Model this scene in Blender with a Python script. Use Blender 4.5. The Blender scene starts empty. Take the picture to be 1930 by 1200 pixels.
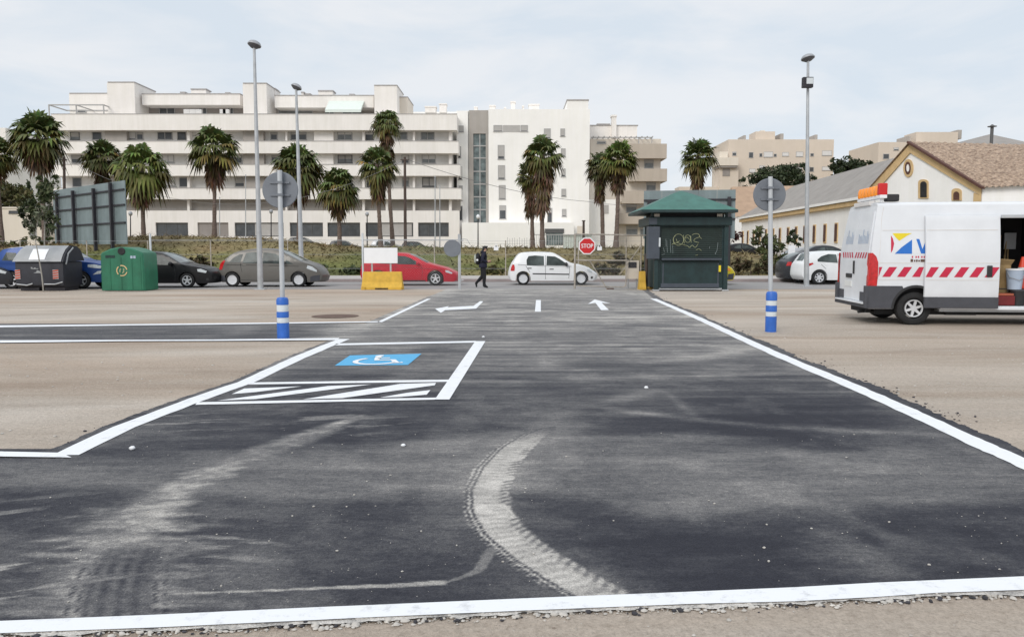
import bpy, bmesh, math, random
import numpy as np
from mathutils import Vector, Matrix, geometry
PI = math.pi
R = math.radians
random.seed(7)
rng = np.random.default_rng(11)
S = bpy.context.scene
COL = S.collection

# ---------------------------------------------------------------- camera
CAMZ = 1.52
F = 1500.0
PITCH = math.atan(128 / F)
CA, SA = math.cos(PITCH), math.sin(PITCH)
cd = bpy.data.cameras.new('camera')
cd.sensor_width = 36
cd.sensor_fit = 'HORIZONTAL'
cd.lens = F / 1930 * 36
cd.clip_start = 0.05
cd.clip_end = 5000
cam = bpy.data.objects.new('camera', cd)
COL.objects.link(cam)
cam.location = (0, 0, CAMZ)
cam.rotation_euler = (PI / 2 - PITCH, 0, 0)
S.camera = cam

def ray(px, py):
    v = (py - 600) / F
    return Vector(((px - 965) / F, CA - v * SA, -SA - v * CA))

def at(px, py, Y):
    d = ray(px, py)
    t = Y / d.y
    return Vector((d.x * t, Y, CAMZ + d.z * t))

def gnd(px, py, z=0.0):
    d = ray(px, py)
    t = (z - CAMZ) / d.z
    return Vector((d.x * t, d.y * t, z))

# ---------------------------------------------------------------- materials
def _nt(name):
    m = bpy.data.materials.new(name)
    m.use_nodes = True
    nt = m.node_tree
    b = nt.nodes['Principled BSDF']
    return m, nt, b

def mat(name, col, rough=0.6, metal=0.0, var=0.1, scale=3.0, bump=0.0, bscale=60.0, coat=0.0,
        spec=0.5, streak=0.0, stretch=(1, 1, 1), hue=None):
    m, nt, b = _nt(name)
    N = nt.nodes.new
    L = nt.links.new
    tc = N('ShaderNodeTexCoord')
    mp = N('ShaderNodeMapping')
    mp.inputs['Scale'].default_value = stretch
    L(tc.outputs['Object'], mp.inputs['Vector'])
    no = N('ShaderNodeTexNoise')
    no.inputs['Scale'].default_value = scale
    no.inputs['Detail'].default_value = 7
    no.inputs['Roughness'].default_value = 0.62
    L(mp.outputs['Vector'], no.inputs['Vector'])
    cr = N('ShaderNodeValToRGB')
    c2 = hue or col
    cr.color_ramp.elements[0].position = 0.32
    cr.color_ramp.elements[1].position = 0.68
    cr.color_ramp.elements[0].color = [max(0, c * (1 - var)) for c in col] + [1]
    cr.color_ramp.elements[1].color = [min(1, c * (1 + var)) for c in c2] + [1]
    L(no.outputs['Fac'], cr.inputs['Fac'])
    out = cr.outputs['Color']
    if streak > 0:
        mp2 = N('ShaderNodeMapping')
        mp2.inputs['Scale'].default_value = (1, 1, 0.07)
        L(tc.outputs['Object'], mp2.inputs['Vector'])
        n2 = N('ShaderNodeTexNoise')
        n2.inputs['Scale'].default_value = 1.7
        n2.inputs['Detail'].default_value = 8
        n2.inputs['Roughness'].default_value = 0.7
        L(mp2.outputs['Vector'], n2.inputs['Vector'])
        r2 = N('ShaderNodeValToRGB')
        r2.color_ramp.elements[0].position = 0.38
        r2.color_ramp.elements[1].position = 0.62
        k = 1 - streak
        r2.color_ramp.elements[0].color = (k, k, k * 0.98, 1)
        r2.color_ramp.elements[1].color = (1, 1, 1, 1)
        L(n2.outputs['Fac'], r2.inputs['Fac'])
        mx = N('ShaderNodeMix')
        mx.data_type = 'RGBA'
        mx.blend_type = 'MULTIPLY'
        mx.inputs['Factor'].default_value = 1
        L(out, mx.inputs['A'])
        L(r2.outputs['Color'], mx.inputs['B'])
        out = mx.outputs['Result']
    L(out, b.inputs['Base Color'])
    b.inputs['Roughness'].default_value = rough
    b.inputs['Metallic'].default_value = metal
    b.inputs['Specular IOR Level'].default_value = spec
    if coat:
        b.inputs['Coat Weight'].default_value = coat
        b.inputs['Coat Roughness'].default_value = 0.06
    if bump:
        bn = N('ShaderNodeTexNoise')
        bn.inputs['Scale'].default_value = bscale
        bn.inputs['Detail'].default_value = 5
        L(tc.outputs['Object'], bn.inputs['Vector'])
        bp = N('ShaderNodeBump')
        bp.inputs['Strength'].default_value = bump
        bp.inputs['Distance'].default_value = 0.02
        L(bn.outputs['Fac'], bp.inputs['Height'])
        L(bp.outputs['Normal'], b.inputs['Normal'])
    return m

def attr_mat(name, rough=0.65, gain=1.0, scale=2.0, var=0.25, transl=0.0):
    m, nt, b = _nt(name)
    N = nt.nodes.new
    L = nt.links.new
    a = N('ShaderNodeAttribute')
    a.attribute_name = 'Col'
    tc = N('ShaderNodeTexCoord')
    no = N('ShaderNodeTexNoise')
    no.inputs['Scale'].default_value = scale
    no.inputs['Detail'].default_value = 4
    L(tc.outputs['Object'], no.inputs['Vector'])
    mr = N('ShaderNodeMapRange')
    mr.inputs['From Min'].default_value = 0.3
    mr.inputs['From Max'].default_value = 0.7
    mr.inputs['To Min'].default_value = gain * (1 - var)
    mr.inputs['To Max'].default_value = gain * (1 + var)
    L(no.outputs['Fac'], mr.inputs['Value'])
    mx = N('ShaderNodeVectorMath')
    mx.operation = 'SCALE'
    L(a.outputs['Color'], mx.inputs[0])
    L(mr.outputs['Result'], mx.inputs['Scale'])
    L(mx.outputs['Vector'], b.inputs['Base Color'])
    b.inputs['Roughness'].default_value = rough
    b.inputs['Specular IOR Level'].default_value = 0.3
    return m

def glass(name, col, rough=0.06, spec=0.4, var=0.25):
    return mat(name, col, rough, 0, var, 1.3, spec=spec)

M = {}
M['wall_white'] = mat('white_render', (0.89, 0.845, 0.805), 0.85, var=0.04, scale=0.35, streak=0.07)
M['wall_bright'] = mat('bright_white_render', (0.93, 0.905, 0.875), 0.85, var=0.035, scale=0.3, streak=0.03)
M['wall_shade'] = mat('shaded_white_render', (0.76, 0.74, 0.715), 0.85, var=0.06, scale=0.5, streak=0.05)  # white render with the balcony shade darkened into its colour
M['wall_taupe'] = mat('taupe_render', (0.42, 0.385, 0.355), 0.85, var=0.06, scale=0.5, streak=0.08)
M['wall_brown'] = mat('brown_cladding_and_shade', (0.3, 0.27, 0.25), 0.8, var=0.08, scale=0.8)
M['wall_beige'] = mat('beige_render', (0.68, 0.585, 0.495), 0.85, var=0.04, scale=0.25, streak=0.03)  # lightened so the far flats carry distance haze in their colour
M['wall_cream'] = mat('cream_render', (0.75, 0.675, 0.585), 0.85, var=0.04, scale=0.3, streak=0.05)
M['beige_band'] = mat('beige_balcony_render', (0.5, 0.43, 0.36), 0.85, var=0.05, scale=0.4, streak=0.08)
M['coping'] = mat('grey_coping', (0.42, 0.4, 0.39), 0.8, var=0.1)
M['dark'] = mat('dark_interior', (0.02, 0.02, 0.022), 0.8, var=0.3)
M['pane'] = glass('dark_window_glass', (0.085, 0.09, 0.095), 0.1)
M['pane_light'] = glass('greyed_window_glass', (0.2, 0.21, 0.21), 0.12)
M['stair_glass'] = glass('green_grey_stair_glass', (0.13, 0.16, 0.16), 0.06, var=0.6)
M['frame'] = mat('window_frame_grey', (0.42, 0.41, 0.4), 0.6, var=0.05)
M['frame_dark'] = mat('window_frame_dark', (0.1, 0.1, 0.1), 0.5, var=0.1)
M['shutter'] = mat('roller_shutter', (0.45, 0.43, 0.41), 0.7, var=0.06, scale=2)
M['shutter_white'] = mat('white_roller_shutter', (0.7, 0.68, 0.66), 0.7, var=0.05, scale=2)
M['awning'] = mat('pale_green_awning', (0.72, 0.78, 0.72), 0.8, var=0.04)
M['galv'] = mat('galvanised_steel', (0.44, 0.455, 0.47), 0.5, 0.35, var=0.13, scale=3)
M['galv_light'] = mat('pale_steel', (0.5, 0.52, 0.54), 0.5, 0.2, var=0.12, scale=2)
M['sign_back'] = mat('sign_back_grey', (0.175, 0.19, 0.215), 0.55, 0.1, var=0.12, scale=3)
M['rusty'] = mat('weathered_tube', (0.4, 0.36, 0.31), 0.7, 0.2, var=0.3, scale=6)
M['lamp_grey'] = mat('lamp_housing', (0.36, 0.37, 0.39), 0.5, 0.2, var=0.08)
M['lamp_under'] = mat('lamp_underside', (0.1, 0.1, 0.11), 0.4, var=0.2)
M['blue_plastic'] = mat('blue_plastic', (0.028, 0.13, 0.50), 0.45, var=0.12, scale=8)
M['white_band'] = mat('white_reflective_band', (0.62, 0.66, 0.68), 0.4, var=0.07, scale=9)
M['white_sheet'] = mat('white_sheet_metal', (0.84, 0.85, 0.87), 0.45, var=0.03)
M['yellow_conc'] = mat('yellow_painted_concrete', (0.62, 0.38, 0.055), 0.8, var=0.17, scale=4, bump=0.3, bscale=30)
M['wood_pole'] = mat('dark_wood_pole', (0.09, 0.065, 0.055), 0.9, var=0.3, scale=6, stretch=(1, 1, .1))
M['rubber'] = mat('tyre_rubber', (0.018, 0.018, 0.019), 0.85, var=0.25, scale=10)
M['alloy'] = mat('alloy_silver', (0.68, 0.69, 0.71), 0.4, 0.25, var=0.08)
M['black_trim'] = mat('black_plastic_trim', (0.025, 0.025, 0.027), 0.6, var=0.2)
M['grey_trim'] = mat('charcoal_plastic_trim', (0.062, 0.064, 0.075), 0.65, var=0.12, scale=6)
M['car_glass'] = glass('car_glass', (0.075, 0.090, 0.088), 0.10, spec=0.14, var=0.6)  # base colour raised and mottled to imitate reflected sky
M['car_glass_light'] = glass('car_glass_pale', (0.12, 0.15, 0.15), 0.08, var=0.6)
M['head_lamp'] = mat('headlamp_lens', (0.62, 0.66, 0.68), 0.12, 0.1, var=0.2, scale=14)
M['tail_lamp'] = mat('tail_lamp_lens', (0.52, 0.012, 0.015), 0.18, var=0.25, scale=14, coat=0.5)
M['amber'] = mat('amber_lens', (0.95, 0.3, 0.02), 0.2, var=0.1, coat=0.5)
M['plate'] = mat('number_plate', (0.75, 0.76, 0.74), 0.4, var=0.04)
def paint(name, col, metal=0.0, var=0.05, coat=0.2, rough=0.42):
    return mat(name, col, rough, metal, var, 1.6, coat=coat, spec=0.35)
M['p_white'] = paint('white_car_paint', (0.8, 0.81, 0.82))
M['p_van'] = paint('white_van_paint', (0.73, 0.75, 0.78), var=0.05, coat=0.25, rough=0.42)
M['p_grey'] = paint('warm_grey_car_paint', (0.15, 0.142, 0.13), 0.3)
M['p_red'] = paint('red_car_paint', (0.50, 0.008, 0.026), 0.1)
M['p_black'] = paint('black_car_paint', (0.006, 0.006, 0.008))
M['p_blue'] = paint('blue_car_paint', (0.012, 0.055, 0.23), 0.2)
M['p_yellow'] = paint('yellow_car_paint', (0.68, 0.55, 0.02))
M['p_dark'] = paint('dark_grey_car_paint', (0.035, 0.038, 0.045), 0.3)
M['p_silver'] = paint('silver_car_paint', (0.42, 0.43, 0.45), 0.4)
M['kiosk_green'] = mat('dark_green_paint', (0.013, 0.036, 0.038), 0.5, var=0.22, scale=5, streak=0.25)
M['kiosk_shutter'] = mat('dark_green_shutter', (0.012, 0.027, 0.023), 0.5, var=0.2, scale=5, streak=0.3)
M['kiosk_roof'] = mat('green_roof_paint', (0.05, 0.165, 0.135), 0.55, var=0.14, scale=3, streak=0.18)
M['kiosk_grey'] = mat('grey_blue_panel', (0.06, 0.072, 0.092), 0.5, var=0.12, scale=4)
M['chalk'] = mat('pale_yellow_spray_paint', (0.34, 0.36, 0.21), 0.8, var=0.2, scale=20)
M['chalk_grey'] = mat('pale_grey_scratch_paint', (0.2, 0.24, 0.24), 0.8, var=0.3, scale=20)
M['igloo'] = mat('green_fibreglass', (0.02, 0.165, 0.09), 0.5, var=0.17, scale=2.5, streak=0.22)
M['bin_body'] = mat('charcoal_bin_plastic', (0.022, 0.023, 0.032), 0.6, var=0.2, scale=4)
M['bin_lid'] = mat('light_grey_bin_lid', (0.34, 0.35, 0.36), 0.55, var=0.1, scale=3)
M['red_white'] = mat('red_reflector', (0.5, 0.09, 0.05), 0.5, var=0.1)
M['board'] = mat('blue_grey_sheet_steel', (0.20, 0.25, 0.26), 0.5, 0.1, var=0.13, scale=1.2, streak=0.15)
M['board_post'] = mat('black_steel_section', (0.022, 0.02, 0.026), 0.6, var=0.25)
M['tile'] = mat('clay_roof_tiles', (0.27, 0.18, 0.13), 0.9, var=0.45, scale=5, bump=0.6, bscale=12, hue=(0.36, 0.27, 0.20))
M['grey_roof'] = mat('grey_fibre_cement_roof', (0.32, 0.295, 0.275), 0.85, var=0.1, scale=0.7, streak=0.1)
M['tan_roof'] = mat('tan_clay_roof', (0.42, 0.29, 0.20), 0.9, var=0.12, scale=1.0)
M['ochre'] = mat('ochre_trim_render', (0.62, 0.44, 0.23), 0.85, var=0.12, scale=2)
M['whitewash'] = mat('whitewashed_wall', (0.93, 0.915, 0.905), 0.9, var=0.035, scale=0.6, streak=0.04)
M['brown_frame'] = mat('brown_window_joinery', (0.10, 0.042, 0.03), 0.7, var=0.2)
M['bark'] = mat('palm_bark', (0.16, 0.12, 0.10), 0.95, var=0.35, scale=5, bump=0.5, bscale=15, stretch=(1, 1, 3))
M['bark_thin'] = mat('pale_sapling_bark', (0.3, 0.28, 0.25), 0.9, var=0.25, scale=8)
M['bark_dark'] = mat('dark_bark', (0.08, 0.06, 0.045), 0.95, var=0.3, scale=5)
M['leaf'] = attr_mat('leaf_green', 0.55, 1.15, 1.5, 0.3)
M['grass'] = attr_mat('grass_blades', 0.8, 1.0, 0.35, 0.35)
M['skin'] = mat('skin', (0.5, 0.3, 0.22), 0.6, var=0.06, scale=10)
M['hair'] = mat('black_hair', (0.012, 0.01, 0.01), 0.6, var=0.3, scale=30)
M['jacket'] = mat('navy_jacket_cloth', (0.012, 0.013, 0.032), 0.85, var=0.3, scale=14)
M['trousers'] = mat('black_trousers_cloth', (0.010, 0.010, 0.013), 0.85, var=0.3, scale=14)
M['bag'] = mat('black_bag_cloth', (0.016, 0.016, 0.02), 0.8, var=0.3, scale=14)
M['bag_white'] = mat('pale_bag_panel', (0.5, 0.52, 0.45), 0.7, var=0.15, scale=10)
M['mark_red'] = mat('crimson_vinyl', (0.55, 0.018, 0.06), 0.4, var=0.05)
M['mark_yellow'] = mat('yellow_vinyl', (0.78, 0.62, 0.02), 0.4, var=0.05)
M['mark_blue'] = mat('blue_vinyl', (0.02, 0.16, 0.56), 0.4, var=0.05)
M['mark_pale'] = mat('pale_blue_vinyl', (0.42, 0.5, 0.62), 0.4, var=0.1)
M['sign_red'] = mat('sign_red', (0.58, 0.015, 0.018), 0.4, var=0.05)
M['cable'] = mat('cable_sheath', (0.25, 0.24, 0.24), 0.7, var=0.1)
M['iron'] = mat('rusty_cast_iron', (0.13, 0.08, 0.06), 0.8, 0.2, var=0.3, scale=8)
M['cardboard'] = mat('tan_cardboard', (0.36, 0.25, 0.12), 0.85, var=0.2, scale=6)
M['orange'] = mat('orange_red_plastic', (0.75, 0.07, 0.03), 0.5, var=0.12, scale=6)

# ---------------------------------------------------------------- mesh helpers
class MB:
    def __init__(s):
        s.v = []
        s.f = []
        s.c = None
    def add(s, vs, fs):
        o = len(s.v)
        s.v.extend([tuple(p) for p in vs])
        s.f.extend([tuple(i + o for i in f) for f in fs])
        return s
    def box(s, x0, x1, y0, y1, z0, z1):
        return s.add([(x0, y0, z0), (x1, y0, z0), (x1, y1, z0), (x0, y1, z0), (x0, y0, z1), (x1, y0, z1), (x1, y1, z1), (x0, y1, z1)],
                     [(3, 2, 1, 0), (4, 5, 6, 7), (0, 1, 5, 4), (1, 2, 6, 5), (2, 3, 7, 6), (3, 0, 4, 7)])
    def obox(s, a, b, w, h, up=(0, 0, 1)):
        """bar of w x h section from a to b"""
        a = Vector(a); b = Vector(b)
        d = (b - a).normalized()
        u = Vector(up)
        if abs(d.dot(u)) > 0.98:
            u = Vector((0, 1, 0))
        r = d.cross(u).normalized() * w / 2
        u = r.cross(d).normalized() * h / 2
        vs = [a - r - u, a + r - u, a + r + u, a - r + u, b - r - u, b + r - u, b + r + u, b - r + u]
        return s.add(vs, [(0, 1, 2, 3), (7, 6, 5, 4), (0, 4, 5, 1), (1, 5, 6, 2), (2, 6, 7, 3), (3, 7, 4, 0)])
    def poly(s, pts):
        return s.add(pts, [tuple(range(len(pts)))])
    def prism(s, pts, vec):
        n = len(pts)
        vec = Vector(vec)
        vs = [Vector(p) for p in pts] + [Vector(p) + vec for p in pts]
        fs = [tuple(range(n - 1, -1, -1)), tuple(range(n, 2 * n))]
        for i in range(n):
            j = (i + 1) % n
            fs.append((i, j, n + j, n + i))
        return s.add(vs, fs)
    def tube(s, pts, rad, n=10, caps=True):
        pts = [Vector(p) for p in pts]
        if not hasattr(rad, '__len__'):
            rad = [rad] * len(pts)
        vs, fs = [], []
        pr = None
        for i, p in enumerate(pts):
            a = pts[max(0, i - 1)]; b = pts[min(len(pts) - 1, i + 1)]
            d = (b - a).normalized()
            if pr is None:
                u = Vector((0, 0, 1)) if abs(d.z) < 0.9 else Vector((0, 1, 0))
                r = d.cross(u).normalized()
            else:
                r = (pr - d * pr.dot(d)).normalized()
            pr = r
            q = d.cross(r)
            for k in range(n):
                t = 2 * PI * k / n
                vs.append(p + (r * math.cos(t) + q * math.sin(t)) * rad[i])
        for i in range(len(pts) - 1):
            for k in range(n):
                k2 = (k + 1) % n
                fs.append((i * n + k, i * n + k2, (i + 1) * n + k2, (i + 1) * n + k))
        if caps:
            fs.append(tuple(range(n - 1, -1, -1)))
            fs.append(tuple((len(pts) - 1) * n + k for k in range(n)))
        return s.add(vs, fs)
    def lathe(s, prof, org=(0, 0, 0), axis='z', n=24, caps=True):
        """prof: (radius, along) pairs"""
        vs, fs = [], []
        o = Vector(org)
        for r, h in prof:
            for k in range(n):
                t = 2 * PI * k / n
                a, b = r * math.cos(t), r * math.sin(t)
                p = {'z': (a, b, h), 'y': (a, h, b), 'x': (h, a, b)}[axis]
                vs.append(o + Vector(p))
        m = len(prof)
        for i in range(m - 1):
            for k in range(n):
                k2 = (k + 1) % n
                fs.append((i * n + k, i * n + k2, (i + 1) * n + k2, (i + 1) * n + k))
        if caps:
            fs.append(tuple(range(n - 1, -1, -1)))
            fs.append(tuple((m - 1) * n + k for k in range(n)))
        return s.add(vs, fs)
    def blob(s, c, r, n=8, m=6, jit=0.0, rn=random):
        vs, fs = [], []
        c = Vector(c)
        if not hasattr(r, '__len__'):
            r = (r, r, r)
        vs.append(c + Vector((0, 0, -r[2])))
        for i in range(1, m):
            t = PI * i / m - PI / 2
            for k in range(n):
                a = 2 * PI * k / n
                j = 1 + rn.uniform(-jit, jit)
                vs.append(c + Vector((math.cos(t) * math.cos(a) * r[0] * j, math.cos(t) * math.sin(a) * r[1] * j, math.sin(t) * r[2] * j)))
        vs.append(c + Vector((0, 0, r[2])))
        for k in range(n):
            fs.append((0, 1 + (k + 1) % n, 1 + k))
            fs.append((len(vs) - 1, 1 + (m - 2) * n + k, 1 + (m - 2) * n + (k + 1) % n))
        for i in range(m - 2):
            for k in range(n):
                k2 = (k + 1) % n
                fs.append((1 + i * n + k, 1 + i * n + k2, 1 + (i + 1) * n + k2, 1 + (i + 1) * n + k))
        return s.add(vs, fs)
    def build(s, name, material, parent=None, smooth=None, bevel=0.0, cols=None, flat=False, fix=True):
        me = bpy.data.meshes.new(name)
        me.from_pydata(s.v, [], s.f)
        if fix and len(s.f) < 60000:
            bm = bmesh.new()
            bm.from_mesh(me)
            if bevel:
                bmesh.ops.remove_doubles(bm, verts=bm.verts, dist=1e-5)
                es = [e for e in bm.edges if len(e.link_faces) == 2 and e.calc_face_angle(0) > 0.5]
                bmesh.ops.bevel(bm, geom=es, offset=bevel, segments=2, affect='EDGES', profile=0.6, clamp_overlap=True)
            if not flat:
                bmesh.ops.recalc_face_normals(bm, faces=bm.faces)
            bm.to_mesh(me)
            bm.free()
        if cols is not None:
            ca = me.color_attributes.new('Col', 'FLOAT_COLOR', 'POINT')
            ca.data.foreach_set('color', np.asarray(cols, dtype=np.float32).ravel())
        me.materials.append(material)
        if smooth:
            me.polygons.foreach_set('use_smooth', [True] * len(me.polygons))
            me.set_sharp_from_angle(angle=R(smooth if smooth is not True else 40))
        me.update()
        return link(me, name, parent)

def world_of(o):
    m = o.matrix_basis.copy()
    while o.parent:
        o = o.parent
        m = o.matrix_basis @ m
    return m

def link(me, name, parent):
    o = bpy.data.objects.new(name, me)
    COL.objects.link(o)
    if parent is not None:
        me.transform(world_of(parent).inverted())
        o.parent = parent
    return o

def tag(o, label=None, cat=None, group=None, kind=None):
    if label: o['label'] = label
    if cat: o['category'] = cat
    if group: o['group'] = group
    if kind: o['kind'] = kind
    return o

def thing(name, label, cat, loc=(0, 0, 0), rotz=0.0, group=None):
    o = bpy.data.objects.new(name, None)
    o.empty_display_size = 0.2
    COL.objects.link(o)
    o.matrix_basis = Matrix.Translation(Vector(loc)) @ Matrix.Rotation(rotz, 4, 'Z')
    return tag(o, label, cat, group)

def copy_thing(o, loc, rotz=0.0, label=None, group=None):
    r = o.copy()
    COL.objects.link(r)
    r.matrix_basis = Matrix.Translation(Vector(loc)) @ Matrix.Rotation(rotz, 4, 'Z')
    if label: r['label'] = label
    if group: r['group'] = group
    for ch in list(o.children):
        c = ch.copy()
        COL.objects.link(c)
        c.parent = r
        for g in list(ch.children):
            d = g.copy()
            COL.objects.link(d)
            d.parent = c
    return r

def text_mb(txt, size, place, thick=0.004):
    """flat lettering: place(x, y) maps text plane to world"""
    cu = bpy.data.curves.new('lettering', 'FONT')
    cu.body = txt
    cu.size = size
    cu.align_x = 'CENTER'
    cu.align_y = 'CENTER'
    cu.resolution_u = 4
    o = bpy.data.objects.new('lettering', cu)
    COL.objects.link(o)
    dg = bpy.context.evaluated_depsgraph_get()
    me = bpy.data.meshes.new_from_object(o.evaluated_get(dg))
    mb = MB()
    mb.add([place(v.co.x, v.co.y) for v in me.vertices], [tuple(p.vertices) for p in me.polygons])
    bpy.data.objects.remove(o)
    bpy.data.curves.remove(cu)
    bpy.data.meshes.remove(me)
    return mb

def catmull(pts, n=6, closed=False):
    out = []
    P = [Vector(p) for p in pts]
    m = len(P)
    for i in range(m if closed else m - 1):
        if closed:
            p0, p1, p2, p3 = P[(i - 1) % m], P[i], P[(i + 1) % m], P[(i + 2) % m]
        else:
            p0, p1, p2, p3 = P[max(0, i - 1)], P[i], P[i + 1], P[min(m - 1, i + 2)]
        for k in range(n):
            t = k / n
            out.append(0.5 * ((2 * p1) + (-p0 + p2) * t + (2 * p0 - 5 * p1 + 4 * p2 - p3) * t * t + (-p0 + 3 * p1 - 3 * p2 + p3) * t ** 3))
    if not closed:
        out.append(P[-1])
    return out

def vnoise(x, y, seed=0):
    xi = np.floor(x).astype(np.int64); yi = np.floor(y).astype(np.int64)
    xf = x - xi; yf = y - yi
    u = xf * xf * (3 - 2 * xf); v = yf * yf * (3 - 2 * yf)
    def h(a, b):
        n = (a * 374761393 + b * 668265263 + seed * 1274126177) & 0xffffffff
        n = ((n ^ (n >> 13)) * 1274126177) & 0xffffffff
        n = n ^ (n >> 16)
        return (n & 0xffff) / 65535.0
    return (h(xi, yi) * (1 - u) + h(xi + 1, yi) * u) * (1 - v) + (h(xi, yi + 1) * (1 - u) + h(xi + 1, yi + 1) * u) * v

def fbm(x, y, seed=0, octv=4):
    a, t, s = 0.5, 0.0, 0.0
    for i in range(octv):
        t = t + a * vnoise(x * 2 ** i, y * 2 ** i, seed + i * 17)
        s += a
        a *= 0.55
    return t / s

def seg_dist(x, y, pts):
    """distance to a polyline and the parameter along it"""
    best = np.full(x.shape, 1e9); par = np.zeros(x.shape); side = np.zeros(x.shape)
    acc = 0.0
    tot = sum(math.hypot(b[0] - a[0], b[1] - a[1]) for a, b in zip(pts, pts[1:]))
    for a, b in zip(pts, pts[1:]):
        dx, dy = b[0] - a[0], b[1] - a[1]
        l2 = dx * dx + dy * dy
        t = np.clip(((x - a[0]) * dx + (y - a[1]) * dy) / l2, 0, 1)
        ex = x - (a[0] + t * dx); ey = y - (a[1] + t * dy)
        d = np.hypot(ex, ey)
        m = d < best
        best = np.where(m, d, best)
        par = np.where(m, (acc + t * math.sqrt(l2)) / tot, par)
        side = np.where(m, np.sign(dx * ey - dy * ex), side)
        acc += math.sqrt(l2)
    return best, par, side

def sstep(a, b, x):
    t = np.clip((x - a) / (b - a), 0, 1)
    return t * t * (3 - 2 * t)

# ---------------------------------------------------------------- world and sun
SUN_EL, SUN_AZ = R(34), R(211)      # azimuth the light comes from, clockwise from +Y
w = bpy.data.worlds.new('World')
S.world = w
w.use_nodes = True
nt = w.node_tree
N = nt.nodes.new
L = nt.links.new
bg = nt.nodes['Background']
bg.inputs['Strength'].default_value = 0.1
sky = N('ShaderNodeTexSky')
sky.sky_type = 'NISHITA'
sky.sun_disc = False
sky.sun_elevation = SUN_EL
sky.sun_rotation = SUN_AZ
tc = N('ShaderNodeTexCoord')
mp = N('ShaderNodeMapping')
mp.inputs['Scale'].default_value = (1.0, 1.0, 3.2)
L(tc.outputs['Generated'], mp.inputs['Vector'])
n1 = N('ShaderNodeTexNoise')
n1.inputs['Scale'].default_value = 4.2
n1.inputs['Detail'].default_value = 6
n1.inputs['Roughness'].default_value = 0.55
n1.inputs['Distortion'].default_value = 0.3
L(mp.outputs['Vector'], n1.inputs['Vector'])
cr = N('ShaderNodeValToRGB')
cr.color_ramp.elements[0].position = 0.38
cr.color_ramp.elements[1].position = 0.60
cr.color_ramp.elements[0].color = (0.725, 0.80, 0.88, 1)
cr.color_ramp.elements[1].color = (0.86, 0.885, 0.92, 1)
L(n1.outputs['Fac'], cr.inputs['Fac'])
sx = N('ShaderNodeSeparateXYZ')
L(tc.outputs['Generated'], sx.inputs['Vector'])
mr = N('ShaderNodeMapRange')
mr.inputs['From Min'].default_value = 0.28
mr.inputs['From Max'].default_value = 1.0
mr.inputs['To Min'].default_value = 10.0
mr.inputs['To Max'].default_value = 13.5
L(sx.outputs['Z'], mr.inputs['Value'])
vm = N('ShaderNodeVectorMath')
vm.operation = 'SCALE'
L(cr.outputs['Color'], vm.inputs[0])
L(mr.outputs['Result'], vm.inputs['Scale'])
mx = N('ShaderNodeMix')
mx.data_type = 'RGBA'
mx.inputs['Factor'].default_value = 0.93
L(sky.outputs['Color'], mx.inputs['A'])
L(vm.outputs['Vector'], mx.inputs['B'])
L(mx.outputs['Result'], bg.inputs['Color'])
sd = bpy.data.lights.new('sun', 'SUN')
sd.energy = 1.5
sd.angle = R(24)
sd.color = (1.0, 0.955, 0.89)
so = bpy.data.objects.new('sun', sd)
COL.objects.link(so)
dirv = Vector((math.sin(SUN_AZ) * math.cos(SUN_EL), math.cos(SUN_AZ) * math.cos(SUN_EL), math.sin(SUN_EL)))
so.rotation_euler = dirv.to_track_quat('Z', 'Y').to_euler()
so.location = dirv * 100
S.view_settings.view_transform = 'Standard'
S.view_settings.look = 'None'
S.view_settings.exposure = 0
S.view_settings.gamma = 1
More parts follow.
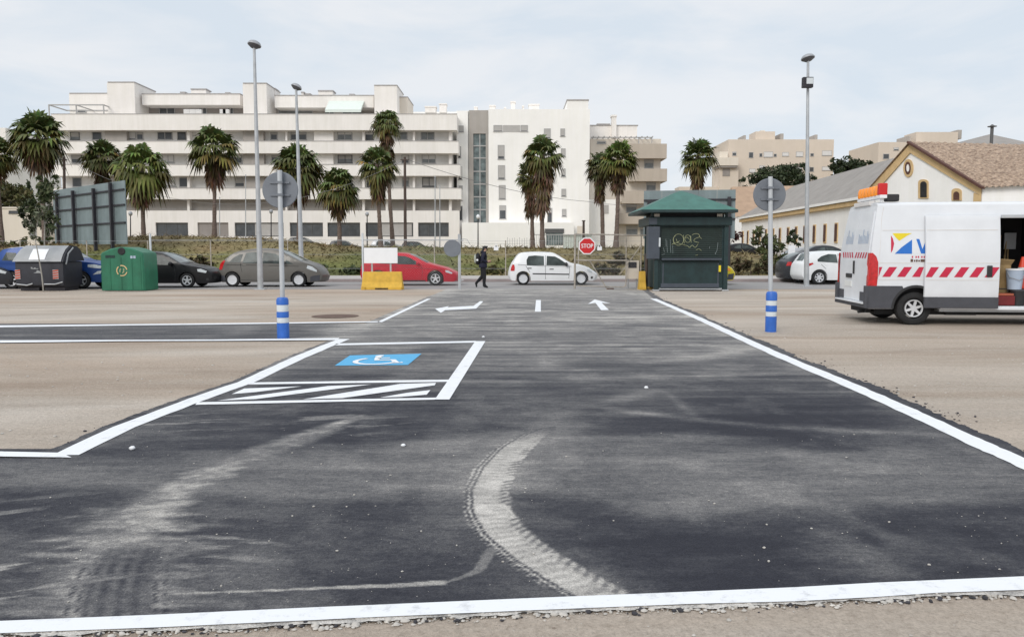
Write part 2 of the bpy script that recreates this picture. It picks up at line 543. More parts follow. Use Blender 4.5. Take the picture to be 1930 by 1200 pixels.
# ================================================================ setting: ground, street, bank
def ground_material():
    m, nt, b = _nt('gravel')
    N = nt.nodes.new; L = nt.links.new
    geo = N('ShaderNodeNewGeometry')
    def noise(scale, det, rough, sc=(1, 1, 1), dist=0.0):
        mp = N('ShaderNodeMapping'); mp.inputs['Scale'].default_value = sc
        L(geo.outputs['Position'], mp.inputs['Vector'])
        n = N('ShaderNodeTexNoise')
        n.inputs['Scale'].default_value = scale; n.inputs['Detail'].default_value = det
        n.inputs['Roughness'].default_value = rough; n.inputs['Distortion'].default_value = dist
        L(mp.outputs['Vector'], n.inputs['Vector'])
        return n.outputs['Fac']
    def ramp(fac, stops):
        r = N('ShaderNodeValToRGB')
        e = r.color_ramp.elements
        e[0].position, e[0].color = stops[0][0], (*stops[0][1], 1)
        e[1].position, e[1].color = stops[-1][0], (*stops[-1][1], 1)
        for p, c in stops[1:-1]:
            k = e.new(p); k.color = (*c, 1)
        L(fac, r.inputs['Fac'])
        return r.outputs['Color']
    def mult(a, bb, f=1.0):
        x = N('ShaderNodeMix'); x.data_type = 'RGBA'; x.blend_type = 'MULTIPLY'
        x.inputs['Factor'].default_value = f
        L(a, x.inputs['A']); L(bb, x.inputs['B'])
        return x.outputs['Result']
    c = ramp(noise(0.16, 6, 0.6, (0.4, 1.8, 1), 0.9), [(0.34, (0.445, 0.356, 0.284)), (0.5, (0.50, 0.43, 0.362)), (0.66, (0.575, 0.52, 0.46))])
    c = mult(c, ramp(noise(0.55, 8, 0.72, (0.35, 1.6, 1), 0.6), [(0.33, (0.80, 0.775, 0.755)), (0.47, (0.97, 0.965, 0.96)), (0.62, (1.07, 1.065, 1.06))]))
    c = mult(c, ramp(noise(22, 6, 0.8), [(0.3, (0.74, 0.72, 0.70)), (0.5, (1, 1, 1)), (0.7, (1.12, 1.12, 1.12))]))
    vo = N('ShaderNodeTexVoronoi'); vo.inputs['Scale'].default_value = 38
    L(geo.outputs['Position'], vo.inputs['Vector'])
    c = mult(c, ramp(vo.outputs['Distance'], [(0.0, (1.12, 1.11, 1.09)), (0.35, (0.98, 0.98, 0.98)), (0.7, (0.72, 0.71, 0.70))]), 0.3)
    c = mult(c, ramp(noise(75, 4, 0.8, (1, 1, 1)), [(0.32, (0.76, 0.745, 0.73)), (0.5, (1, 1, 1)), (0.68, (1.16, 1.155, 1.15))]), 0.9)
    vo2 = N('ShaderNodeTexVoronoi'); vo2.inputs['Scale'].default_value = 5.0
    L(geo.outputs['Position'], vo2.inputs['Vector'])
    c = mult(c, ramp(vo2.outputs['Distance'], [(0.035, (0.55, 0.52, 0.5)), (0.06, (1, 1, 1))]), 0.7)
    wv = N('ShaderNodeTexWave'); wv.wave_type = 'RINGS'; wv.rings_direction = 'Z'
    wv.inputs['Scale'].default_value = 0.085; wv.inputs['Distortion'].default_value = 5.0; wv.inputs['Detail'].default_value = 4; wv.inputs['Detail Scale'].default_value = 0.6; wv.inputs['Detail Roughness'].default_value = 0.6
    mpw = N('ShaderNodeMapping'); mpw.inputs['Location'].default_value = (-6, 14, 0)
    L(geo.outputs['Position'], mpw.inputs['Vector']); L(mpw.outputs['Vector'], wv.inputs['Vector'])
    c = mult(c, ramp(wv.outputs['Fac'], [(0.0, (0.90, 0.885, 0.87)), (0.12, (1, 1, 1)), (0.86, (1, 1, 1)), (1.0, (1.10, 1.10, 1.10))]), 0.8)
    L(c, b.inputs['Base Color'])
    b.inputs['Roughness'].default_value = 0.95
    b.inputs['Specular IOR Level'].default_value = 0.2
    bp = N('ShaderNodeBump'); bp.inputs['Strength'].default_value = 0.7; bp.inputs['Distance'].default_value = 0.04
    L(noise(26, 6, 0.75), bp.inputs['Height'])
    L(bp.outputs['Normal'], b.inputs['Normal'])
    return m

def tarmac_material(name, c0, c1):
    m, nt, b = _nt(name)
    N = nt.nodes.new; L = nt.links.new
    geo = N('ShaderNodeNewGeometry')
    mp = N('ShaderNodeMapping'); mp.inputs['Scale'].default_value = (0.25, 1.2, 1)
    L(geo.outputs['Position'], mp.inputs['Vector'])
    n = N('ShaderNodeTexNoise'); n.inputs['Scale'].default_value = 0.9; n.inputs['Detail'].default_value = 8; n.inputs['Roughness'].default_value = 0.7
    L(mp.outputs['Vector'], n.inputs['Vector'])
    r = N('ShaderNodeValToRGB')
    r.color_ramp.elements[0].position = 0.33; r.color_ramp.elements[1].position = 0.67
    r.color_ramp.elements[0].color = (*c0, 1); r.color_ramp.elements[1].color = (*c1, 1)
    L(n.outputs['Fac'], r.inputs['Fac'])
    L(r.outputs['Color'], b.inputs['Base Color'])
    b.inputs['Roughness'].default_value = 0.9
    return m

M['gravel'] = ground_material()
M['street'] = tarmac_material('old_street_asphalt', (0.25, 0.235, 0.23), (0.345, 0.33, 0.32))
M['pavement'] = tarmac_material('pale_concrete_paving', (0.40, 0.37, 0.34), (0.52, 0.48, 0.45))
M['kerb'] = mat('kerb_stone', (0.30, 0.255, 0.25), 0.9, var=0.15, scale=1.5)

def sheet(name, x0, x1, y0, y1, z, m):
    mb = MB(); mb.poly([(x0, y0, z), (x1, y0, z), (x1, y1, z), (x0, y1, z)])
    return tag(mb.build(name, m, flat=True), kind='structure')
tag(sheet('ground', -900, 900, -60, 1600, 0, M['gravel']), 'pale brown compacted gravel ground of the car park', 'ground')
tag(sheet('street', -200, 200, 31.35, 38.6, 0.004, M['street']), 'grey street running across behind the gate', 'street')
mb = MB(); mb.box(-200, 200, 38.6, 38.78, 0.001, 0.15)
tag(mb.build('kerb', M['kerb'], bevel=0.02), 'stone kerb along the far side of the street', 'kerb', kind='structure')
mb = MB(); mb.box(-200, 200, 38.78, 44.4, 0.001, 0.13)
tag(mb.build('pavement', M['pavement']), 'pale pavement strip below the grass bank', 'pavement', kind='structure')

# --- terrain behind the street
_tpx = [-3000, 0, 200, 280, 480, 545, 640, 960, 1230, 1370, 1480, 1540, 5000]
_ttz = [1.35, 1.55, 2.1, 2.42, 2.32, 2.08, 1.72, 1.62, 1.66, 1.35, 0.95, 0.5, 0.5]
def terr(x, y):
    x = np.asarray(x, float); y = np.asarray(y, float)
    px = 965 + 1500 * x / 55.0
    top = np.interp(px, _tpx, _ttz)
    base = np.interp(px, [1300, 1420], [1.35, 0.5])
    up = sstep(44.2, 53.5, y)
    z = 0.1 + (top - 0.1) * up
    z = z + (base - z) * sstep(60, 76, y)
    z = z + 0.22 * (fbm(x * 0.5, y * 0.5, 3) - 0.5) * sstep(44.4, 47, y) * (1 - sstep(62, 72, y))
    return z
def tz(x, y):
    return float(terr(np.array([x]), np.array([y]))[0])
xs = np.concatenate([np.linspace(-700, -72, 12), np.linspace(-70, 60, 170), np.linspace(62, 700, 12)])
ys = np.concatenate([np.linspace(44.4, 76, 60), np.linspace(78, 150, 12), [220, 400, 800, 1500]])
X, Y = np.meshgrid(xs, ys)
Z = terr(X, Y)
Z[0, :] = 0.0
bank_cols = None
def bank_colour(x, y):
    """linear colour of the turf: greener at the foot, dry and reddish in patches above"""
    up = sstep(45, 53, y)
    dry = fbm(x * 0.11 + 9, y * 0.25, 8) * 0.75 + 0.25 * fbm(x * 0.7, y * 0.9, 9) + 0.16 * (up - 0.5) + 0.10 * np.clip((x - 2) / 10, 0, 1)
    t = sstep(0.40, 0.62, dry)[..., None]
    g = np.array([0.125, 0.135, 0.042]); d = np.array([0.215, 0.175, 0.085]); rr = np.array([0.185, 0.115, 0.065])
    col = g * (1 - t) + d * t
    red = (sstep(0.52, 0.66, fbm(x * 0.13 + 40, y * 0.35, 12)) * up)[..., None]
    col = col * (1 - red * 0.75) + rr * red * 0.75
    lum = 0.66 + 0.62 * fbm(x * 0.22 + 20, y * 0.5, 15) + 0.35 * (fbm(x * 1.6, y * 2.4, 16) - 0.5)
    return col * lum[..., None]
M['turf'] = attr_mat('bank_turf', 0.95, 1.0, 2.6, 0.3)
nx, ny = len(xs), len(ys)
mb = MB()
mb.v = list(zip(X.ravel(), Y.ravel(), Z.ravel()))
mb.f = [(j * nx + i, j * nx + i + 1, (j + 1) * nx + i + 1, (j + 1) * nx + i) for j in range(ny - 1) for i in range(nx - 1)]
bc = np.ones((len(mb.v), 4)); bc[:, :3] = bank_colour(X.ravel(), Y.ravel())
tag(mb.build('grass_bank', M['turf'], smooth=True, cols=bc), 'grassy bank rising behind the street', 'terrain', kind='structure')

# --- grass on the bank
def make_grass():
    n = 30000
    gy = 44.5 + (rng.random(n) ** 0.85) * 17
    gx = (rng.random(n) * 1.36 - 0.70) * gy * 1.0
    keep = (gx > -0.70 * gy) & (gx < 26)
    gx, gy = gx[keep], gy[keep]
    n = len(gx)
    gz = terr(gx, gy)
    patch = fbm(gx * 0.28, gy * 0.5, 5)
    h = (0.03 + 0.07 * rng.random(n) + 0.30 * rng.random(n) ** 12) * (0.5 + 1.0 * patch)
    a = rng.random(n) * 2 * PI
    wd = 0.03 + 0.06 * rng.random(n)
    lean = 2.0 * h
    v = np.zeros((n, 3, 3))
    v[:, 0] = np.stack([gx - wd * np.cos(a), gy - wd * np.sin(a), gz - 0.02], 1)
    v[:, 1] = np.stack([gx + wd * np.cos(a), gy + wd * np.sin(a), gz - 0.02], 1)
    la = rng.random(n) * 2 * PI
    v[:, 2] = np.stack([gx + lean * np.cos(la), gy + lean * np.sin(la), gz + h], 1)
    col = bank_colour(gx, gy) * (0.86 + 0.28 * rng.random((n, 1)))
    cc = np.ones((n, 3, 4)); cc[:, :, :3] = col[:, None, :]
    cc[:, :2, :3] *= 0.9
    me = bpy.data.meshes.new('grass')
    me.from_pydata(v.reshape(-1, 3).tolist(), [], np.arange(n * 3).reshape(-1, 3).tolist())
    ca = me.color_attributes.new('Col', 'FLOAT_COLOR', 'POINT')
    ca.data.foreach_set('color', cc.astype(np.float32).ravel())
    me.materials.append(M['grass'])
    return tag(link(me, 'grass', None), 'rough green and dry brown grass covering the bank', 'grass', kind='stuff')
make_grass()

# ================================================================ asphalt drive with painted markings
def g2(px, py):
    p = gnd(px, py); return (p.x, p.y)
LEFT = [g2(*p) for p in [(124, 857), (233, 804), (373, 751), (462, 720.5), (562, 674), (648, 638.5), (712, 606), (808, 563), (842, 549)]]
RIGHT = [(3.640, 5.555), (3.665, 6.214), (3.735, 7.315), (3.800, 8.841), (3.835, 10.755), (3.930, 13.145), (4.165, 17.812), (4.435, 24.97)]
lx = np.array([p[0] for p in LEFT]); ly = np.array([p[1] for p in LEFT])
rx = np.array([p[0] for p in RIGHT]); ry = np.array([p[1] for p in RIGHT])
YC = LEFT[0][1]; XC = LEFT[0][0]
def xl(y):
    r = np.interp(y, ly, lx)
    return np.where(y < YC, XC, r)
def xr(y):
    s = (rx[1] - rx[0]) / (ry[1] - ry[0])
    r = np.interp(y, ry, rx)
    r = np.where(y < ry[0], rx[0] + (y - ry[0]) * s, r)
    return np.where(y > ry[-1], rx[-1] + (y - ry[-1]) * 0.1, r)
FRONT = [g2(*p) for p in [(-700, 1195), (0, 1203), (300, 1196), (600, 1181), (1000, 1158), (1300, 1149), (1500, 1142), (1700, 1132), (1930, 1123), (2700, 1098)]]
fx = np.array([p[0] for p in FRONT]); fy = np.array([p[1] for p in FRONT])
def yfront(x):
    return np.interp(x, fx, fy) + 0.055 * (fbm(x * 3.3, x * 0 + 2, 31) - 0.5) + 0.05 * (fbm(x * 14, x * 0 + 5, 32) - 0.5)
NEARTOP = g2(0, 855)[1]
LANE_Y0 = g2(300, 641)[1]; LANE_Y1 = g2(400, 611)[1]

def pl(*pts):
    return [g2(*p) for p in pts]
TRACK = pl((1045, 806), (1005, 822), (965, 850), (935, 885), (917, 925), (920, 965), (945, 1005), (1000, 1050), (1065, 1090), (1120, 1122), (1180, 1160))
TRAIL = pl((680, 785), (610, 812), (520, 845), (400, 893), (300, 945), (235, 1000), (215, 1060), (210, 1120), (212, 1180))
TYRE = pl((262, 1020), (235, 1075), (222, 1120), (215, 1190))
LEFTFEATH = pl((60, 1000), (40, 1060), (20, 1120))
SMEAR = pl((330, 1122), (480, 1117), (640, 1110), (760, 1106), (832, 1101))
SMEAR2 = pl((832, 1103), (880, 1088), (902, 1078), (915, 1058), (930, 1038))
STREAKS = [(pl((1060, 757), (1180, 776), (1300, 791), (1450, 806), (1600, 814), (1800, 821)), 0.10, 0.55),
           (pl((960, 714), (1100, 713), (1300, 711), (1400, 707), (1525, 703)), 0.11, 0.45),
           (pl((1130, 765), (1190, 748), (1250, 733)), 0.16, 0.5),
           (pl((1250, 735), (1290, 770), (1330, 800)), 0.06, 0.3),
           (pl((1180, 690), (1330, 672), (1440, 655)), 0.2, 0.35),
           (pl((1000, 700), (1045, 690), (1020, 668)), 0.2, 0.3),
           (pl((1280, 700), (1330, 680), (1400, 640)), 0.35, 0.30),
           (pl((1020, 800), (1090, 770), (1010, 750)), 0.1, 0.2),
           (pl((900, 925), (980, 918), (1060, 916)), 0.12, 0.25),
           (pl((1560, 950), (1660, 1010), (1750, 1040)), 0.07, 0.25),
           (pl((1530, 990), (1640, 1060), (1700, 1110)), 0.12, 0.3),
           (pl((420, 632), (450, 622), (480, 612)), 0.35, 0.45),
           (pl((610, 634), (640, 622), (665, 610)), 0.3, 0.25)]

def dust(x, y):
    pxs = 965 + 1500 * x / y
    n1 = fbm(x * 0.55, y * 1.3, 41)
    n2 = fbm(x * 1.0, y * 5.5, 42, 5)      # sweeps across the road
    n3 = fbm(x * 5, y * 9, 43)
    n4 = fbm(x * 16, y * 24, 44)
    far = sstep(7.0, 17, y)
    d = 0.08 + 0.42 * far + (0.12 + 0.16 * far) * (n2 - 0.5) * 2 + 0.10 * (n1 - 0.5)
    # wide dusty band across the middle
    yb0 = np.interp(pxs, [-300, 0, 500, 900, 1300, 1600, 2000], [5.0, 5.0, 4.75, 4.85, 4.35, 4.45, 4.75])
    yb1 = np.interp(pxs, [-300, 0, 500, 900, 1300, 1600, 2000], [5.8, 5.8, 6.0, 6.6, 6.6, 6.3, 6.1])
    wob = 0.55 * (fbm(x * 0.9, y * 2, 45) - 0.5)
    band = sstep(-0.15, 0.25, y - yb0 + wob) * sstep(-0.1, 0.35, yb1 - y + wob)
    d = d + band * (0.22 + 0.16 * (n2 - 0.5) + 0.08 * (n3 - 0.5))
    # dark bare patches
    dk = np.exp(-((pxs - 1580) / 250) ** 2 - ((y - 7.5) / 1.2) ** 2) + np.exp(-((pxs - 1250) / 220) ** 2 - ((y - 7.0) / 0.45) ** 2)
    dk += 0.8 * np.exp(-((pxs - 350) / 260) ** 2 - ((y - 6.6) / 0.7) ** 2) + 0.9 * np.exp(-((pxs - 700) / 330) ** 2 - ((y - 3.9) / 0.5) ** 2)
    dk += 0.7 * np.exp(-((pxs - 1700) / 300) ** 2 - ((y - 4.1) / 0.5) ** 2)
    d = d * (1 - 0.58 * np.clip(dk, 0, 1))
    # specks thrown over the near right part
    sp = sstep(0.66, 0.74, fbm(x * 38, y * 40, 46, 2)) * sstep(0.45, 0.65, fbm(x * 1.4, y * 2.0, 47)) * sstep(6.5, 4.5, y)
    d = d + 0.10 * sp * n4
    n5 = fbm(x * 0.45 + 3, y * 6, 48, 4)
    n6 = fbm(x * 0.8 + 11, y * 0.75, 49, 5)
    d = d + 0.30 * (n6 - 0.42) * (1 - 0.5 * far) + 0.10 * sstep(0.5, 0.7, fbm(x * 2.4, y * 2.2, 39))
    d = d + 0.12 * sstep(0.54, 0.74, n5) * sstep(6.0, 8.5, y) * (1 - sstep(18, 26, y)) - 0.06 * sstep(0.46, 0.34, n5) * sstep(6.0, 8.5, y)
    d = d + 0.085 * sstep(7, 8.5, y) * (1 - sstep(11, 14, y))
    # big curved tyre mark
    e, t, sd = seg_dist(x, y, TRACK)
    se = e * sd                              # negative is the outer (left hand) side of the bend
    wd = np.interp(t, [0, 0.05, 0.2, 0.4, 0.6, 1], [0.03, 0.10, 0.150, 0.165, 0.15, 0.15]) * (1 + 0.12 * (fbm(x * 9, y * 9, 60) - 0.5))
    edge = sstep(0.0, 0.02, wd - e + 0.03 * (fbm(x * 22, y * 22, 61) - 0.5))
    q = e / wd
    outer = se < 0
    stripes = sstep(0.30, 0.62, 0.5 + 0.5 * np.sin(e * 2 * PI / 0.034 + 0.8 * (n3 - 0.5)))
    blocks = sstep(0.25, 0.6, 0.5 + 0.5 * np.sin(t * 330 + 9 * q + 2.0 * (n3 - 0.5)))
    shoulder = sstep(0.42, 0.62, q)
    tm = 0.96 - 0.30 * (n3 - 0.35) - 0.25 * (n4 - 0.4)
    tm = tm * (1 - shoulder * np.where(outer, 0.72 * (1 - stripes) + 0.30 * (1 - blocks), 0.36 * (1 - blocks) * (n3 > 0.4) + 0.12))
    tm = tm * (1 - 0.16 * (1 - shoulder) * (0.5 + 0.5 * np.sin(t * 330)) * (n1 > 0.45))
    tm = edge * tm * np.interp(t, [0, 0.08, 0.2, 0.45, 0.52, 0.6, 1], [0.25, 0.6, 0.95, 1, 0.82, 1, 0.95])
    d = np.maximum(d, np.clip(tm, 0, 1))
    halo = np.exp(-(e / 0.30) ** 2) * 0.16
    d = d + halo * (1 - edge)
    # left trail swept by wheels
    e, t, sd = seg_dist(x, y, TRAIL)
    wd = np.interp(t, [0, 0.12, 0.45, 0.7, 0.85, 1], [0.07, 0.16, 0.27, 0.40, 0.48, 0.52])
    feather = 0.75 * (fbm(x * 2.2, y * 13, 50) - 0.5) + 0.25 * (fbm(x * 7, y * 20, 51) - 0.5)
    tr = sstep(1.25, 0.2, e / wd + feather * np.interp(t, [0, .4, 0.7, 1], [0.8, 1.0, 1.6, 1.9]))
    tr = tr * (0.62 + 0.75 * (n3 - 0.5) + 0.45 * (n4 - 0.5)) * np.interp(t, [0, 0.08, 0.25, 0.5, 1], [0.75, 0.9, 0.72, 1.0, 0.95])
    d = np.maximum(d, np.clip(tr, 0, 1) * 0.93)
    # tyre-cleaned strip down its middle
    e, t, sd = seg_dist(x, y, TYRE)
    ty = sstep(0.15, 0.115, e) * sstep(0.0, 0.2, t)
    rib = 0.5 + 0.5 * np.sin((e * sd) * 95 + 1.0)
    rib = sstep(0.25, 0.8, rib * (0.55 + 0.9 * n3))
    d = d * (1 - ty * (0.5 + 0.28 * rib * fbm(x * 6, y * 6, 58) * 1.6)) + ty * 0.03
    line = (sstep(0.012, 0.004, np.abs(e - 0.15)) + sstep(0.010, 0.004, np.abs(e - 0.19))) * sstep(0.1, 0.3, t) * (n4 > 0.42)
    d = d * (1 - 0.7 * np.clip(line, 0, 1))
    # feathered light sweeps at far left
    e, t, sd = seg_dist(x, y, LEFTFEATH)
    fth = sstep(0.52, 0.68, fbm(x * 2.0 + 3, y * 11 - x * 5, 52)) * np.exp(-(e / 0.65) ** 2)
    d = np.maximum(d, 0.62 * fth)
    fth = sstep(0.53, 0.66, fbm(x * 1.6 + 7, y * 12 + x * 2.0, 53)) * np.exp(-((pxs - 430) / 140) ** 2 - ((y - 4.0) / 0.5) ** 2)
    d = np.maximum(d, 0.55 * fth)
    fth = sstep(0.56, 0.66, fbm(x * 1.8 + 1, y * 9 - x * 2.5, 54)) * np.exp(-((pxs - 620) / 150) ** 2 - ((y - 6.9) / 0.6) ** 2)
    d = np.maximum(d, 0.5 * fth)
    fth = sstep(0.57, 0.66, fbm(x * 1.5 + 2, y * 14 - x * 2.0, 56)) * np.exp(-((pxs - 320) / 150) ** 2 - ((y - 6.9) / 0.7) ** 2)
    d = np.maximum(d, 0.45 * fth)
    # pale smear
    e, t, sd = seg_dist(x, y, SMEAR)
    d = np.maximum(d, 0.66 * sstep(1.0, 0.55, e / np.interp(t, [0, 0.5, 0.85, 1], [0.014, 0.018, 0.03, 0.036]) + 0.5 * (n4 - 0.5)))
    e, t, sd = seg_dist(x, y, SMEAR2)
    d = np.maximum(d, 0.42 * sstep(1.0, 0.5, e / (0.012 + 0.035 * t) + 1.0 * (n3 - 0.5)))
    for pts, wdt, amp in STREAKS:
        e, t, sd = seg_dist(x, y, pts)
        d = d + amp * 0.55 * np.exp(-(e / wdt) ** 2) * np.clip(np.minimum(t, 1 - t) * 6, 0.0, 1) * (0.55 + 0.9 * (n2 - 0.3))
    # dirt carried in from the edges
    el = np.abs(x - xl(y)); er = np.abs(xr(y) - x)
    d = d + 0.14 * np.exp(-(np.minimum(el, er) / 0.35) ** 2) * (y > 6) * n3 * 1.5
    d = np.maximum(d, 0.95 * sstep(0.06, -0.01, y - np.interp(x, fx, fy) - 0.035 - 0.09 * (fbm(x * 7, y * 9, 57) - 0.5)) * (0.55 + 0.8 * n4))
    d = np.where(x > xr(y) + 0.02, d * 0.5, d)
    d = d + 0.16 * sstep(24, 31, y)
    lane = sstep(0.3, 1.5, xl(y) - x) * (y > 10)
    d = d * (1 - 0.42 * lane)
    return np.clip(d, 0, 1)

def asphalt_material():
    m, nt, b = _nt('fresh_asphalt_with_dust')
    N = nt.nodes.new; L = nt.links.new
    geo = N('ShaderNodeNewGeometry')
    a = N('ShaderNodeAttribute'); a.attribute_name = 'dust'
    n = N('ShaderNodeTexNoise'); n.inputs['Scale'].default_value = 55; n.inputs['Detail'].default_value = 6; n.inputs['Roughness'].default_value = 0.8
    L(geo.outputs['Position'], n.inputs['Vector'])
    mp = N('ShaderNodeMapping'); mp.inputs['Scale'].default_value = (1.6, 4.5, 1)
    L(geo.outputs['Position'], mp.inputs['Vector'])
    n2 = N('ShaderNodeTexNoise'); n2.inputs['Scale'].default_value = 1.6; n2.inputs['Detail'].default_value = 8; n2.inputs['Roughness'].default_value = 0.72
    L(mp.outputs['Vector'], n2.inputs['Vector'])
    def math_(op, x, y):
        k = N('ShaderNodeMath'); k.operation = op
        for i, q in enumerate((x, y)):
            if isinstance(q, (int, float)): k.inputs[i].default_value = q
            else: L(q, k.inputs[i])
        return k.outputs[0]
    dd = a.outputs['Fac']
    amp = math_('ADD', math_('MULTIPLY', math_('MULTIPLY', dd, math_('SUBTRACT', 1.0, dd)), 2.1), 0.26)
    f = math_('ADD', dd, math_('MULTIPLY', math_('SUBTRACT', n.outputs['Fac'], 0.5), amp))
    f = math_('ADD', f, math_('MULTIPLY', math_('SUBTRACT', n2.outputs['Fac'], 0.5), 0.24))
    mp3 = N('ShaderNodeMapping'); mp3.inputs['Scale'].default_value = (7, 15, 1)
    L(geo.outputs['Position'], mp3.inputs['Vector'])
    n3 = N('ShaderNodeTexNoise'); n3.inputs['Scale'].default_value = 1.5; n3.inputs['Detail'].default_value = 6; n3.inputs['Roughness'].default_value = 0.75
    L(mp3.outputs['Vector'], n3.inputs['Vector'])
    f = math_('ADD', f, math_('MULTIPLY', math_('SUBTRACT', n3.outputs['Fac'], 0.5), math_('MULTIPLY', amp, 0.75)))
    # scattered pale specks of grit
    vs = N('ShaderNodeTexVoronoi'); vs.inputs['Scale'].default_value = 34; vs.inputs['Randomness'].default_value = 1
    L(geo.outputs['Position'], vs.inputs['Vector'])
    pn = N('ShaderNodeTexNoise'); pn.inputs['Scale'].default_value = 0.9; pn.inputs['Detail'].default_value = 4
    L(geo.outputs['Position'], pn.inputs['Vector'])
    spx = N('ShaderNodeSeparateColor'); L(vs.outputs['Color'], spx.inputs['Color'])
    thr = math_('MULTIPLY', math_('SUBTRACT', spx.outputs[0], 0.80), 0.9)
    hit = math_('LESS_THAN', vs.outputs['Distance'], thr)
    pat = N('ShaderNodeMapRange'); pat.inputs['From Min'].default_value = 0.5; pat.inputs['From Max'].default_value = 0.62
    L(pn.outputs['Fac'], pat.inputs['Value'])
    f = math_('ADD', f, math_('MULTIPLY', math_('MULTIPLY', hit, pat.outputs['Result']), math_('MULTIPLY', spx.outputs[1], 0.6)))
    r = N('ShaderNodeValToRGB')
    e = r.color_ramp.elements
    e[0].position, e[0].color = 0.0, (0.027, 0.028, 0.038, 1)
    e[1].position, e[1].color = 1.0, (0.66, 0.625, 0.58, 1)
    for p, c in [(0.10, (0.050, 0.051, 0.061)), (0.30, (0.122, 0.120, 0.124)), (0.5, (0.215, 0.207, 0.203)), (0.72, (0.395, 0.375, 0.35))]:
        k = e.new(p); k.color = (*c, 1)
    L(f, r.inputs['Fac'])
    vo = N('ShaderNodeTexVoronoi'); vo.inputs['Scale'].default_value = 120
    L(geo.outputs['Position'], vo.inputs['Vector'])
    r2 = N('ShaderNodeValToRGB')
    r2.color_ramp.elements[0].position = 0.1; r2.color_ramp.elements[0].color = (1.3, 1.3, 1.3, 1)
    r2.color_ramp.elements[1].position = 0.7; r2.color_ramp.elements[1].color = (0.72, 0.72, 0.72, 1)
    L(vo.outputs['Distance'], r2.inputs['Fac'])
    x = N('ShaderNodeMix'); x.data_type = 'RGBA'; x.blend_type = 'MULTIPLY'; x.inputs['Factor'].default_value = 0.8
    L(r.outputs['Color'], x.inputs['A']); L(r2.outputs['Color'], x.inputs['B'])
    L(x.outputs['Result'], b.inputs['Base Color'])
    b.inputs['Roughness'].default_value = 0.88
    b.inputs['Specular IOR Level'].default_value = 0.25
    bp = N('ShaderNodeBump'); bp.inputs['Strength'].default_value = 0.35; bp.inputs['Distance'].default_value = 0.01
    L(vo.outputs['Distance'], bp.inputs['Height'])
    L(bp.outputs['Normal'], b.inputs['Normal'])
    return m
M['asphalt'] = asphalt_material()

def grid_mesh(rows):
    """rows: list of arrays (n,2), all the same n"""
    A = np.array(rows)
    return A
def make_asphalt():
    V, Fc, D = [], [], []
    off = 0
    def add(A, zz=0.010):
        nonlocal off
        m, n = A.shape[:2]
        x = A[:, :, 0].ravel(); y = A[:, :, 1].ravel()
        z = np.full(x.shape, zz)
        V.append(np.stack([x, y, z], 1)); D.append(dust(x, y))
        idx = np.arange(m * n).reshape(m, n) + off
        q = np.stack([idx[:-1, :-1], idx[:-1, 1:], idx[1:, 1:], idx[1:, :-1]], -1).reshape(-1, 4)
        Fc.append(q)
        off += m * n
    # main strip
    ys = [2.8]
    while ys[-1] < 31.36:
        ys.append(ys[-1] * 1.0032 + 0.002)
    ys[-1] = 31.36
    ys = np.array(ys)
    jl = 0.05 * (fbm(ys * 4, ys * 0, 21) - 0.3) + 0.05 * fbm(ys * 15, ys * 0, 22)
    jr = 0.17 + 0.18 * (fbm(ys * 2.2, ys * 0, 23) - 0.5) + 0.10 * (fbm(ys * 11, ys * 0, 24) - 0.5)
    a = np.where(ys < YC, XC, xl(ys) - 0.13 - jl); bnd = xr(ys) + jr + 0.08
    u = np.linspace(0, 1, 480)
    A = np.zeros((len(ys), 480, 2))
    A[:, :, 0] = a[:, None] + (bnd - a)[:, None] * u[None]
    A[:, :, 1] = np.maximum(ys[:, None], yfront(A[:, :, 0]))
    add(A)
    # near-left part
    ys2 = ys[ys < YC]
    top = NEARTOP + 0.13
    ys2 = np.append(ys2[ys2 < top], top)
    u = 1 - (1 - np.linspace(0, 1, 180)) ** 1.6
    A = np.zeros((len(ys2), 180, 2))
    A[:, :, 0] = -9 + (XC + 9) * u[None]
    A[:, :, 1] = np.maximum(ys2[:, None], yfront(A[:, :, 0]))
    add(A, 0.0065)
    # side lane to the left
    ys3 = np.linspace(LANE_Y0 - 0.08, LANE_Y1 + 0.08, 70)
    u = np.linspace(0, 1, 260) ** 0.6
    A = np.zeros((70, 260, 2))
    aa = np.interp(ys3, ys, a)
    A[:, :, 0] = -45 + (aa[:, None] + 0.06 + 45) * u[None]
    A[:, :, 1] = ys3[:, None]
    add(A, 0.0065)
    V = np.concatenate(V); Fc = np.concatenate(Fc); D = np.concatenate(D)
    me = bpy.data.meshes.new('asphalt_road')
    me.vertices.add(len(V)); me.vertices.foreach_set('co', V.astype(np.float32).ravel())
    me.loops.add(Fc.size); me.loops.foreach_set('vertex_index', Fc.astype(np.int32).ravel())
    me.polygons.add(len(Fc)); me.polygons.foreach_set('loop_start', np.arange(0, Fc.size, 4, dtype=np.int32))
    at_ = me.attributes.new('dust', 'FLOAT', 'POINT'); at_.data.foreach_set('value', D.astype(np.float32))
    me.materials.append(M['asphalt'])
    me.update(calc_edges=True); me.validate()
    return tag(link(me, 'asphalt_road', None), 'fresh dark asphalt drive with dusty tyre marks', 'road', kind='structure')
road = make_asphalt()

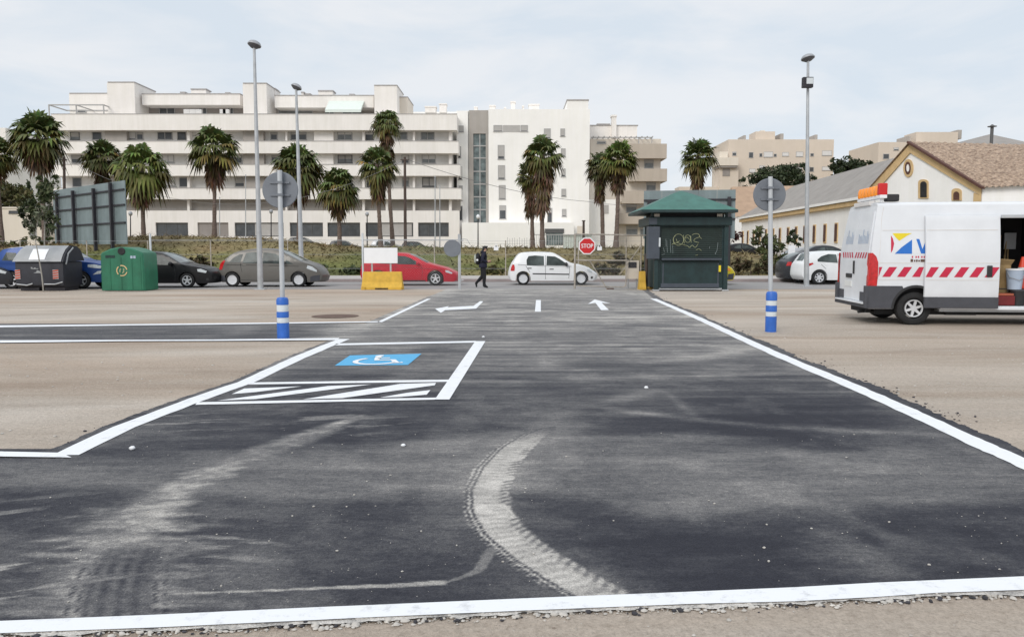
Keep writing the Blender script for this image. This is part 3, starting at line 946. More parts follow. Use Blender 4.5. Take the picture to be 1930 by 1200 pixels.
def paint_material(name, col, wear=0.5):
    m, nt, b = _nt(name)
    N = nt.nodes.new; L = nt.links.new
    geo = N('ShaderNodeNewGeometry')
    n = N('ShaderNodeTexNoise'); n.inputs['Scale'].default_value = 9; n.inputs['Detail'].default_value = 9; n.inputs['Roughness'].default_value = 0.75
    L(geo.outputs['Position'], n.inputs['Vector'])
    r = N('ShaderNodeValToRGB')
    e = r.color_ramp.elements
    e[0].position, e[0].color = 0.30, [c * (1 - wear) for c in col] + [1]
    e[1].position, e[1].color = 0.46, (*col, 1)
    L(n.outputs['Fac'], r.inputs['Fac'])
    L(r.outputs['Color'], b.inputs['Base Color'])
    b.inputs['Roughness'].default_value = 0.75
    return m
M['line'] = paint_material('white_road_paint', (0.80, 0.81, 0.83), 0.32)
M['bay_blue'] = paint_material('sky_blue_road_paint', (0.09, 0.40, 0.68), 0.3)

def marking(name, polys, z, m, label=None):
    mb = MB()
    for p in polys:
        mb.poly([gnd(x, y, z) for x, y in p])
    o = mb.build(name, m, road, flat=True)
    bm = bmesh.new(); bm.from_mesh(o.data)
    for f in bm.faces:
        f.normal_update()
        if f.normal.z < 0: f.normal_flip()
    bm.to_mesh(o.data); bm.free()
    if label: o['label'] = label
    return o
def ribbon(name, pts, w, z, m, label=None, px=True, wob=0.008):
    P = [gnd(x, y, z) for x, y in pts] if px else [Vector((x, y, z)) for x, y in pts]
    Q = []
    for a, b in zip(P, P[1:]):
        n = max(2, int((b - a).length / 0.25))
        for k in range(n): Q.append(a.lerp(b, k / n))
    Q.append(P[-1])
    vs = []
    for i, p in enumerate(Q):
        d = (Q[min(i + 1, len(Q) - 1)] - Q[max(i - 1, 0)]).normalized()
        nrm = Vector((-d.y, d.x, 0))
        j = random.uniform(-wob, wob); k = random.uniform(-wob, wob)
        vs += [p + nrm * (w / 2 + j), p - nrm * (w / 2 + k)]
    mb = MB()
    mb.add(vs, [(2 * i + 1, 2 * i + 3, 2 * i + 2, 2 * i) for i in range(len(Q) - 1)])
    o = mb.build(name, m, road, flat=True)
    if label: o['label'] = label
    return o
Z1, Z2 = 0.015, 0.020
ribbon('edge_line', [(124, 856.8), (233, 804), (373, 751), (462, 720.5), (562, 674), (648, 638.5)], 0.2, Z1, M['line'], 'white edge line along the left side of the drive')
rcurve = [(p.x, p.y) for p in catmull([(3.52, 3.2, 0), (3.58, 4.4, 0)] + [(x, y, 0) for x, y in RIGHT], 5)]
ribbon('edge_line', rcurve, 0.19, Z1, M['line'], 'long white edge line along the right side of the drive', px=False)
marking('edge_line', [[(711, 606.4), (720, 606.9), (812, 563), (805, 563)]], Z1, M['line'], 'short white edge line beyond the side lane')
marking('edge_line', [[(-500, 847), (0, 850), (115, 852.5), (135, 861.5), (115, 861), (0, 859.5), (-500, 856)]], Z1 + 0.002, M['line'], 'white line at the near left corner')
marking('edge_line', [[(-200, 1176), (0, 1169), (300, 1157), (600, 1143), (700, 1139), (1000, 1126), (1300, 1114), (1500, 1105.5), (1650, 1097), (1930, 1085), (2150, 1075),
                       (2150, 1100), (1930, 1110.5), (1767, 1116), (1650, 1124), (1500, 1132), (1300, 1137), (1000, 1149), (700, 1162), (600, 1167), (300, 1181), (0, 1192), (-200, 1200)]], Z1, M['line'], 'broad white line across the foreground')
marking('edge_line', [[(-300, 613.5), (0, 613), (250, 610.5), (400, 609), (715, 605), (715, 607), (400, 611.5), (250, 613), (0, 616.5), (-300, 617)]], Z1, M['line'], 'white line on the far side of the side lane')
marking('edge_line', [[(-300, 642), (0, 641), (250, 640), (400, 639.5), (640, 636.5), (635, 640.5), (400, 642), (250, 642.5), (0, 645.5), (-300, 646)]], Z1 + 0.002, M['line'], 'white line on the near side of the side lane')
marking('bay_line', [[(634, 647), (897, 642), (897, 645.2), (630, 650.6)]], Z1, M['line'], 'far end line of the disabled bay')
marking('bay_line', [[(896, 642.5), (915, 642.5), (847, 752.3), (819.5, 752.3)]], Z1 + 0.001, M['line'], 'broad right side line of the disabled bay')
marking('bay_line', [[(458, 720.5), (846, 715), (843, 719), (460, 724.2)]], Z1 - 0.001, M['line'], 'line between the disabled bay and its hatching')
marking('bay_line', [[(372, 757.5), (822, 748.8), (820, 752.6), (368, 762.4)]], Z1 + 0.002, M['line'], 'near end line of the disabled bay')
def z3(p, ox=340, oy=600, s=3.113):
    return [(ox + x / s, oy + y / s) for x, y in p]
marking('hatching', [z3(p) for p in [[(375, 410), (712, 397), (440, 431), (300, 443)], [(870, 395), (1120, 386), (440, 472), (215, 481)],
                                     [(1290, 383), (1500, 377), (1492, 391), (950, 466), (720, 473)], [(1330, 435), (1467, 419), (1445, 446), (1290, 459), (1170, 463)]]], Z1, M['line'], 'white diagonal hatching at the near end of the disabled bay')
BQ = [Vector((*q, 0)) for q in z3([(905, 276), (1335, 272), (1415, 206), (995, 216)])]
marking('blue_panel', [[(q.x, q.y) for q in BQ]], Z1, M['bay_blue'], 'sky blue rectangle painted in the bay')
GQ = [gnd(q.x, q.y, Z2) for q in BQ]
def bq(u, v):
    return GQ[0] * (1 - u) * (1 - v) + GQ[1] * u * (1 - v) + GQ[2] * u * v + GQ[3] * (1 - u) * v
mb = MB()
def stroke(pts, w):
    pts = [Vector((x, y, 0)) for x, y in pts]
    L_, R_ = [], []
    for i, p in enumerate(pts):
        d = (pts[min(i + 1, len(pts) - 1)] - pts[max(i - 1, 0)]).normalized()
        n = Vector((-d.y, d.x, 0)) * w / 2
        L_.append(bq(p.x + n.x, p.y + n.y)); R_.append(bq(p.x - n.x, p.y - n.y))
    k = len(pts)
    mb.add(L_ + R_, [(k + i, k + i + 1, i + 1, i) for i in range(k - 1)])
stroke([(0.50 + 0.30 * math.cos(R(t)), 0.40 + 0.31 * math.sin(R(t))) for t in range(130, 345, 12)], 0.075)
stroke([(0.435, 0.80), (0.455, 0.62), (0.47, 0.47), (0.70, 0.47), (0.80, 0.20), (0.88, 0.23)], 0.085)
stroke([(0.45, 0.66), (0.62, 0.66)], 0.06)
mb.poly([bq(0.435 + 0.06 * math.cos(R(t)), 0.875 + 0.075 * math.sin(R(t))) for t in range(0, 360, 30)])
o = mb.build('wheelchair_symbol', M['line'], road, flat=True)
o['label'] = 'white wheelchair symbol on the blue panel'
zt = lambda p: [(660 + x / 6.433, 540 + y / 6.433) for x, y in p]
marking('turn_arrow', [zt([(1575, 176), (1614, 178), (1528, 266), (1150, 285), (1100, 318), (1030, 268), (1198, 236), (1180, 250), (1495, 233)])], Z1, M['line'], 'white bent arrow pointing left')
zs = lambda p: [(820 + x / 4.595, 400 + y / 4.595) for x, y in p]
marking('straight_arrow', [zs([(1438, 847), (1506, 845), (1442, 783), (1522, 789), (1382, 754), (1324, 794), (1388, 783)])], Z1, M['line'], 'white arrow pointing ahead beside the dash')
marking('centre_dash', [zs([(875, 759), (916, 759), (916, 860), (864, 860)])], Z1, M['line'], 'short white centre dash between the arrows')

# ---------------------------------------------------------------- stones and crumbs
def stones_mesh(name, pts, sizes, m, label, cat):
    mb = MB()
    for p, s in zip(pts, sizes):
        mb.blob((p[0], p[1], p[2] + s * 0.25), (s * random.uniform(.7, 1.3), s * random.uniform(.7, 1.2), s * random.uniform(.4, .7)), 6, 4, 0.25)
    return tag(mb.build(name, m, smooth=60), label, cat, kind='stuff')
M['pebble'] = mat('pale_stone', (0.5, 0.47, 0.43), 0.9, var=0.25, scale=9)
M['crumb'] = mat('asphalt_crumb', (0.05, 0.048, 0.055), 0.95, var=0.4, scale=9)
pts, sz = [], []
for i in range(650):
    y = 3.3 + 3.5 * random.random() ** 1.4
    x = random.uniform(-0.62, 0.66) * y
    if float(fbm(np.array([x * 1.4]), np.array([y * 2.0]), 47)[0]) < 0.45 and random.random() < 0.8: continue
    if y < float(yfront(np.array([x]))[0]) + 0.2: continue
    pts.append((x, y, 0.012)); sz.append(0.0022 + 0.0055 * random.random() ** 5)
stones_mesh('grit', pts, sz, M['pebble'], 'small pale grit scattered over the near asphalt', 'grit')
pts, sz = [], []
for i in range(1500):
    x = random.uniform(-3.2, 3.4)
    y = float(yfront(np.array([x]))[0]) + random.gauss(0.006, 0.02)
    pts.append((x, y, 0.002)); sz.append(0.003 + 0.013 * random.random() ** 3)
for i in range(3600):
    y = random.uniform(2.7, 15); x = random.uniform(-.75, .8) * y
    if float(xl(np.array([y]))[0]) - 0.25 < x < float(xr(np.array([y]))[0]) + .3 and y > 3.2: continue
    if y < 6.2 and x < 0 and y > 2.9: continue
    if LANE_Y0 - .2 < y < LANE_Y1 + .2 and x < 0: continue
    if float(fbm(np.array([x * .7]), np.array([y * .7]), 73)[0]) < 0.30 + 0.35 * random.random(): continue
    pts.append((x, y, 0)); sz.append(0.003 + 0.014 * random.random() ** 5)
stones_mesh('gravel_stones', pts, sz, M['pebble'], 'loose pale stones along the edges of the asphalt', 'stones')
pts, sz = [], []
for i in range(1900):
    y = 4.5 + 22 * random.random() ** 1.7
    side = random.random()
    if float(fbm(np.array([y * 1.1]), np.array([3.0 + (side < .62)]), 71)[0]) < 0.44 + 0.2 * random.random(): continue
    if side < 0.62: x = float(xr(np.array([y]))[0]) + 0.16 + abs(random.gauss(0, 0.16))
    else:
        if y < YC + 0.1 or LANE_Y0 - .3 < y < LANE_Y1 + .3: continue
        x = float(xl(np.array([y]))[0]) - 0.12 - abs(random.gauss(0, 0.05))
    pts.append((x, y, 0.002)); sz.append(0.003 + 0.012 * random.random() ** 4)
for i in range(150):
    x = random.uniform(-3.2, 3.4)
    y = float(yfront(np.array([x]))[0]) + random.gauss(-0.01, 0.015)
    pts.append((x, y, 0.002)); sz.append(0.004 + 0.012 * random.random() ** 2)
stones_mesh('asphalt_crumbs', pts, sz, M['crumb'], 'dark crumbs of asphalt along the broken road edge', 'crumbs')
for (px, py, r, lab) in [(249, 847, 0.026, 'largest white pebble on the asphalt near the left corner'),
                         (760, 841, 0.020, 'small white pebble on the asphalt left of the curved tyre mark'),
                         (1218, 732, 0.026, 'pale pebble lying on the asphalt right of the road centre'),
                         (911, 636, 0.026, 'pale pebble just beyond the far corner of the bay')]:
    p = gnd(px, py, 0.01)
    mb = MB(); mb.blob((p.x, p.y, p.z + r * 0.5), (r, r * .8, r * .6), 9, 6, 0.15)
    tag(mb.build('pebble', M['white_sheet'], smooth=60), lab, 'pebble', 'white pebbles on the asphalt')
# manhole cover in the gravel
c = gnd(632, 596)
mb = MB(); mb.lathe([(0.0, 0.003), (0.52, 0.004), (0.54, 0.008), (0.5, 0.012), (0.0, 0.013)], (c.x, c.y, 0), n=28)
tag(mb.build('manhole_cover', M['iron'], smooth=40), 'rusty round cover set in the gravel right of the left bollard', 'manhole cover')
# ================================================================ buildings
def bx_px(mb, px0, px1, py0, py1, Y, depth, ):
    """box whose front face fills the pixel rectangle at depth Y, running back by depth"""
    a = at(px0, py1, Y); b = at(px1, py0, Y)
    return mb.box(a.x, b.x, Y, Y + depth, a.z, b.z)

def window(parent, px0, px1, py0, py1, Y, frame='frame', pane='pane', shut=0.0, sh='shutter', mull=0, proud=0.05):
    a = at(px0, py1, Y); b = at(px1, py0, Y)
    x0, x1, z0, z1 = a.x, b.x, a.z, b.z
    t = 0.09
    mb = MB()
    mb.box(x0, x1, Y - proud, Y + 0.01, z1 - t, z1)
    mb.box(x0 - .04, x1 + .04, Y - proud - .05, Y + 0.01, z0, z0 + t)
    mb.box(x0, x0 + t, Y - proud, Y + 0.01, z0 + t, z1 - t)
    mb.box(x1 - t, x1, Y - proud, Y + 0.01, z0 + t, z1 - t)
    for k in range(mull):
        xm = x0 + (x1 - x0) * (k + 1) / (mull + 1)
        mb.box(xm - .04, xm + .04, Y - proud, Y + 0.01, z0 + t, z1 - t)
    w_ = mb.build('window', M[frame], parent)
    zs = z1 - t - (z1 - z0 - 2 * t) * shut
    if shut < 0.98:
        MB().poly([(x0 + t, Y - 0.012, z0 + t), (x1 - t, Y - 0.012, z0 + t), (x1 - t, Y - 0.012, zs), (x0 + t, Y - 0.012, zs)]).build('pane', M[pane], w_)
    if shut > 0.02:
        MB().box(x0 + t, x1 - t, Y - 0.03, Y - 0.008, zs, z1 - t).build('shutter', M[sh], w_)
    return w_

# ---------------------------------------------------------------- long white apartment block
AY = 100.0
apt = thing('apartment_block', 'long white six storey apartment block with solid balcony bands behind the palms', 'building', (at(480, 470, AY).x, AY, 1.3))
mb = MB()
a = at(104, 470, AY); b = at(858, 470, AY)
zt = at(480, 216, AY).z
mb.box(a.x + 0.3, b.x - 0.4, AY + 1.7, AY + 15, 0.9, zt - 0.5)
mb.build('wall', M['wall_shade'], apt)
# ground and first floor wall stands forward, with openings left between piers
gf = [(293, 355), (372, 431), (442, 535), (546, 609), (617, 679), (689, 779), (788, 846)]
mb = MB()
bx_px(mb, 92, 866, 397, 419.5, AY + 0.2, 0.3)
edges = [(92, gf[0][0])] + [(gf[i][1], gf[i + 1][0]) for i in range(len(gf) - 1)] + [(gf[-1][1], 866)]
for p, q in edges:
    bx_px(mb, p, q, 419.5, 446, AY + 0.2, 0.3)
bx_px(mb, 92, 866, 446, 486, AY + 0.2, 0.3)
mb.build('ground_floor_wall', M['wall_white'], apt)
for i, (p, q) in enumerate(gf):
    if i == 1:
        mb = MB(); bx_px(mb, p, q, 419.5, 446, AY + 0.42, 0.05); mb.build('garage_door', M['wall_brown'], apt)
        continue
    window(apt, p + .3, q - .3, 420, 445.6, AY + 0.48, 'frame_dark', 'pane', 0.12, 'frame_dark', mull=3 if q - p > 70 else 2)
    if i in (2, 5):
        mb = MB(); c0 = p + (q - p) * (0.42 if i == 2 else 0.28)
        bx_px(mb, c0, q - 3, 421.5, 445, AY + 0.40, 0.04); mb.build('shop_panel', M['shutter'], apt)
# balcony bands
bands = [(98, 861, 214, 245.5), (112, 864, 265.5, 289), (100, 867, 309.5, 331.5), (92, 869, 354, 375.5)]
bands_r = [222, 268.5, 311.5, 354.5]
zb = []
for i, (p, q, t, bt) in enumerate(bands):
    mb = MB()
    A_ = at(p, bt, AY); B_ = at(q, t + (1.5 if i == 0 else 1), AY)
    mb.box(A_.x, B_.x, AY, AY + 0.18, A_.z, B_.z)
    mb.box(B_.x - 0.18, B_.x, AY + 0.18, AY + 4.0, A_.z, B_.z)
    mb.box(A_.x, A_.x + 0.18, AY + 0.18, AY + 4.0, A_.z, B_.z)
    mb.box(A_.x + 0.18, B_.x - 0.18, AY + 0.18, AY + 1.72, A_.z + 0.01, A_.z + 0.26)
    o = mb.build('balcony_band', M['wall_white'], apt)
    mb = MB(); mb.box(A_.x - .04, B_.x + .04, AY - .05, AY + .22, B_.z, B_.z + .07)
    mb.build('coping', M['coping'], o)
    zb.append((A_.z, B_.z))
# dividing walls across the recessed balconies
rows = [(246, 265), (289, 309), (332, 353.5), (376, 396)]
for r_, (t, bt) in enumerate(rows):
    for p, q in [(198, 238), (353, 357), (458 + r_, 496 + r_), (538, 541), (592, 628), (683, 687), (727, 731), (778, 782), (846, 851)]:
        if r_ == 3 and q - p > 6: continue
        mb = MB(); bx_px(mb, p, q, t - 1, bt + 2, AY + 0.9, 0.85)
        mb.build('balcony_divider', M['wall_taupe' if q - p > 6 and p != 592 else 'wall_white'], apt)
W1 = [(133, 150), (174, 192), (243, 256), (258, 270), (297, 325), (510, 523), (548, 578), (636, 664), (688, 704), (752, 768), (793, 819), (335, 350), (600, 616)]
W2 = [(135, 153), (170, 186), (250, 270), (306, 328), (440, 456), (512, 526), (560, 580), (637, 664), (757, 771), (795, 821), (690, 704), (600, 622)]
W3 = [(137, 154), (180, 196), (306, 330), (338, 356), (443, 461), (520, 536), (562, 582), (640, 662), (692, 706), (758, 771), (796, 822)]
W4 = [(302, 331), (392, 412), (442, 460), (463, 505), (560, 590), (633, 660), (691, 703), (720, 752), (758, 775), (797, 823), (210, 236), (345, 372)]
rw = random.Random(5)
for ri, (row, ws) in enumerate(zip(rows, [W1, W2, W3, W4])):
    t, bt = row
    for p, q in ws:
        tall = rw.random() < 0.35
        window(apt, p, q, t + 2.6, bt - 1 if tall else bt - 0.5, AY + 1.7, rw.choice(['frame', 'frame', 'frame_dark']),
               rw.choice(['pane', 'pane_light', 'pane']), rw.choice([0, .3, .5, .9, .62]), rw.choice(['shutter', 'shutter', 'shutter_white']), mull=1 if q - p > 20 else 0, proud=0.06)
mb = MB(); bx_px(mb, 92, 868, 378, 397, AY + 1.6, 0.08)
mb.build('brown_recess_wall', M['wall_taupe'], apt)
# roof storey
def roofbox(name, m, p, q, t, bt, Y, dep, cop=True):
    mb = MB(); bx_px(mb, p, q, t, bt, Y, dep)
    o = mb.build(name, M[m], apt)
    if cop:
        A_ = at(p, t, Y); B_ = at(q, t, Y)
        mb = MB(); mb.box(A_.x - .06, B_.x + .06, Y - .06, Y + dep + .06, A_.z, A_.z + .12)
        mb.build('coping', M['coping'], o)
roofbox('stair_tower', 'wall_white', 204, 253, 156, 218, AY + 2.2, 6)
roofbox('stair_tower', 'wall_white', 459, 502, 158, 222, AY + 2.2, 6)
roofbox('stair_tower', 'wall_white', 706, 748, 162, 224, AY + 2.2, 6)
roofbox('plant_room', 'wall_cream', 741, 768, 184, 224, AY + 4.5, 6)
roofbox('penthouse', 'wall_white', 132, 205, 177, 222, AY + 5, 7)
roofbox('penthouse_fascia', 'wall_white', 268, 452, 178, 198, AY + 3.5, 8)
roofbox('penthouse_fascia', 'wall_white', 518, 704, 181, 203, AY + 3.5, 8)
mb = MB(); bx_px(mb, 255, 470, 196, 222, AY + 6, 4)
mb.build('penthouse_wall', M['wall_brown'], apt)  # brown colour stands for the shaded opening below the fascia
mb = MB(); bx_px(mb, 505, 706, 198, 222, AY + 6, 4)
mb.build('penthouse_wall', M['wall_taupe'], apt)
for p, q in [(300, 330), (375, 390), (428, 440), (612, 630), (645, 682), (525, 590)]:
    window(apt, p, q, 203 if p != 525 else 206, 216 if p != 525 else 215, AY + 5.95, 'frame', 'pane' if p != 525 else 'pane_light', 0.0, mull=1)
for p, q, t, bt in [(146, 162, 207, 213)]:
    window(apt, p, q, t, bt, AY + 4.95, 'frame', 'pane')
A_ = at(612, 206, AY + 1); B_ = at(690, 180, AY + 5)
mb = MB(); mb.prism([(A_.x, AY + 1.2, A_.z), (A_.x, AY + 5, B_.z), (A_.x, AY + 5, B_.z - .15), (A_.x, AY + 1.2, A_.z - .35)], (B_.x - A_.x, 0, 0))
mb.build('awning', M['awning'], apt)
mb = MB()
A_ = at(92, 198, AY + 1); B_ = at(195, 198, AY + 1)
mb.obox((A_.x, AY + 1, A_.z), (B_.x, AY + 1, A_.z), .14, .14); mb.obox((A_.x, AY + 5, A_.z), (B_.x, AY + 5, A_.z), .14, .14)
for xx in (A_.x, (A_.x + B_.x) / 2, B_.x):
    mb.obox((xx, AY + 1, A_.z), (xx, AY + 5, A_.z), .12, .12); mb.obox((xx, AY + 1, A_.z - 2.2), (xx, AY + 1, A_.z), .12, .12)
mb.build('pergola', M['frame'], apt)
for p, q, t, bt in [(360, 388, 167, 179), (340, 348, 173, 179), (425, 432, 174, 179), (262, 272, 163, 179), (600, 627, 170, 182), (568, 572, 173, 182), (576, 584, 176, 182), (659, 667, 177, 182), (508, 518, 166, 182)]:
    mb = MB(); bx_px(mb, p, q, t + 2.2, bt + 1, AY + 5.5, 1.6)
    A_ = at(p - 1, t + 2.2, AY + 5.4); B_ = at(q + 1, t, AY + 5.4)
    c = mb.build('chimney', M['wall_white'], apt)
    mb = MB(); mb.box(A_.x, B_.x, AY + 5.4, AY + 7.2, A_.z, B_.z); mb.build('chimney_cap', M['coping'], c)
for p in (346, 357, 368, 414, 420):
    mb = MB(); A_ = at(p, 213, AY + 1.6); mb.box(A_.x, A_.x + .75, AY + 1.6, AY + 2.0, A_.z - .5, A_.z + .45)
    mb.build('air_conditioner', M['shutter_white'], apt)

# ---------------------------------------------------------------- plain white block with the stair strip
BY = 103.0
blk = thing('apartment_block', 'plain bright white block with a grey glazed stair strip beside the banded block', 'building', (at(985, 470, BY).x, BY, 1.3))
mb = MB()
bx_px(mb, 862, 882, 209, 486, BY, 12)
bx_px(mb, 882, 921, 209, 486, BY + .3, 11.7)
bx_px(mb, 921, 1112, 206, 486, BY, 12)
mb.build('wall', M['wall_bright'], blk)
mb = MB(); bx_px(mb, 772, 880, 211, 260, BY + 13, 8); mb.build('rear_wing', M['wall_bright'], blk)
mb = MB(); bx_px(mb, 884, 920, 208, 252, BY - .05, .3); bx_px(mb, 884, 892, 252, 420, BY - .05, .3); bx_px(mb, 916, 920, 252, 420, BY - .05, .3)
st = mb.build('stair_strip', M['wall_taupe'], blk)
mb = MB(); bx_px(mb, 892, 916, 252, 420, BY + .15, .1); mb.build('stair_glazing', M['stair_glass'], st)
mb = MB()
for y in (274, 297, 322, 346, 370, 394):
    bx_px(mb, 892, 916, y, y + 2.2, BY + .06, .08)
bx_px(mb, 904, 905.2, 252, 420, BY + .08, .06)
mb.build('stair_landing', M['frame'], st)
mb = MB(); bx_px(mb, 1069, 1109, 190, 210, BY + .02, 8); tw = mb.build('lift_tower', M['wall_bright'], blk)
mb = MB(); A_ = at(1068, 190, BY); B_ = at(1110, 187.5, BY); mb.box(A_.x, B_.x, BY - .05, BY + 8.1, A_.z, B_.z); mb.build('coping', M['coping'], tw)
mb = MB(); bx_px(mb, 948, 980, 236, 249, BY - .04, .1); mb.build('window_spandrel', M['shutter'], blk)
for p, q, t, bt, sh in [(863, 874, 237, 250, .9), (863, 869, 276, 299, .6), (864, 871, 314, 340, .6), (865, 872, 350, 379, .3), (858, 872, 388, 416, .0),
                        (930, 947, 236, 249, .9), (981, 995, 236, 249, .9), (938, 951, 273.5, 301, .8), (938.5, 952, 311.5, 339, .9), (940, 953, 349, 376.5, .95), (941, 954, 387, 413.5, .35),
                        (1025, 1038, 242.5, 262, .9), (1056, 1065, 242.5, 258, .9), (1057, 1066, 280, 296, .9), (1057.5, 1066, 318, 334, .8), (1058, 1067, 356, 371, .9), (1059, 1067.5, 394, 409, .9),
                        (1031, 1041, 392, 420, .3), (1031, 1041, 318, 340, .6), (1031, 1041, 354, 378, .6)]:
    window(blk, p, q, t, bt, BY, 'frame', 'pane', sh, 'shutter')
mb = MB(); bx_px(mb, 871, 1082, 419.5, 486, BY - 3.5, 3.5); mb.build('podium_wall', M['wall_bright'], blk)
mb = MB(); bx_px(mb, 1027, 1063, 431, 439, BY - 3.62, .12); mb.build('porch_canopy', M['frame_dark'], blk)
mb = MB(); bx_px(mb, 1029, 1061, 439, 462, BY - 3.56, .06); mb.build('porch_glazing', M['stair_glass'], blk)
mb = MB(); bx_px(mb, 1088, 1100, 426, 448, BY - 3.7, .3); mb.build('meter_cupboard', M['wall_cream'], blk)
for p, q, t, bt in [(893, 900, 201, 208), (922, 934, 198, 206), (962, 972, 191, 206), (996, 1017, 196, 206), (984, 988, 199, 206), (827, 842, 195, 211), (800, 822, 200, 211), (950, 954, 202, 206)]:
    mb = MB(); bx_px(mb, p + 1, q - 1, t + 1.5, bt + 1, BY + 4, 1.4)
    bx_px(mb, p, q, t, t + 2.2, BY + 3.9, 1.6)
    mb.build('chimney', M['wall_white'], blk)

# ---------------------------------------------------------------- right wing with beige balconies
CY = 108.0
wing = thing('apartment_block', 'pale block with beige balcony bands to the right of the plain white block', 'building', (at(1180, 470, CY).x, CY, 1.3))
mb = MB(); bx_px(mb, 1111, 1246, 262, 492, CY + 1.6, 10); mb.build('wall', M['wall_cream'], wing)
mb = MB(); bx_px(mb, 1112, 1201, 237, 262.4, CY + 3, 7); ph = mb.build('penthouse', M['wall_white'], wing)
mb = MB(); bx_px(mb, 1110, 1203, 235.5, 237, CY + 2.9, 7.2); mb.build('coping', M['coping'], ph)
mb = MB(); bx_px(mb, 1153, 1162, 218, 260, CY + 2.4, 1.2); bx_px(mb, 1152, 1163, 216.5, 220, CY + 2.3, 1.4); mb.build('chimney', M['wall_white'], wing)
mb = MB(); bx_px(mb, 1125, 1150, 233, 236, CY + 2.9, 1.2); mb.build('roof_vent', M['coping'], wing)
mb = MB()
for xp in np.linspace(1118, 1230, 12): bx_px(mb, xp, xp + 1.3, 256.5, 258.2, CY, 3)
bx_px(mb, 1114, 1230, 258.2, 260, CY + .1, .15); bx_px(mb, 1203, 1205, 259, 274, CY + .1, .15); bx_px(mb, 1228, 1229.5, 259, 270, CY + .1, .15)
mb.build('pergola', M['frame'], wing)
for p, q, t, bt, bm in [(1180, 1257, 271, 298.5, 'beige_band'), (1186, 1257.5, 318, 341.5, 'beige_band'), (1172, 1256, 360, 383.5, 'beige_band'), (1165, 1254, 402, 422, 'beige_band')]:
    A_ = at(p, bt, CY); B_ = at(q, t, CY)
    mb = MB(); mb.box(A_.x, B_.x, CY, CY + .2, A_.z, B_.z); mb.box(B_.x - .2, B_.x, CY + .2, CY + 5, A_.z, B_.z)
    mb.box(A_.x, B_.x - .2, CY + .2, CY + 1.62, A_.z + .01, A_.z + .28)
    mb.build('balcony_band', M[bm], wing)
for p, q, t, bt in [(1125, 1142, 265, 272), (1214, 1232, 300, 318), (1180, 1200, 384, 401), (1218, 1236, 342, 360), (1180, 1202, 424, 444), (1131, 1147, 385, 401), (1206, 1222, 424, 444)]:
    window(wing, p, q, t + 1, bt, CY + 1.6, 'frame', 'pane_light', .35, 'shutter')
mb = MB(); bx_px(mb, 1084, 1166, 376, 492, CY - 2, 3.5); mb.build('front_wing', M['wall_bright'], wing)
mb = MB(); bx_px(mb, 1133, 1147, 386, 402, CY - 2.1, .12); mb.build('balcony_opening', M['shutter'], wing)

# ---------------------------------------------------------------- far left: pale wall and slab
mb = MB(); A_ = at(-420, 393, 92); B_ = at(77, 393, 92); mb.box(A_.x, B_.x, 92, 98, 0.9, A_.z); mb.box(A_.x - .1, B_.x + .15, 91.9, 98.1, A_.z, A_.z + .18)
gw = thing('garden_building', 'low cream flat-roofed building at the left edge behind the dumpster', 'building', (A_.x, 92, 1))
mb.build('wall', M['wall_cream'], gw)
window(gw, 17, 48, 397, 403, 92, 'frame_dark', 'pane')
window(gw, 76.5 - 20, 76.5 - 8, 425, 446, 92, 'frame', 'pane_light')
mb = MB(); bx_px(mb, -60, 10, 241, 480, 170, 20); 
lw = thing('apartment_block', 'distant pale apartment block cut off by the left edge of the photo', 'building', at(-30, 470, 170))
mb.build('wall', M['wall_white'], lw)
for yy in (262, 300, 338, 376): window(lw, -14, 4, yy, yy + 14, 170, 'frame', 'pane_light', .4)

# ---------------------------------------------------------------- distant beige flats
def flats(label, px0, px1, py0, py1, Y, m, wins, extra, loc):
    t = thing('apartment_block', label, 'building', loc)
    mb = MB(); bx_px(mb, px0, px1, py0, py1, Y, 14); mb.build('wall', M[m], t)
    for nm, p, q, a_, b_, dy, mm in extra:
        mb = MB(); bx_px(mb, p, q, a_, b_, Y + dy, 5); mb.build(nm, M[mm], t)
    for p, q, a_, b_, sh in wins: window(t, p, q, a_, b_, Y, 'frame', 'pane', sh, 'shutter_white')
    return t
flats('distant beige flats with a roof turret left of the right lamp post', 1368, 1572, 263, 480, 180, 'wall_beige',
      [(1380, 1388, 286, 294, .2), (1411, 1420, 287, 298, .0), (1431, 1437, 289, 296, 0), (1439, 1457, 286, 297, .95), (1458, 1464, 290, 296, 0), (1474, 1487, 287, 295, .95),
       (1500, 1514, 286, 296, .95), (1527, 1534, 289, 295, 0), (1549, 1568, 284, 294, .95), (1549, 1568, 314, 322, .95), (1412, 1424, 318, 326, .9), (1431, 1442, 312, 318, .8), (1500, 1512, 315, 324, .9), (1525, 1534, 315, 324, 0)],
      [('roof_turret', 1424, 1461, 248, 264, 2, 'wall_beige'), ('chimney', 1402, 1406, 255, 264, 2, 'wall_taupe'), ('chimney', 1471, 1477, 252, 264, 2, 'wall_taupe'), ('chimney', 1536, 1541, 254, 264, 2, 'wall_taupe'),
       ('roof_tank', 1434, 1442, 246, 249, 2.5, 'wall_cream'), ('balcony_wing', 1353, 1392, 297, 312, -3, 'wall_cream'), ('balcony_soffit', 1355, 1390, 312, 316, -2.8, 'wall_brown'), ('balcony_wall', 1353, 1392, 316, 480, -2, 'wall_beige'),
       ('balcony_recess', 1362, 1376, 318, 332, -2.1, 'wall_brown'), ('stepped_wing', 1278, 1356, 352, 480, -1.5, 'wall_beige'), ('stepped_wing', 1352, 1372, 286, 480, -1, 'wall_cream')], at(1470, 470, 180))
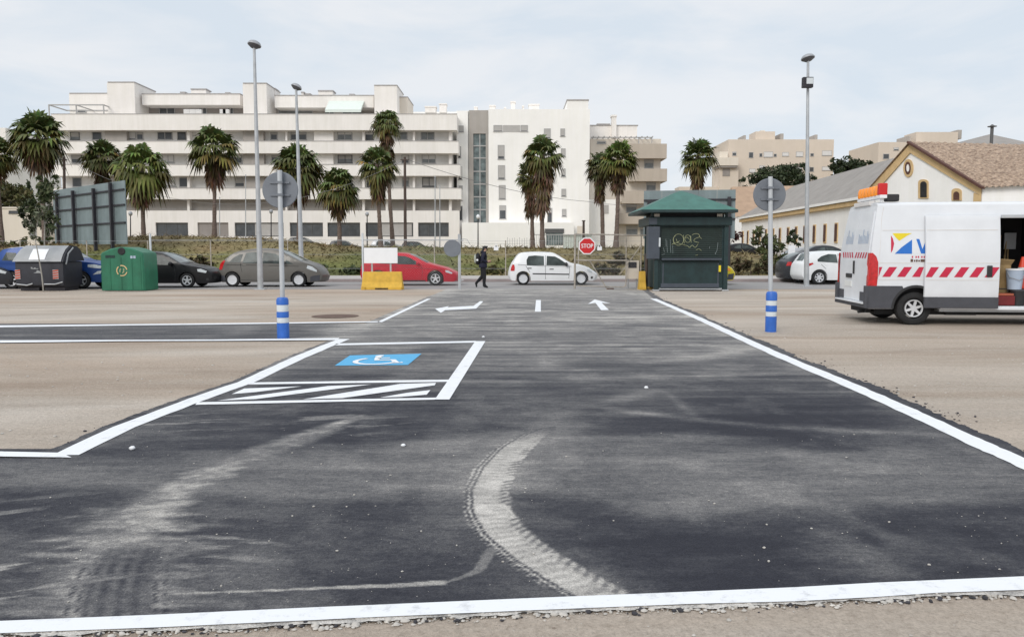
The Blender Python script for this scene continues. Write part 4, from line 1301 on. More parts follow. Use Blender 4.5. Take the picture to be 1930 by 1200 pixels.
flats('distant beige flats rising behind the tiled roof gable', 1648, 1752, 268, 480, 160, 'wall_beige', [(1664, 1676, 290, 300, .0), (1684, 1694, 278, 284, .5)],
      [('upper_storey', 1725, 1806, 249, 300, 3, 'wall_beige'), ('chimney', 1712, 1716, 256, 268, 2, 'wall_taupe'), ('chimney', 1804, 1813, 245, 262, 3.5, 'wall_taupe')], at(1720, 470, 160))

# ---------------------------------------------------------------- long white warehouse with the grey roof
E0 = Vector((26.7, 59.6, 5.66)); E1 = Vector((28.3, 100, 5.62)); R0 = Vector((31.6, 59.6, 9.25)); R1 = Vector((33.0, 94, 9.05))
wh = thing('warehouse', 'long low white warehouse with a grey roof and a row of narrow brown windows', 'building', (27, 80, .5))
rows_ = []
mb = MB()
E0b = E0 + Vector((10, 0, 0)); E1b = E1 + Vector((10, 0, 0))
mb.prism([E0 + Vector((.35, 0, -.15)), E1 + Vector((.35, 0, -.15)), (E1.x + .35, E1.y, .2), (E0.x + .35, E0.y, .2)], (9.4, 0, 0))
mb.build('wall', M['whitewash'], wh)
mb = MB()
mb.add([E0, E1, R1, R0], [(0, 1, 2, 3)]); mb.add([E1, E1b, R1], [(0, 1, 2)]); mb.add([R0, R1, E1b, E0b], [(0, 1, 2, 3)]); mb.add([E0, R0, E0b], [(0, 1, 2)])
rf = mb.build('roof', M['grey_roof'], wh)
d = (E1 - E0).normalized()
mb = MB(); mb.obox(E0 + Vector((.12, 0, -.12)), E1 + Vector((.12, 0, -.12)), .42, .22); mb.build('eaves_gutter', M['whitewash'], wh)
mb = MB(); mb.obox(E0 + Vector((.2, 0, -.45)), E1 + Vector((.2, 0, -.45)), .3, .34); mb.build('cornice', M['ochre'], wh)
def wall_pt(px):
    # where the pixel column meets the wall plane
    k = (px - 965) / F; s_ = (E1.x - E0.x) / (E1.y - E0.y)
    y = (E0.x + .33 - s_ * E0.y) / (k - s_)
    return Vector((k * y, y, 0))
wt, wb = 3.75, 2.35
for px in [1398, 1407.5, 1418.3, 1429.7, 1441.6, 1455, 1467.7, 1483, 1498, 1514, 1532, 1552, 1573, 1596]:
    p = wall_pt(px)
    hw = .33
    zt_ = at(px, np.interp(px, [1398, 1573], [437, 422]), p.y).z; zb_ = at(px, np.interp(px, [1398, 1573], [459, 455]), p.y).z
    q0 = p - d * hw; q1 = p + d * hw; o_ = Vector((-.06, 0, 0))
    mb = MB()
    mb.prism([q0 + o_ + Vector((0, 0, zb_ - .12)), q1 + o_ + Vector((0, 0, zb_ - .12)), q1 + o_ + Vector((0, 0, zt_ + .1)), q0 + o_ + Vector((0, 0, zt_ + .1))], (.12, 0, 0))
    wn = mb.build('window', M['ochre'], wh)
    q0 = p - d * hw * .93; q1 = p + d * hw * .93; o_ = Vector((-.075, 0, 0))
    mb = MB(); mb.poly([q0 + o_ + Vector((0, 0, zb_)), q1 + o_ + Vector((0, 0, zb_)), q1 + o_ + Vector((0, 0, zt_)), q0 + o_ + Vector((0, 0, zt_))])
    mb.build('pane', M['brown_frame'], wn)
mb = MB(); mb.prism([(E0.x + .33, E0.y, .2), (E1.x + .33, E1.y, .2), (E1.x + .33, E1.y, 1.75), (E0.x + .33, E0.y, 1.75)], (-.05, 0, 0)); mb.build('grey_dado', M['shutter_white'], wh)

# tan roofed shed beyond the far end
t = thing('shed', 'low shed with a tan clay roof at the far end of the grey warehouse roof', 'building', at(1440, 470, 106))
A_, B_, C_, D_ = at(1376, 408, 104), at(1500, 405, 104), at(1505, 350, 112), at(1380, 352, 112)
mb = MB(); mb.add([A_, B_, C_, D_], [(0, 1, 2, 3)]); mb.add([B_, B_ + Vector((0, 16, 0)), C_], [(0, 1, 2)]); mb.add([A_, D_, A_ + Vector((0, 16, 0))], [(0, 1, 2)])
mb.build('roof', M['tan_roof'], t)
mb = MB(); mb.box(A_.x + .2, B_.x - .2, 104.3, 119, .3, A_.z - .05); mb.build('wall', M['whitewash'], t)

# ---------------------------------------------------------------- gabled house with clay tiles
gh = thing('gabled_house', 'white gabled house with ochre trim, round window and clay tiled roof behind the van', 'building', (30, 54, .3))
Nc = at(1852, 350, 50.0); Fc_ = at(1632, 366, 60.0)
Nr = Vector((47.0, 44.6, 6.05)); Rr = Vector((55, 60.5, 9.0))
n_ = Vector(((Fc_ - Nc).y, -(Fc_ - Nc).x, 0)).normalized()
if n_.x > 0: n_ = -n_
def on_plane(px, py):
    d_ = ray(px, py); o_ = Vector((0, 0, CAMZ))
    return o_ + d_ * ((Nc - o_).dot(n_) / d_.dot(n_))
Ap = on_plane(1718, 271)
mb = MB()
mb.prism([(Nc.x, Nc.y, .2), Nc, Ap, Fc_, (Fc_.x, Fc_.y, .2)], -n_ * .3)
mb.add([(Nc.x, Nc.y, .2), (Nr.x, Nr.y, .2), Nr + Vector((0, 0, -.1)), Nc + Vector((0, 0, -.1))], [(0, 1, 2, 3)])
mb.build('wall', M['whitewash'], gh)
over = n_ * .25
# roof slab with thickness, tiles as ridged rows
mb = MB()
eN = Nc + over + (Nc - Ap).normalized() * .35; eA = Ap + over + Vector((0, 0, .1)); eR = Nr + Vector((0, -.4, -.05)); 
nu, nv = 110, 26
vs = []
for j in range(nv + 1):
    for i in range(nu + 1):
        u = i / nu; v = j / nv
        p = (eN * (1 - u) + eR * u) * (1 - v) + (eA * (1 - u) + Rr * u) * v
        ph_ = (u * nu / 2.0)
        p = p + Vector((0, -.02, .07)) * (abs(math.sin(PI * ph_)) + .6 * ((v * 13) % 1)) + Vector((0, 0, random.uniform(-.02, .02)))
        vs.append(p)
mb.add(vs, [(j * (nu + 1) + i, j * (nu + 1) + i + 1, (j + 1) * (nu + 1) + i + 1, (j + 1) * (nu + 1) + i) for j in range(nv) for i in range(nu)])
rf = mb.build('tiled_roof', M['tile'], gh)
mb = MB()
Bk = Fc_ + over; BkR = Fc_ + (Rr - Ap)
mb.add([eA, Rr, BkR, Bk], [(0, 1, 2, 3)])
mb.build('rear_roof_slope', M['tile'], gh)
mb = MB(); mb.obox(eN, eA, .3, .14); mb.build('verge_tiles', M['brown_frame'], rf)
mb = MB(); 
oo = n_ * .06
mb.prism([Nc + oo, Ap + oo, Ap + oo + Vector((0, 0, -.62)), Nc + oo + Vector((0, 0, -.62))], n_ * .05)
mb.prism([Ap + oo, Fc_ + oo, Fc_ + oo + Vector((0, 0, -.75)), Ap + oo + Vector((0, 0, -.62))], n_ * .05)
mb.prism([Nc + oo + Vector((0, 0, -.62)), Nc + oo + Vector((0, 0, -5)), Nc + oo + (Fc_ - Nc).normalized() * .55 + Vector((0, 0, -5)), Nc + oo + (Fc_ - Nc).normalized() * .55 + Vector((0, 0, -.4))], n_ * .05)
mb.build('ochre_trim', M['ochre'], gh)
def gable_pt(px, py):
    d_ = ray(px, py); o_ = Vector((0, 0, CAMZ))
    k = (Nc - o_).dot(n_) / d_.dot(n_)
    return o_ + d_ * k
def gable_shape(name, m, pts, proud, parent):
    mb = MB(); mb.prism([gable_pt(*p) + n_ * proud for p in pts], -n_ * (proud + .02)); return mb.build(name, M[m], parent)
def ell(cx, cy, rx_, ry_, n=24): return [(cx + rx_ * math.cos(2 * PI * k / n), cy + ry_ * math.sin(2 * PI * k / n)) for k in range(n)]
w1 = gable_shape('round_window', 'ochre', ell(1713, 317, 9, 17), .08, gh); gable_shape('pane', 'brown_frame', ell(1713, 317, 5.5, 12), .10, w1)
gable_shape('round_grille', 'whitewash', ell(1713.5, 317, 2.6, 7), .12, w1)
arch = lambda x0, x1, yt, yb: [(x0, yb), (x0, yt + 6)] + [((x0 + x1) / 2 - (x1 - x0) / 2 * math.cos(R(a_)), yt + 6 - 6 * math.sin(R(a_))) for a_ in range(20, 180, 20)] + [(x1, yt + 6), (x1, yb)]
w2 = gable_shape('arched_window', 'ochre', arch(1732, 1750.5, 338, 374), .08, gh); gable_shape('pane', 'dark', arch(1736.5, 1748.5, 342, 372), .10, w2)
w3 = gable_shape('arched_window', 'ochre', arch(1795, 1813, 355, 378), .08, gh); gable_shape('pane', 'brown_frame', arch(1799, 1810, 361, 377), .10, w3)
mb = MB(); A_ = at(1868, 278, 58); mb.tube([(A_.x, 58, A_.z - .4), (A_.x, 58, A_.z + 1.45)], .11, 10); mb.tube([(A_.x, 58, A_.z + 1.45), (A_.x, 58, A_.z + 1.5)], [.3, .3], 12)
mb.tube([(A_.x, 58, A_.z + 1.5), (A_.x, 58, A_.z + 1.62)], [.18, .05], 12)
mb.build('stove_pipe', M['frame_dark'], gh, smooth=True)
t = thing('shed', 'grey hipped roof peak showing behind the clay tiled roof', 'building', at(1870, 470, 85))
P0, P1, P2, P3, pk = at(1742, 285, 80), at(1990, 280, 80), at(1990, 280, 95), at(1742, 285, 95), at(1866, 253, 86)
mb = MB(); mb.add([P0, P1, P2, P3, pk], [(0, 1, 4), (1, 2, 4), (2, 3, 4), (3, 0, 4)]); mb.build('roof', M['grey_roof'], t)
mb = MB(); mb.box(P0.x + .3, P1.x - .3, 80.3, 94, .3, P0.z - .1); mb.build('wall', M['whitewash'], t)
# ================================================================ vehicles
def cdt_panel(poly, step, holes=()):
    """triangulate a 2-D polygon with interior grid points"""
    pts = [Vector((p[0], p[1])) for p in poly]
    n = len(pts)
    # densify
    dp = []
    for i in range(n):
        a, b = pts[i], pts[(i + 1) % n]
        k = max(1, int((b - a).length / step))
        for j in range(k): dp.append(a.lerp(b, j / k))
    n = len(dp)
    edges = [(i, (i + 1) % n) for i in range(n)]
    xs_ = [p.x for p in dp]; ys_ = [p.y for p in dp]
    def inside(x, y):
        c = False; j = n - 1
        for i in range(n):
            if (dp[i].y > y) != (dp[j].y > y) and x < (dp[j].x - dp[i].x) * (y - dp[i].y) / (dp[j].y - dp[i].y) + dp[i].x: c = not c
            j = i
        return c
    allp = list(dp)
    x = min(xs_) + step / 2
    while x < max(xs_):
        y = min(ys_) + step / 2
        while y < max(ys_):
            if inside(x, y) and min((p - Vector((x, y))).length_squared for p in dp) > (step * .45) ** 2:
                allp.append(Vector((x, y)))
            y += step
        x += step
    r = geometry.delaunay_2d_cdt(allp, edges, [list(range(n))], 1, 1e-5)
    return r[0], r[2], n, dp

def arc(cx, cz, r, a0, a1, n=12):
    return [(cx + r * math.cos(R(a0 + (a1 - a0) * i / n)), cz + r * math.sin(R(a0 + (a1 - a0) * i / n))) for i in range(n + 1)]

def wheel_parts(parent, cx, cz, ysurf, Rr, side, spokes=6, rim_r=0.66, width=0.19, dark_gap=True, style='spoke', mt='alloy'):
    """side = -1 faces the camera (-y); ysurf is the outer face of the tyre"""
    s = side
    prof = [(Rr * .60, 0.02), (Rr * .70, -0.004), (Rr * .88, 0.0), (Rr * .97, 0.02), (Rr, 0.05), (Rr, width - .05), (Rr * .96, width - .015), (Rr * .6, width)]
    mb = MB(); mb.lathe([(r, ysurf - s * h) for r, h in prof], (cx, 0, cz), 'y', 28, caps=False)
    tyre = mb.build('wheel', M['rubber'], parent, smooth=35)
    mb = MB()
    rr = Rr * rim_r
    mb.lathe([(rr * .86, ysurf - s * .03), (rr * .9, ysurf - s * .008), (rr, ysurf - s * .006), (rr * 1.03, ysurf - s * .02), (rr * 1.0, ysurf - s * .09), (rr * .86, ysurf - s * .09)], (cx, 0, cz), 'y', 28, caps=False)
    y0 = ysurf - s * .022
    for k in range(spokes):
        a = 2 * PI * k / spokes + .3
        c_, s_ = math.cos(a), math.sin(a)
        wi, wo = (rr * .16, rr * .13) if style == 'spoke' else (rr * .26, rr * .34)
        P = []
        for r0, wd, dy in ((rr * .12, wi, 0.0), (rr * .92, wo, 0.004)):
            for sg in (-1, 1):
                P.append((cx + c_ * r0 - s_ * wd * sg, y0 + s * dy, cz + s_ * r0 + c_ * wd * sg))
        mb.prism([P[0], P[1], P[3], P[2]], (0, -s * .03, 0))
    mb.lathe([(0, y0 + s * .004), (rr * .26, y0 + s * .002), (rr * .3, y0 - s * .03), (0, y0 - s * .03)], (cx, 0, cz), 'y', 14)
    mb.build('rim', M[mt], tyre, smooth=35)
    mb = MB(); mb.lathe([(0, ysurf - s * .075), (rr * .9, ysurf - s * .075), (rr * .9, ysurf - s * .10), (0, ysurf - s * .10)], (cx, 0, cz), 'y', 20)
    mb.build('brake_well', M['dark'], tyre)
    return tyre

class Car:
    def __init__(s, spec):
        s.sp = spec
        s.L = spec['L']; s.W = spec['W'] / 2
        s.top = catmull([(p[0], p[1], 0) for p in spec['top']], 7)
        s.tx = np.array([p.x for p in s.top]); s.tzv = np.array([p.y for p in s.top])
        o = np.argsort(s.tx, kind='stable')
        s.sx, s.sz = s.tx[o], s.tzv[o]
        s.belt = spec['belt']
        s.roof = max(s.tzv)
    def w(s, x, z):
        d0 = max(0.0, 0.75 - x) / 0.75; d1 = max(0.0, x - (s.L - 0.95)) / 0.95
        pl_ = 1 - 0.17 * d0 ** 2.2 - 0.24 * d1 ** 2.2
        b = s.belt
        if z > b: v = 1 - s.sp.get('tumble', 0.25) * ((z - b) / (s.roof - b)) ** 1.25
        else: v = 1 - 0.03 * ((z - 0.62) / 0.35) ** 2 if z < .62 else 1 - 0.012 * ((z - .62) / .3) ** 2
        return s.W * pl_ * v
    def panel(s, name, poly, m, parent, off=0.004, side=-1, step=0.09, smooth=True):
        v, f, n, dp = cdt_panel(poly, step)
        mb = MB()
        mb.add([(p.x, side * (s.w(p.x, p.y) + off), p.y) for p in v], [tuple(t) for t in f])
        o = mb.build(name, M[m], parent, smooth=smooth, flat=True)
        bm = bmesh.new(); bm.from_mesh(o.data)
        for fc in bm.faces:
            fc.normal_update()
            if fc.normal.y * side < 0: fc.normal_flip()
        bm.to_mesh(o.data); bm.free()
        return o
    def build(s, name, label, loc, rotz=0.0, detail=True, group=None, cat='car'):
        sp = s.sp
        t = thing(name, label, cat, (0, 0, 0))
        L_, W_ = s.L, s.W
        zb = sp.get('zb', 0.2)
        wr, wf = sp['wheels']; Rr = sp['R']; ar = Rr * 1.16
        out = [(p.x, p.y) for p in s.top]
        x_r = out[0][0]; x_f = out[-1][0]
        bot = [(x_f - .08, zb)] + [(wf + ar, zb)] + arc(wf, Rr, ar, 0, 180, 14)[1:-1] + [(wf - ar, zb)] + [(wr + ar, zb)] + arc(wr, Rr, ar, 0, 180, 14)[1:-1] + [(wr - ar, zb)] + [(x_r + .06, zb)]
        poly = out + bot
        poly = poly[::-1]
        v, f, n, dp = cdt_panel(poly, 0.085)
        mb = MB()
        nv = len(v)
        left = [(p.x, -s.w(p.x, p.y), p.y) for p in v]; right = [(p.x, s.w(p.x, p.y), p.y) for p in v]
        mb.add(left, [tuple(q) for q in f]); mb.add(right, [tuple(q)[::-1] for q in f])
        # bridge across the width
        m = 8
        idx = []
        for i in range(n):
            p = v[i]; w_ = s.w(p.x, p.y)
            crown = 0.0; bulge = 0.0
            if p.y > zb + .25:
                nx_ = 0
                crown = 0.035 if p.y > s.belt * .8 else 0.0
            if p.x < 0.55: bulge = -0.09 * (1 - p.x / .55)
            if p.x > L_ - .8: bulge = 0.16 * (p.x - L_ + .8) / .8
            row = [i]
            for k in range(1, m):
                u = -1 + 2 * k / m
                q = 1 - u * u
                in_arch = p.y < 2 * Rr and (abs(p.x - wr) < ar + .01 or abs(p.x - wf) < ar + .01) and p.y < Rr + ar + .01 and not (p.y > sp['belt'] * .8)
                mb.v.append((p.x + (0 if in_arch else bulge * q), u * w_, p.y + (0 if in_arch else crown * q)))
                row.append(len(mb.v) - 1)
            row.append(nv + i)
            idx.append(row)
        for i in range(n):
            j = (i + 1) % n
            for k in range(m):
                mb.f.append((idx[i][k], idx[i][k + 1], idx[j][k + 1], idx[j][k]))
        body = MB(); body.v, body.f = mb.v, mb.f
        me = bpy.data.meshes.new('body'); me.from_pydata(mb.v, [], mb.f)
        bm = bmesh.new(); bm.from_mesh(me)
        bmesh.ops.recalc_face_normals(bm, faces=bm.faces)
        es = [e for e in bm.edges if len(e.link_faces) == 2 and e.calc_face_angle(0) > 0.7 and min(vv.co.z for vv in e.verts) > zb + .12]
        bmesh.ops.bevel(bm, geom=es, offset=0.045, segments=3, affect='EDGES', profile=0.5, clamp_overlap=True)
        bm.to_mesh(me); bm.free()
        me.polygons.foreach_set('use_smooth', [True] * len(me.polygons)); me.set_sharp_from_angle(angle=R(48))
        me.materials.append(M[sp['paint']])
        body = link(me, 'body', t)
        # windscreens across the top
        def topz(x): return float(np.interp(x, s.sx, s.sz))
        def screen(nm, x0, x1, inset):
            mbs = MB(); nx_, ny_ = 10, 9
            for i in range(nx_ + 1):
                x = x0 + (x1 - x0) * i / nx_; z = topz(x)
                ww = s.w(x, z) - inset
                for k in range(ny_):
                    u = -1 + 2 * k / (ny_ - 1); q = 1 - u * u
                    b_ = 0
                    if x < .55: b_ = -0.09 * (1 - x / .55)
                    cr_ = .035 if z > s.belt * .8 else 0
                    mbs.v.append((x + b_ * q, u * ww, z + cr_ * q + 0.012))
            mbs.f = [(i * ny_ + k, i * ny_ + k + 1, (i + 1) * ny_ + k + 1, (i + 1) * ny_ + k) for i in range(nx_) for k in range(ny_ - 1)]
            o = mbs.build(nm, M['car_glass_light'], t, smooth=True, flat=True)
            bm = bmesh.new(); bm.from_mesh(o.data)
            for fc in bm.faces:
                fc.normal_update()
                if fc.normal.z < 0: fc.normal_flip()
            bm.to_mesh(o.data); bm.free()
        if 'ws' in sp: screen('windscreen', sp['ws'][0], sp['ws'][1], 0.10)
        if 'rs' in sp: screen('rear_screen', sp['rs'][0], sp['rs'][1], 0.12)
        if 'roofpaint' in sp: 
            x0, x1 = sp['roofx']
            mbs = MB(); nx_, ny_ = 12, 9
            for i in range(nx_ + 1):
                x = x0 + (x1 - x0) * i / nx_; z = topz(x); ww = s.w(x, z) + .004
                for k in range(ny_):
                    u = -1 + 2 * k / (ny_ - 1); q = 1 - u * u
                    mbs.v.append((x, u * ww, z + .035 * q + .012 - .05 * (abs(u) > .99)))
            mbs.f = [(i * ny_ + k, i * ny_ + k + 1, (i + 1) * ny_ + k + 1, (i + 1) * ny_ + k) for i in range(nx_) for k in range(ny_ - 1)]
            mbs.build('roof', M[sp['roofpaint']], t, smooth=True)
        for side in (-1, 1):
            for poly in sp['windows']:
                s.panel('side_window', poly, sp.get('glass', 'car_glass'), t, 0.006, side)
            for cx in (wr, wf):
                wheel_parts(t, cx, Rr, side * (s.w(cx, Rr) + 0.002), Rr, side, sp.get('spokes', 6), style=sp.get('rimstyle', 'spoke'))
            if not detail: continue
            for nm, poly, m_ in sp.get('panels', []):
                s.panel(nm, poly, m_, t, 0.008 if nm in ('headlight', 'tail_light') else 0.006, side, 0.07)
            for line in sp.get('seams', []):
                P = []
                mbl = MB()
                pts = [Vector((a, b)) for a, b in line]
                q = []
                for a, b in zip(pts, pts[1:]):
                    k = max(1, int((b - a).length / .08))
                    q += [a.lerp(b, i / k) for i in range(k)]
                q.append(pts[-1])
                mbl.tube([(p.x, side * (s.w(p.x, p.y) + .001), p.y) for p in q], .0075, 4)
                mbl.build('door_seam', M['black_trim'], t)
            for hx, hz in sp.get('handles', []):
                mbh = MB(); y_ = side * (s.w(hx, hz) + .012)
                mbh.box(hx - .09, hx + .09, min(y_, y_ - side * .025), max(y_, y_ - side * .025), hz - .018, hz + .018)
                mbh.build('door_handle', M[sp.get('handle_m', sp['paint'])], t, bevel=.006)
            if 'mirror' in sp:
                mx_, mz_ = sp['mirror']
                mbm = MB(); mbm.blob((mx_, side * (s.w(mx_, mz_) + .11), mz_), (.07, .11, .085), 10, 8)
                mbm.build('wing_mirror', M[sp.get('mirror_m', sp['paint'])], t, smooth=60)
        if detail:
            mbp = MB(); mbp.box(-.045 + sp.get('plate_x', 0), -.02 + sp.get('plate_x', 0), -.26, .26, sp.get('plate_z', .55), sp.get('plate_z', .55) + .11)
            mbp.build('number_plate', M['plate'], t)
        t.matrix_basis = Matrix.Translation(Vector(loc)) @ Matrix.Rotation(rotz, 4, 'Z')
        if group: t['group'] = group
        return t
KERB = 'cars parked along the kerb'
def place(px_rear, ground_px_y, Lc, Wc):
    """near side of the car stands at the depth of the ground pixel; the loc is the rear centre"""
    y = gnd(965, ground_px_y).y
    return (at(px_rear, ground_px_y, y).x, y + Wc / 2, 0.004)

hatch = Car(dict(L=3.77, W=1.64, belt=.88, R=.285, wheels=(.585, 3.13), zb=.19, paint='p_white', tumble=.24,
    top=[(0.06, .22), (0.0, .42), (0.02, .62), (0.10, .86), (0.17, 1.0), (0.34, 1.28), (0.5, 1.38), (1.0, 1.425), (1.6, 1.415), (1.95, 1.37), (2.3, 1.18), (2.70, .95), (3.1, .86), (3.45, .72), (3.68, .56), (3.77, .42), (3.72, .22)],
    windows=[[(.74, .865), (1.50, .865), (1.49, 1.27), (1.1, 1.30), (.82, 1.27), (.73, 1.1)], [(1.60, .865), (2.55, .85), (2.5, .93), (2.16, 1.16), (1.98, 1.25), (1.62, 1.28)]],
    ws=(1.98, 2.66), rs=(.19, .46),
    panels=[('headlight', [(3.42, .60), (3.60, .52), (3.62, .60), (3.48, .70), (3.38, .70)], 'head_lamp'), ('tail_light', [(.03, .62), (.20, .62), (.22, .76), (.19, .90), (.11, .90), (.05, .76)], 'tail_lamp'),
            ('side_moulding', [(1.0, .475), (2.6, .45), (2.6, .50), (1.0, .525)], 'black_trim'), ('fog_lamp', arc(3.61, .33, .055, 0, 340, 10), 'black_trim')],
    seams=[[(1.56, .26), (1.555, .8), (1.56, 1.3)], [(2.58, .3), (2.62, .6), (2.62, .84)], [(.88, .58), (.72, .8), (.70, .88)], [(.35, .90), (1.5, .83), (2.7, .82)]],
    handles=[(.86, .74), (1.83, .70)], handle_m='black_trim', mirror=(2.46, .92), mirror_m='black_trim', rimstyle='plate', spokes=7, plate_z=.40))
hatch.build('parked_car', 'small white five-door hatchback parked behind the open gate leaf', place(961, 537.5, 3.77, 1.64), group=KERB)

mpv = Car(dict(L=4.30, W=1.75, belt=.98, R=.30, wheels=(.61, 3.38), zb=.2, paint='p_grey', tumble=.26,
    top=[(0.1, .24), (0.02, .42), (0.01, .62), (0.10, .95), (0.28, 1.12), (0.55, 1.34), (.85, 1.48), (1.4, 1.56), (2.0, 1.57), (2.5, 1.52), (3.0, 1.30), (3.5, 1.06), (3.9, .93), (4.15, .75), (4.27, .55), (4.30, .42), (4.24, .24)],
    windows=[[(.50, 1.02), (.98, 1.02), (1.06, 1.36), (.92, 1.36), (.66, 1.2)], [(1.06, 1.0), (1.82, .98), (1.80, 1.43), (1.45, 1.44), (1.18, 1.41)], [(1.90, .98), (2.74, .96), (2.70, 1.22), (2.40, 1.38), (2.1, 1.42), (1.9, 1.43)], [(2.82, .96), (3.18, .95), (2.86, 1.14)]],
    ws=(2.52, 3.46), rs=(.14, .74),
    panels=[('headlight', [(3.72, .78), (3.9, .70), (4.12, .62), (4.12, .70), (3.95, .84), (3.76, .90)], 'head_lamp'), ('tail_light', [(.05, .72), (.18, .72), (.24, .90), (.34, 1.10), (.24, 1.10), (.10, .95)], 'tail_lamp'),
            ('bumper_trim', [(3.85, .22), (4.22, .26), (4.24, .50), (3.95, .46), (3.86, .42)], 'grey_trim'), ('bumper_trim', [(.10, .25), (.32, .25), (.30, .46), (.08, .50)], 'grey_trim')],
    seams=[[(1.86, .28), (1.86, .9), (1.86, 1.46)], [(2.78, .3), (2.80, .9)], [(1.04, .62), (.98, .9), (1.0, 1.0)], [(.4, .93), (1.8, .90), (3.4, .86)], [(.98, .30), (1.9, .26), (2.9, .30)]],
    handles=[(1.12, .90), (2.06, .88)], mirror=(2.78, 1.02), rimstyle='plate', spokes=7, plate_z=.5))
mpv.build('parked_car', 'brownish grey people carrier parked behind the tall left lamp post', place(410, 541, 4.3, 1.75), group=KERB)

redc = Car(dict(L=4.18, W=1.73, belt=.90, R=.31, wheels=(.80, 3.27), zb=.17, paint='p_red', tumble=.26,
    top=[(0.1, .22), (0.02, .42), (0.02, .62), (0.08, .9), (.2, 1.0), (.55, 1.22), (.9, 1.34), (1.5, 1.40), (2.0, 1.37), (2.35, 1.26), (2.9, .98), (3.3, .86), (3.75, .73), (4.05, .58), (4.17, .44), (4.12, .22)],
    windows=[[(.85, .95), (1.52, .93), (1.50, 1.28), (1.2, 1.26), (.95, 1.14)], [(1.60, .93), (2.60, .90), (2.52, 1.0), (2.2, 1.19), (1.95, 1.27), (1.6, 1.29)]],
    ws=(2.14, 2.92), rs=(.24, .8),
    panels=[('headlight', [(3.72, .58), (3.98, .50), (4.0, .56), (3.82, .66), (3.7, .67)], 'head_lamp'), ('tail_light', [(.06, .74), (.34, .74), (.38, .84), (.1, .88)], 'tail_lamp'), ('sill_trim', [(1.2, .18), (2.85, .18), (2.85, .24), (1.2, .24)], 'black_trim')],
    seams=[[(1.56, .24), (1.56, .9), (1.56, 1.3)], [(2.68, .26), (2.72, .6), (2.66, .88)], [(.4, .86), (1.6, .82), (3.6, .68)]],
    handles=[(1.75, .80), (.98, .82)], mirror=(2.52, .96), spokes=5, plate_z=.6))
redc.build('parked_car', 'red hatchback parked behind the yellow barrier and blank white board', place(678, 538.5, 4.18, 1.73), group=KERB)

blk_ = Car(dict(L=4.2, W=1.72, belt=.92, R=.30, wheels=(.72, 3.23), zb=.18, paint='p_black', tumble=.25,
    top=[(0.1, .22), (0.02, .42), (0.02, .62), (0.08, .92), (.22, 1.05), (.5, 1.28), (.85, 1.40), (1.5, 1.45), (2.05, 1.42), (2.4, 1.31), (3.0, .98), (3.4, .90), (3.85, .80), (4.1, .66), (4.19, .48), (4.14, .22)],
    windows=[[(.78, .97), (1.55, .95), (1.53, 1.33), (1.2, 1.32), (.92, 1.20)], [(1.63, .95), (2.66, .92), (2.60, 1.02), (2.28, 1.23), (2.05, 1.32), (1.63, 1.34)]],
    ws=(2.18, 2.96), rs=(.26, .74),
    panels=[('headlight', [(3.68, .66), (3.98, .60), (4.02, .68), (3.8, .77), (3.66, .76)], 'head_lamp'), ('tail_light', [(.06, .80), (.3, .80), (.3, .98), (.13, .98)], 'tail_lamp'), ('fog_lamp', arc(4.03, .34, .06, 0, 340, 10), 'black_trim')],
    seams=[[(1.6, .24), (1.59, .9), (1.6, 1.35)], [(2.74, .26), (2.78, .6), (2.72, .9)]],
    handles=[(1.8, .82)], mirror=(2.62, .98), mirror_m='p_black', spokes=5, plate_z=.6))
blk_.build('parked_car', 'black hatchback half hidden behind the green glass container', place(203, 542.5, 4.2, 1.72), group=KERB)

suv = Car(dict(L=4.55, W=1.82, belt=1.05, R=.34, wheels=(.78, 3.55), zb=.26, paint='p_blue', tumble=.2, roofpaint='p_white', roofx=(.5, 2.5),
    top=[(0.1, .3), (0.02, .5), (0.02, .75), (0.08, 1.0), (.16, 1.2), (.32, 1.46), (.55, 1.58), (1.3, 1.64), (2.1, 1.62), (2.5, 1.55), (3.15, 1.16), (3.6, 1.09), (4.1, 1.02), (4.42, .88), (4.53, .68), (4.54, .5), (4.48, .28)],
    windows=[[(.45, 1.12), (1.0, 1.10), (1.0, 1.42), (.6, 1.44)], [(1.08, 1.10), (1.85, 1.08), (1.85, 1.46), (1.08, 1.46)], [(1.93, 1.08), (2.85, 1.05), (2.5, 1.36), (2.3, 1.44), (1.93, 1.46)]],
    ws=(2.5, 3.1), rs=(.2, .36),
    panels=[('headlight', [(3.85, .86), (4.3, .80), (4.36, .90), (4.1, .97), (3.85, .96)], 'head_lamp'), ('fog_lamp', [(4.02, .56), (4.30, .60), (4.34, .72), (4.2, .70)], 'head_lamp'), ('tail_light', [(.05, .85), (.3, .85), (.34, 1.1), (.1, 1.1)], 'tail_lamp'),
            ('grille', [(4.36, .52), (4.51, .52), (4.52, .90), (4.36, .90)], 'black_trim'), ('sill_trim', [(1.2, .27), (3.1, .27), (3.1, .42), (1.2, .42)], 'black_trim')],
    seams=[[(1.89, .3), (1.89, 1.0), (1.89, 1.48)], [(2.92, .4), (2.95, 1.0)]], handles=[(1.2, .98), (2.08, .96)], mirror=(2.84, 1.12), spokes=5, plate_z=.7))
suv.build('parked_car', 'blue sport utility car with white roof parked behind the dumpster', place(-16, 544.5, 4.55, 1.82), group=KERB)
# dark car nosing in from the left edge
blk_.sp['paint'] = 'p_dark'
blk_.build('parked_car', 'dark car whose nose just enters at the left edge of the photo', place(-182, 545, 4.2, 1.72), group=KERB)
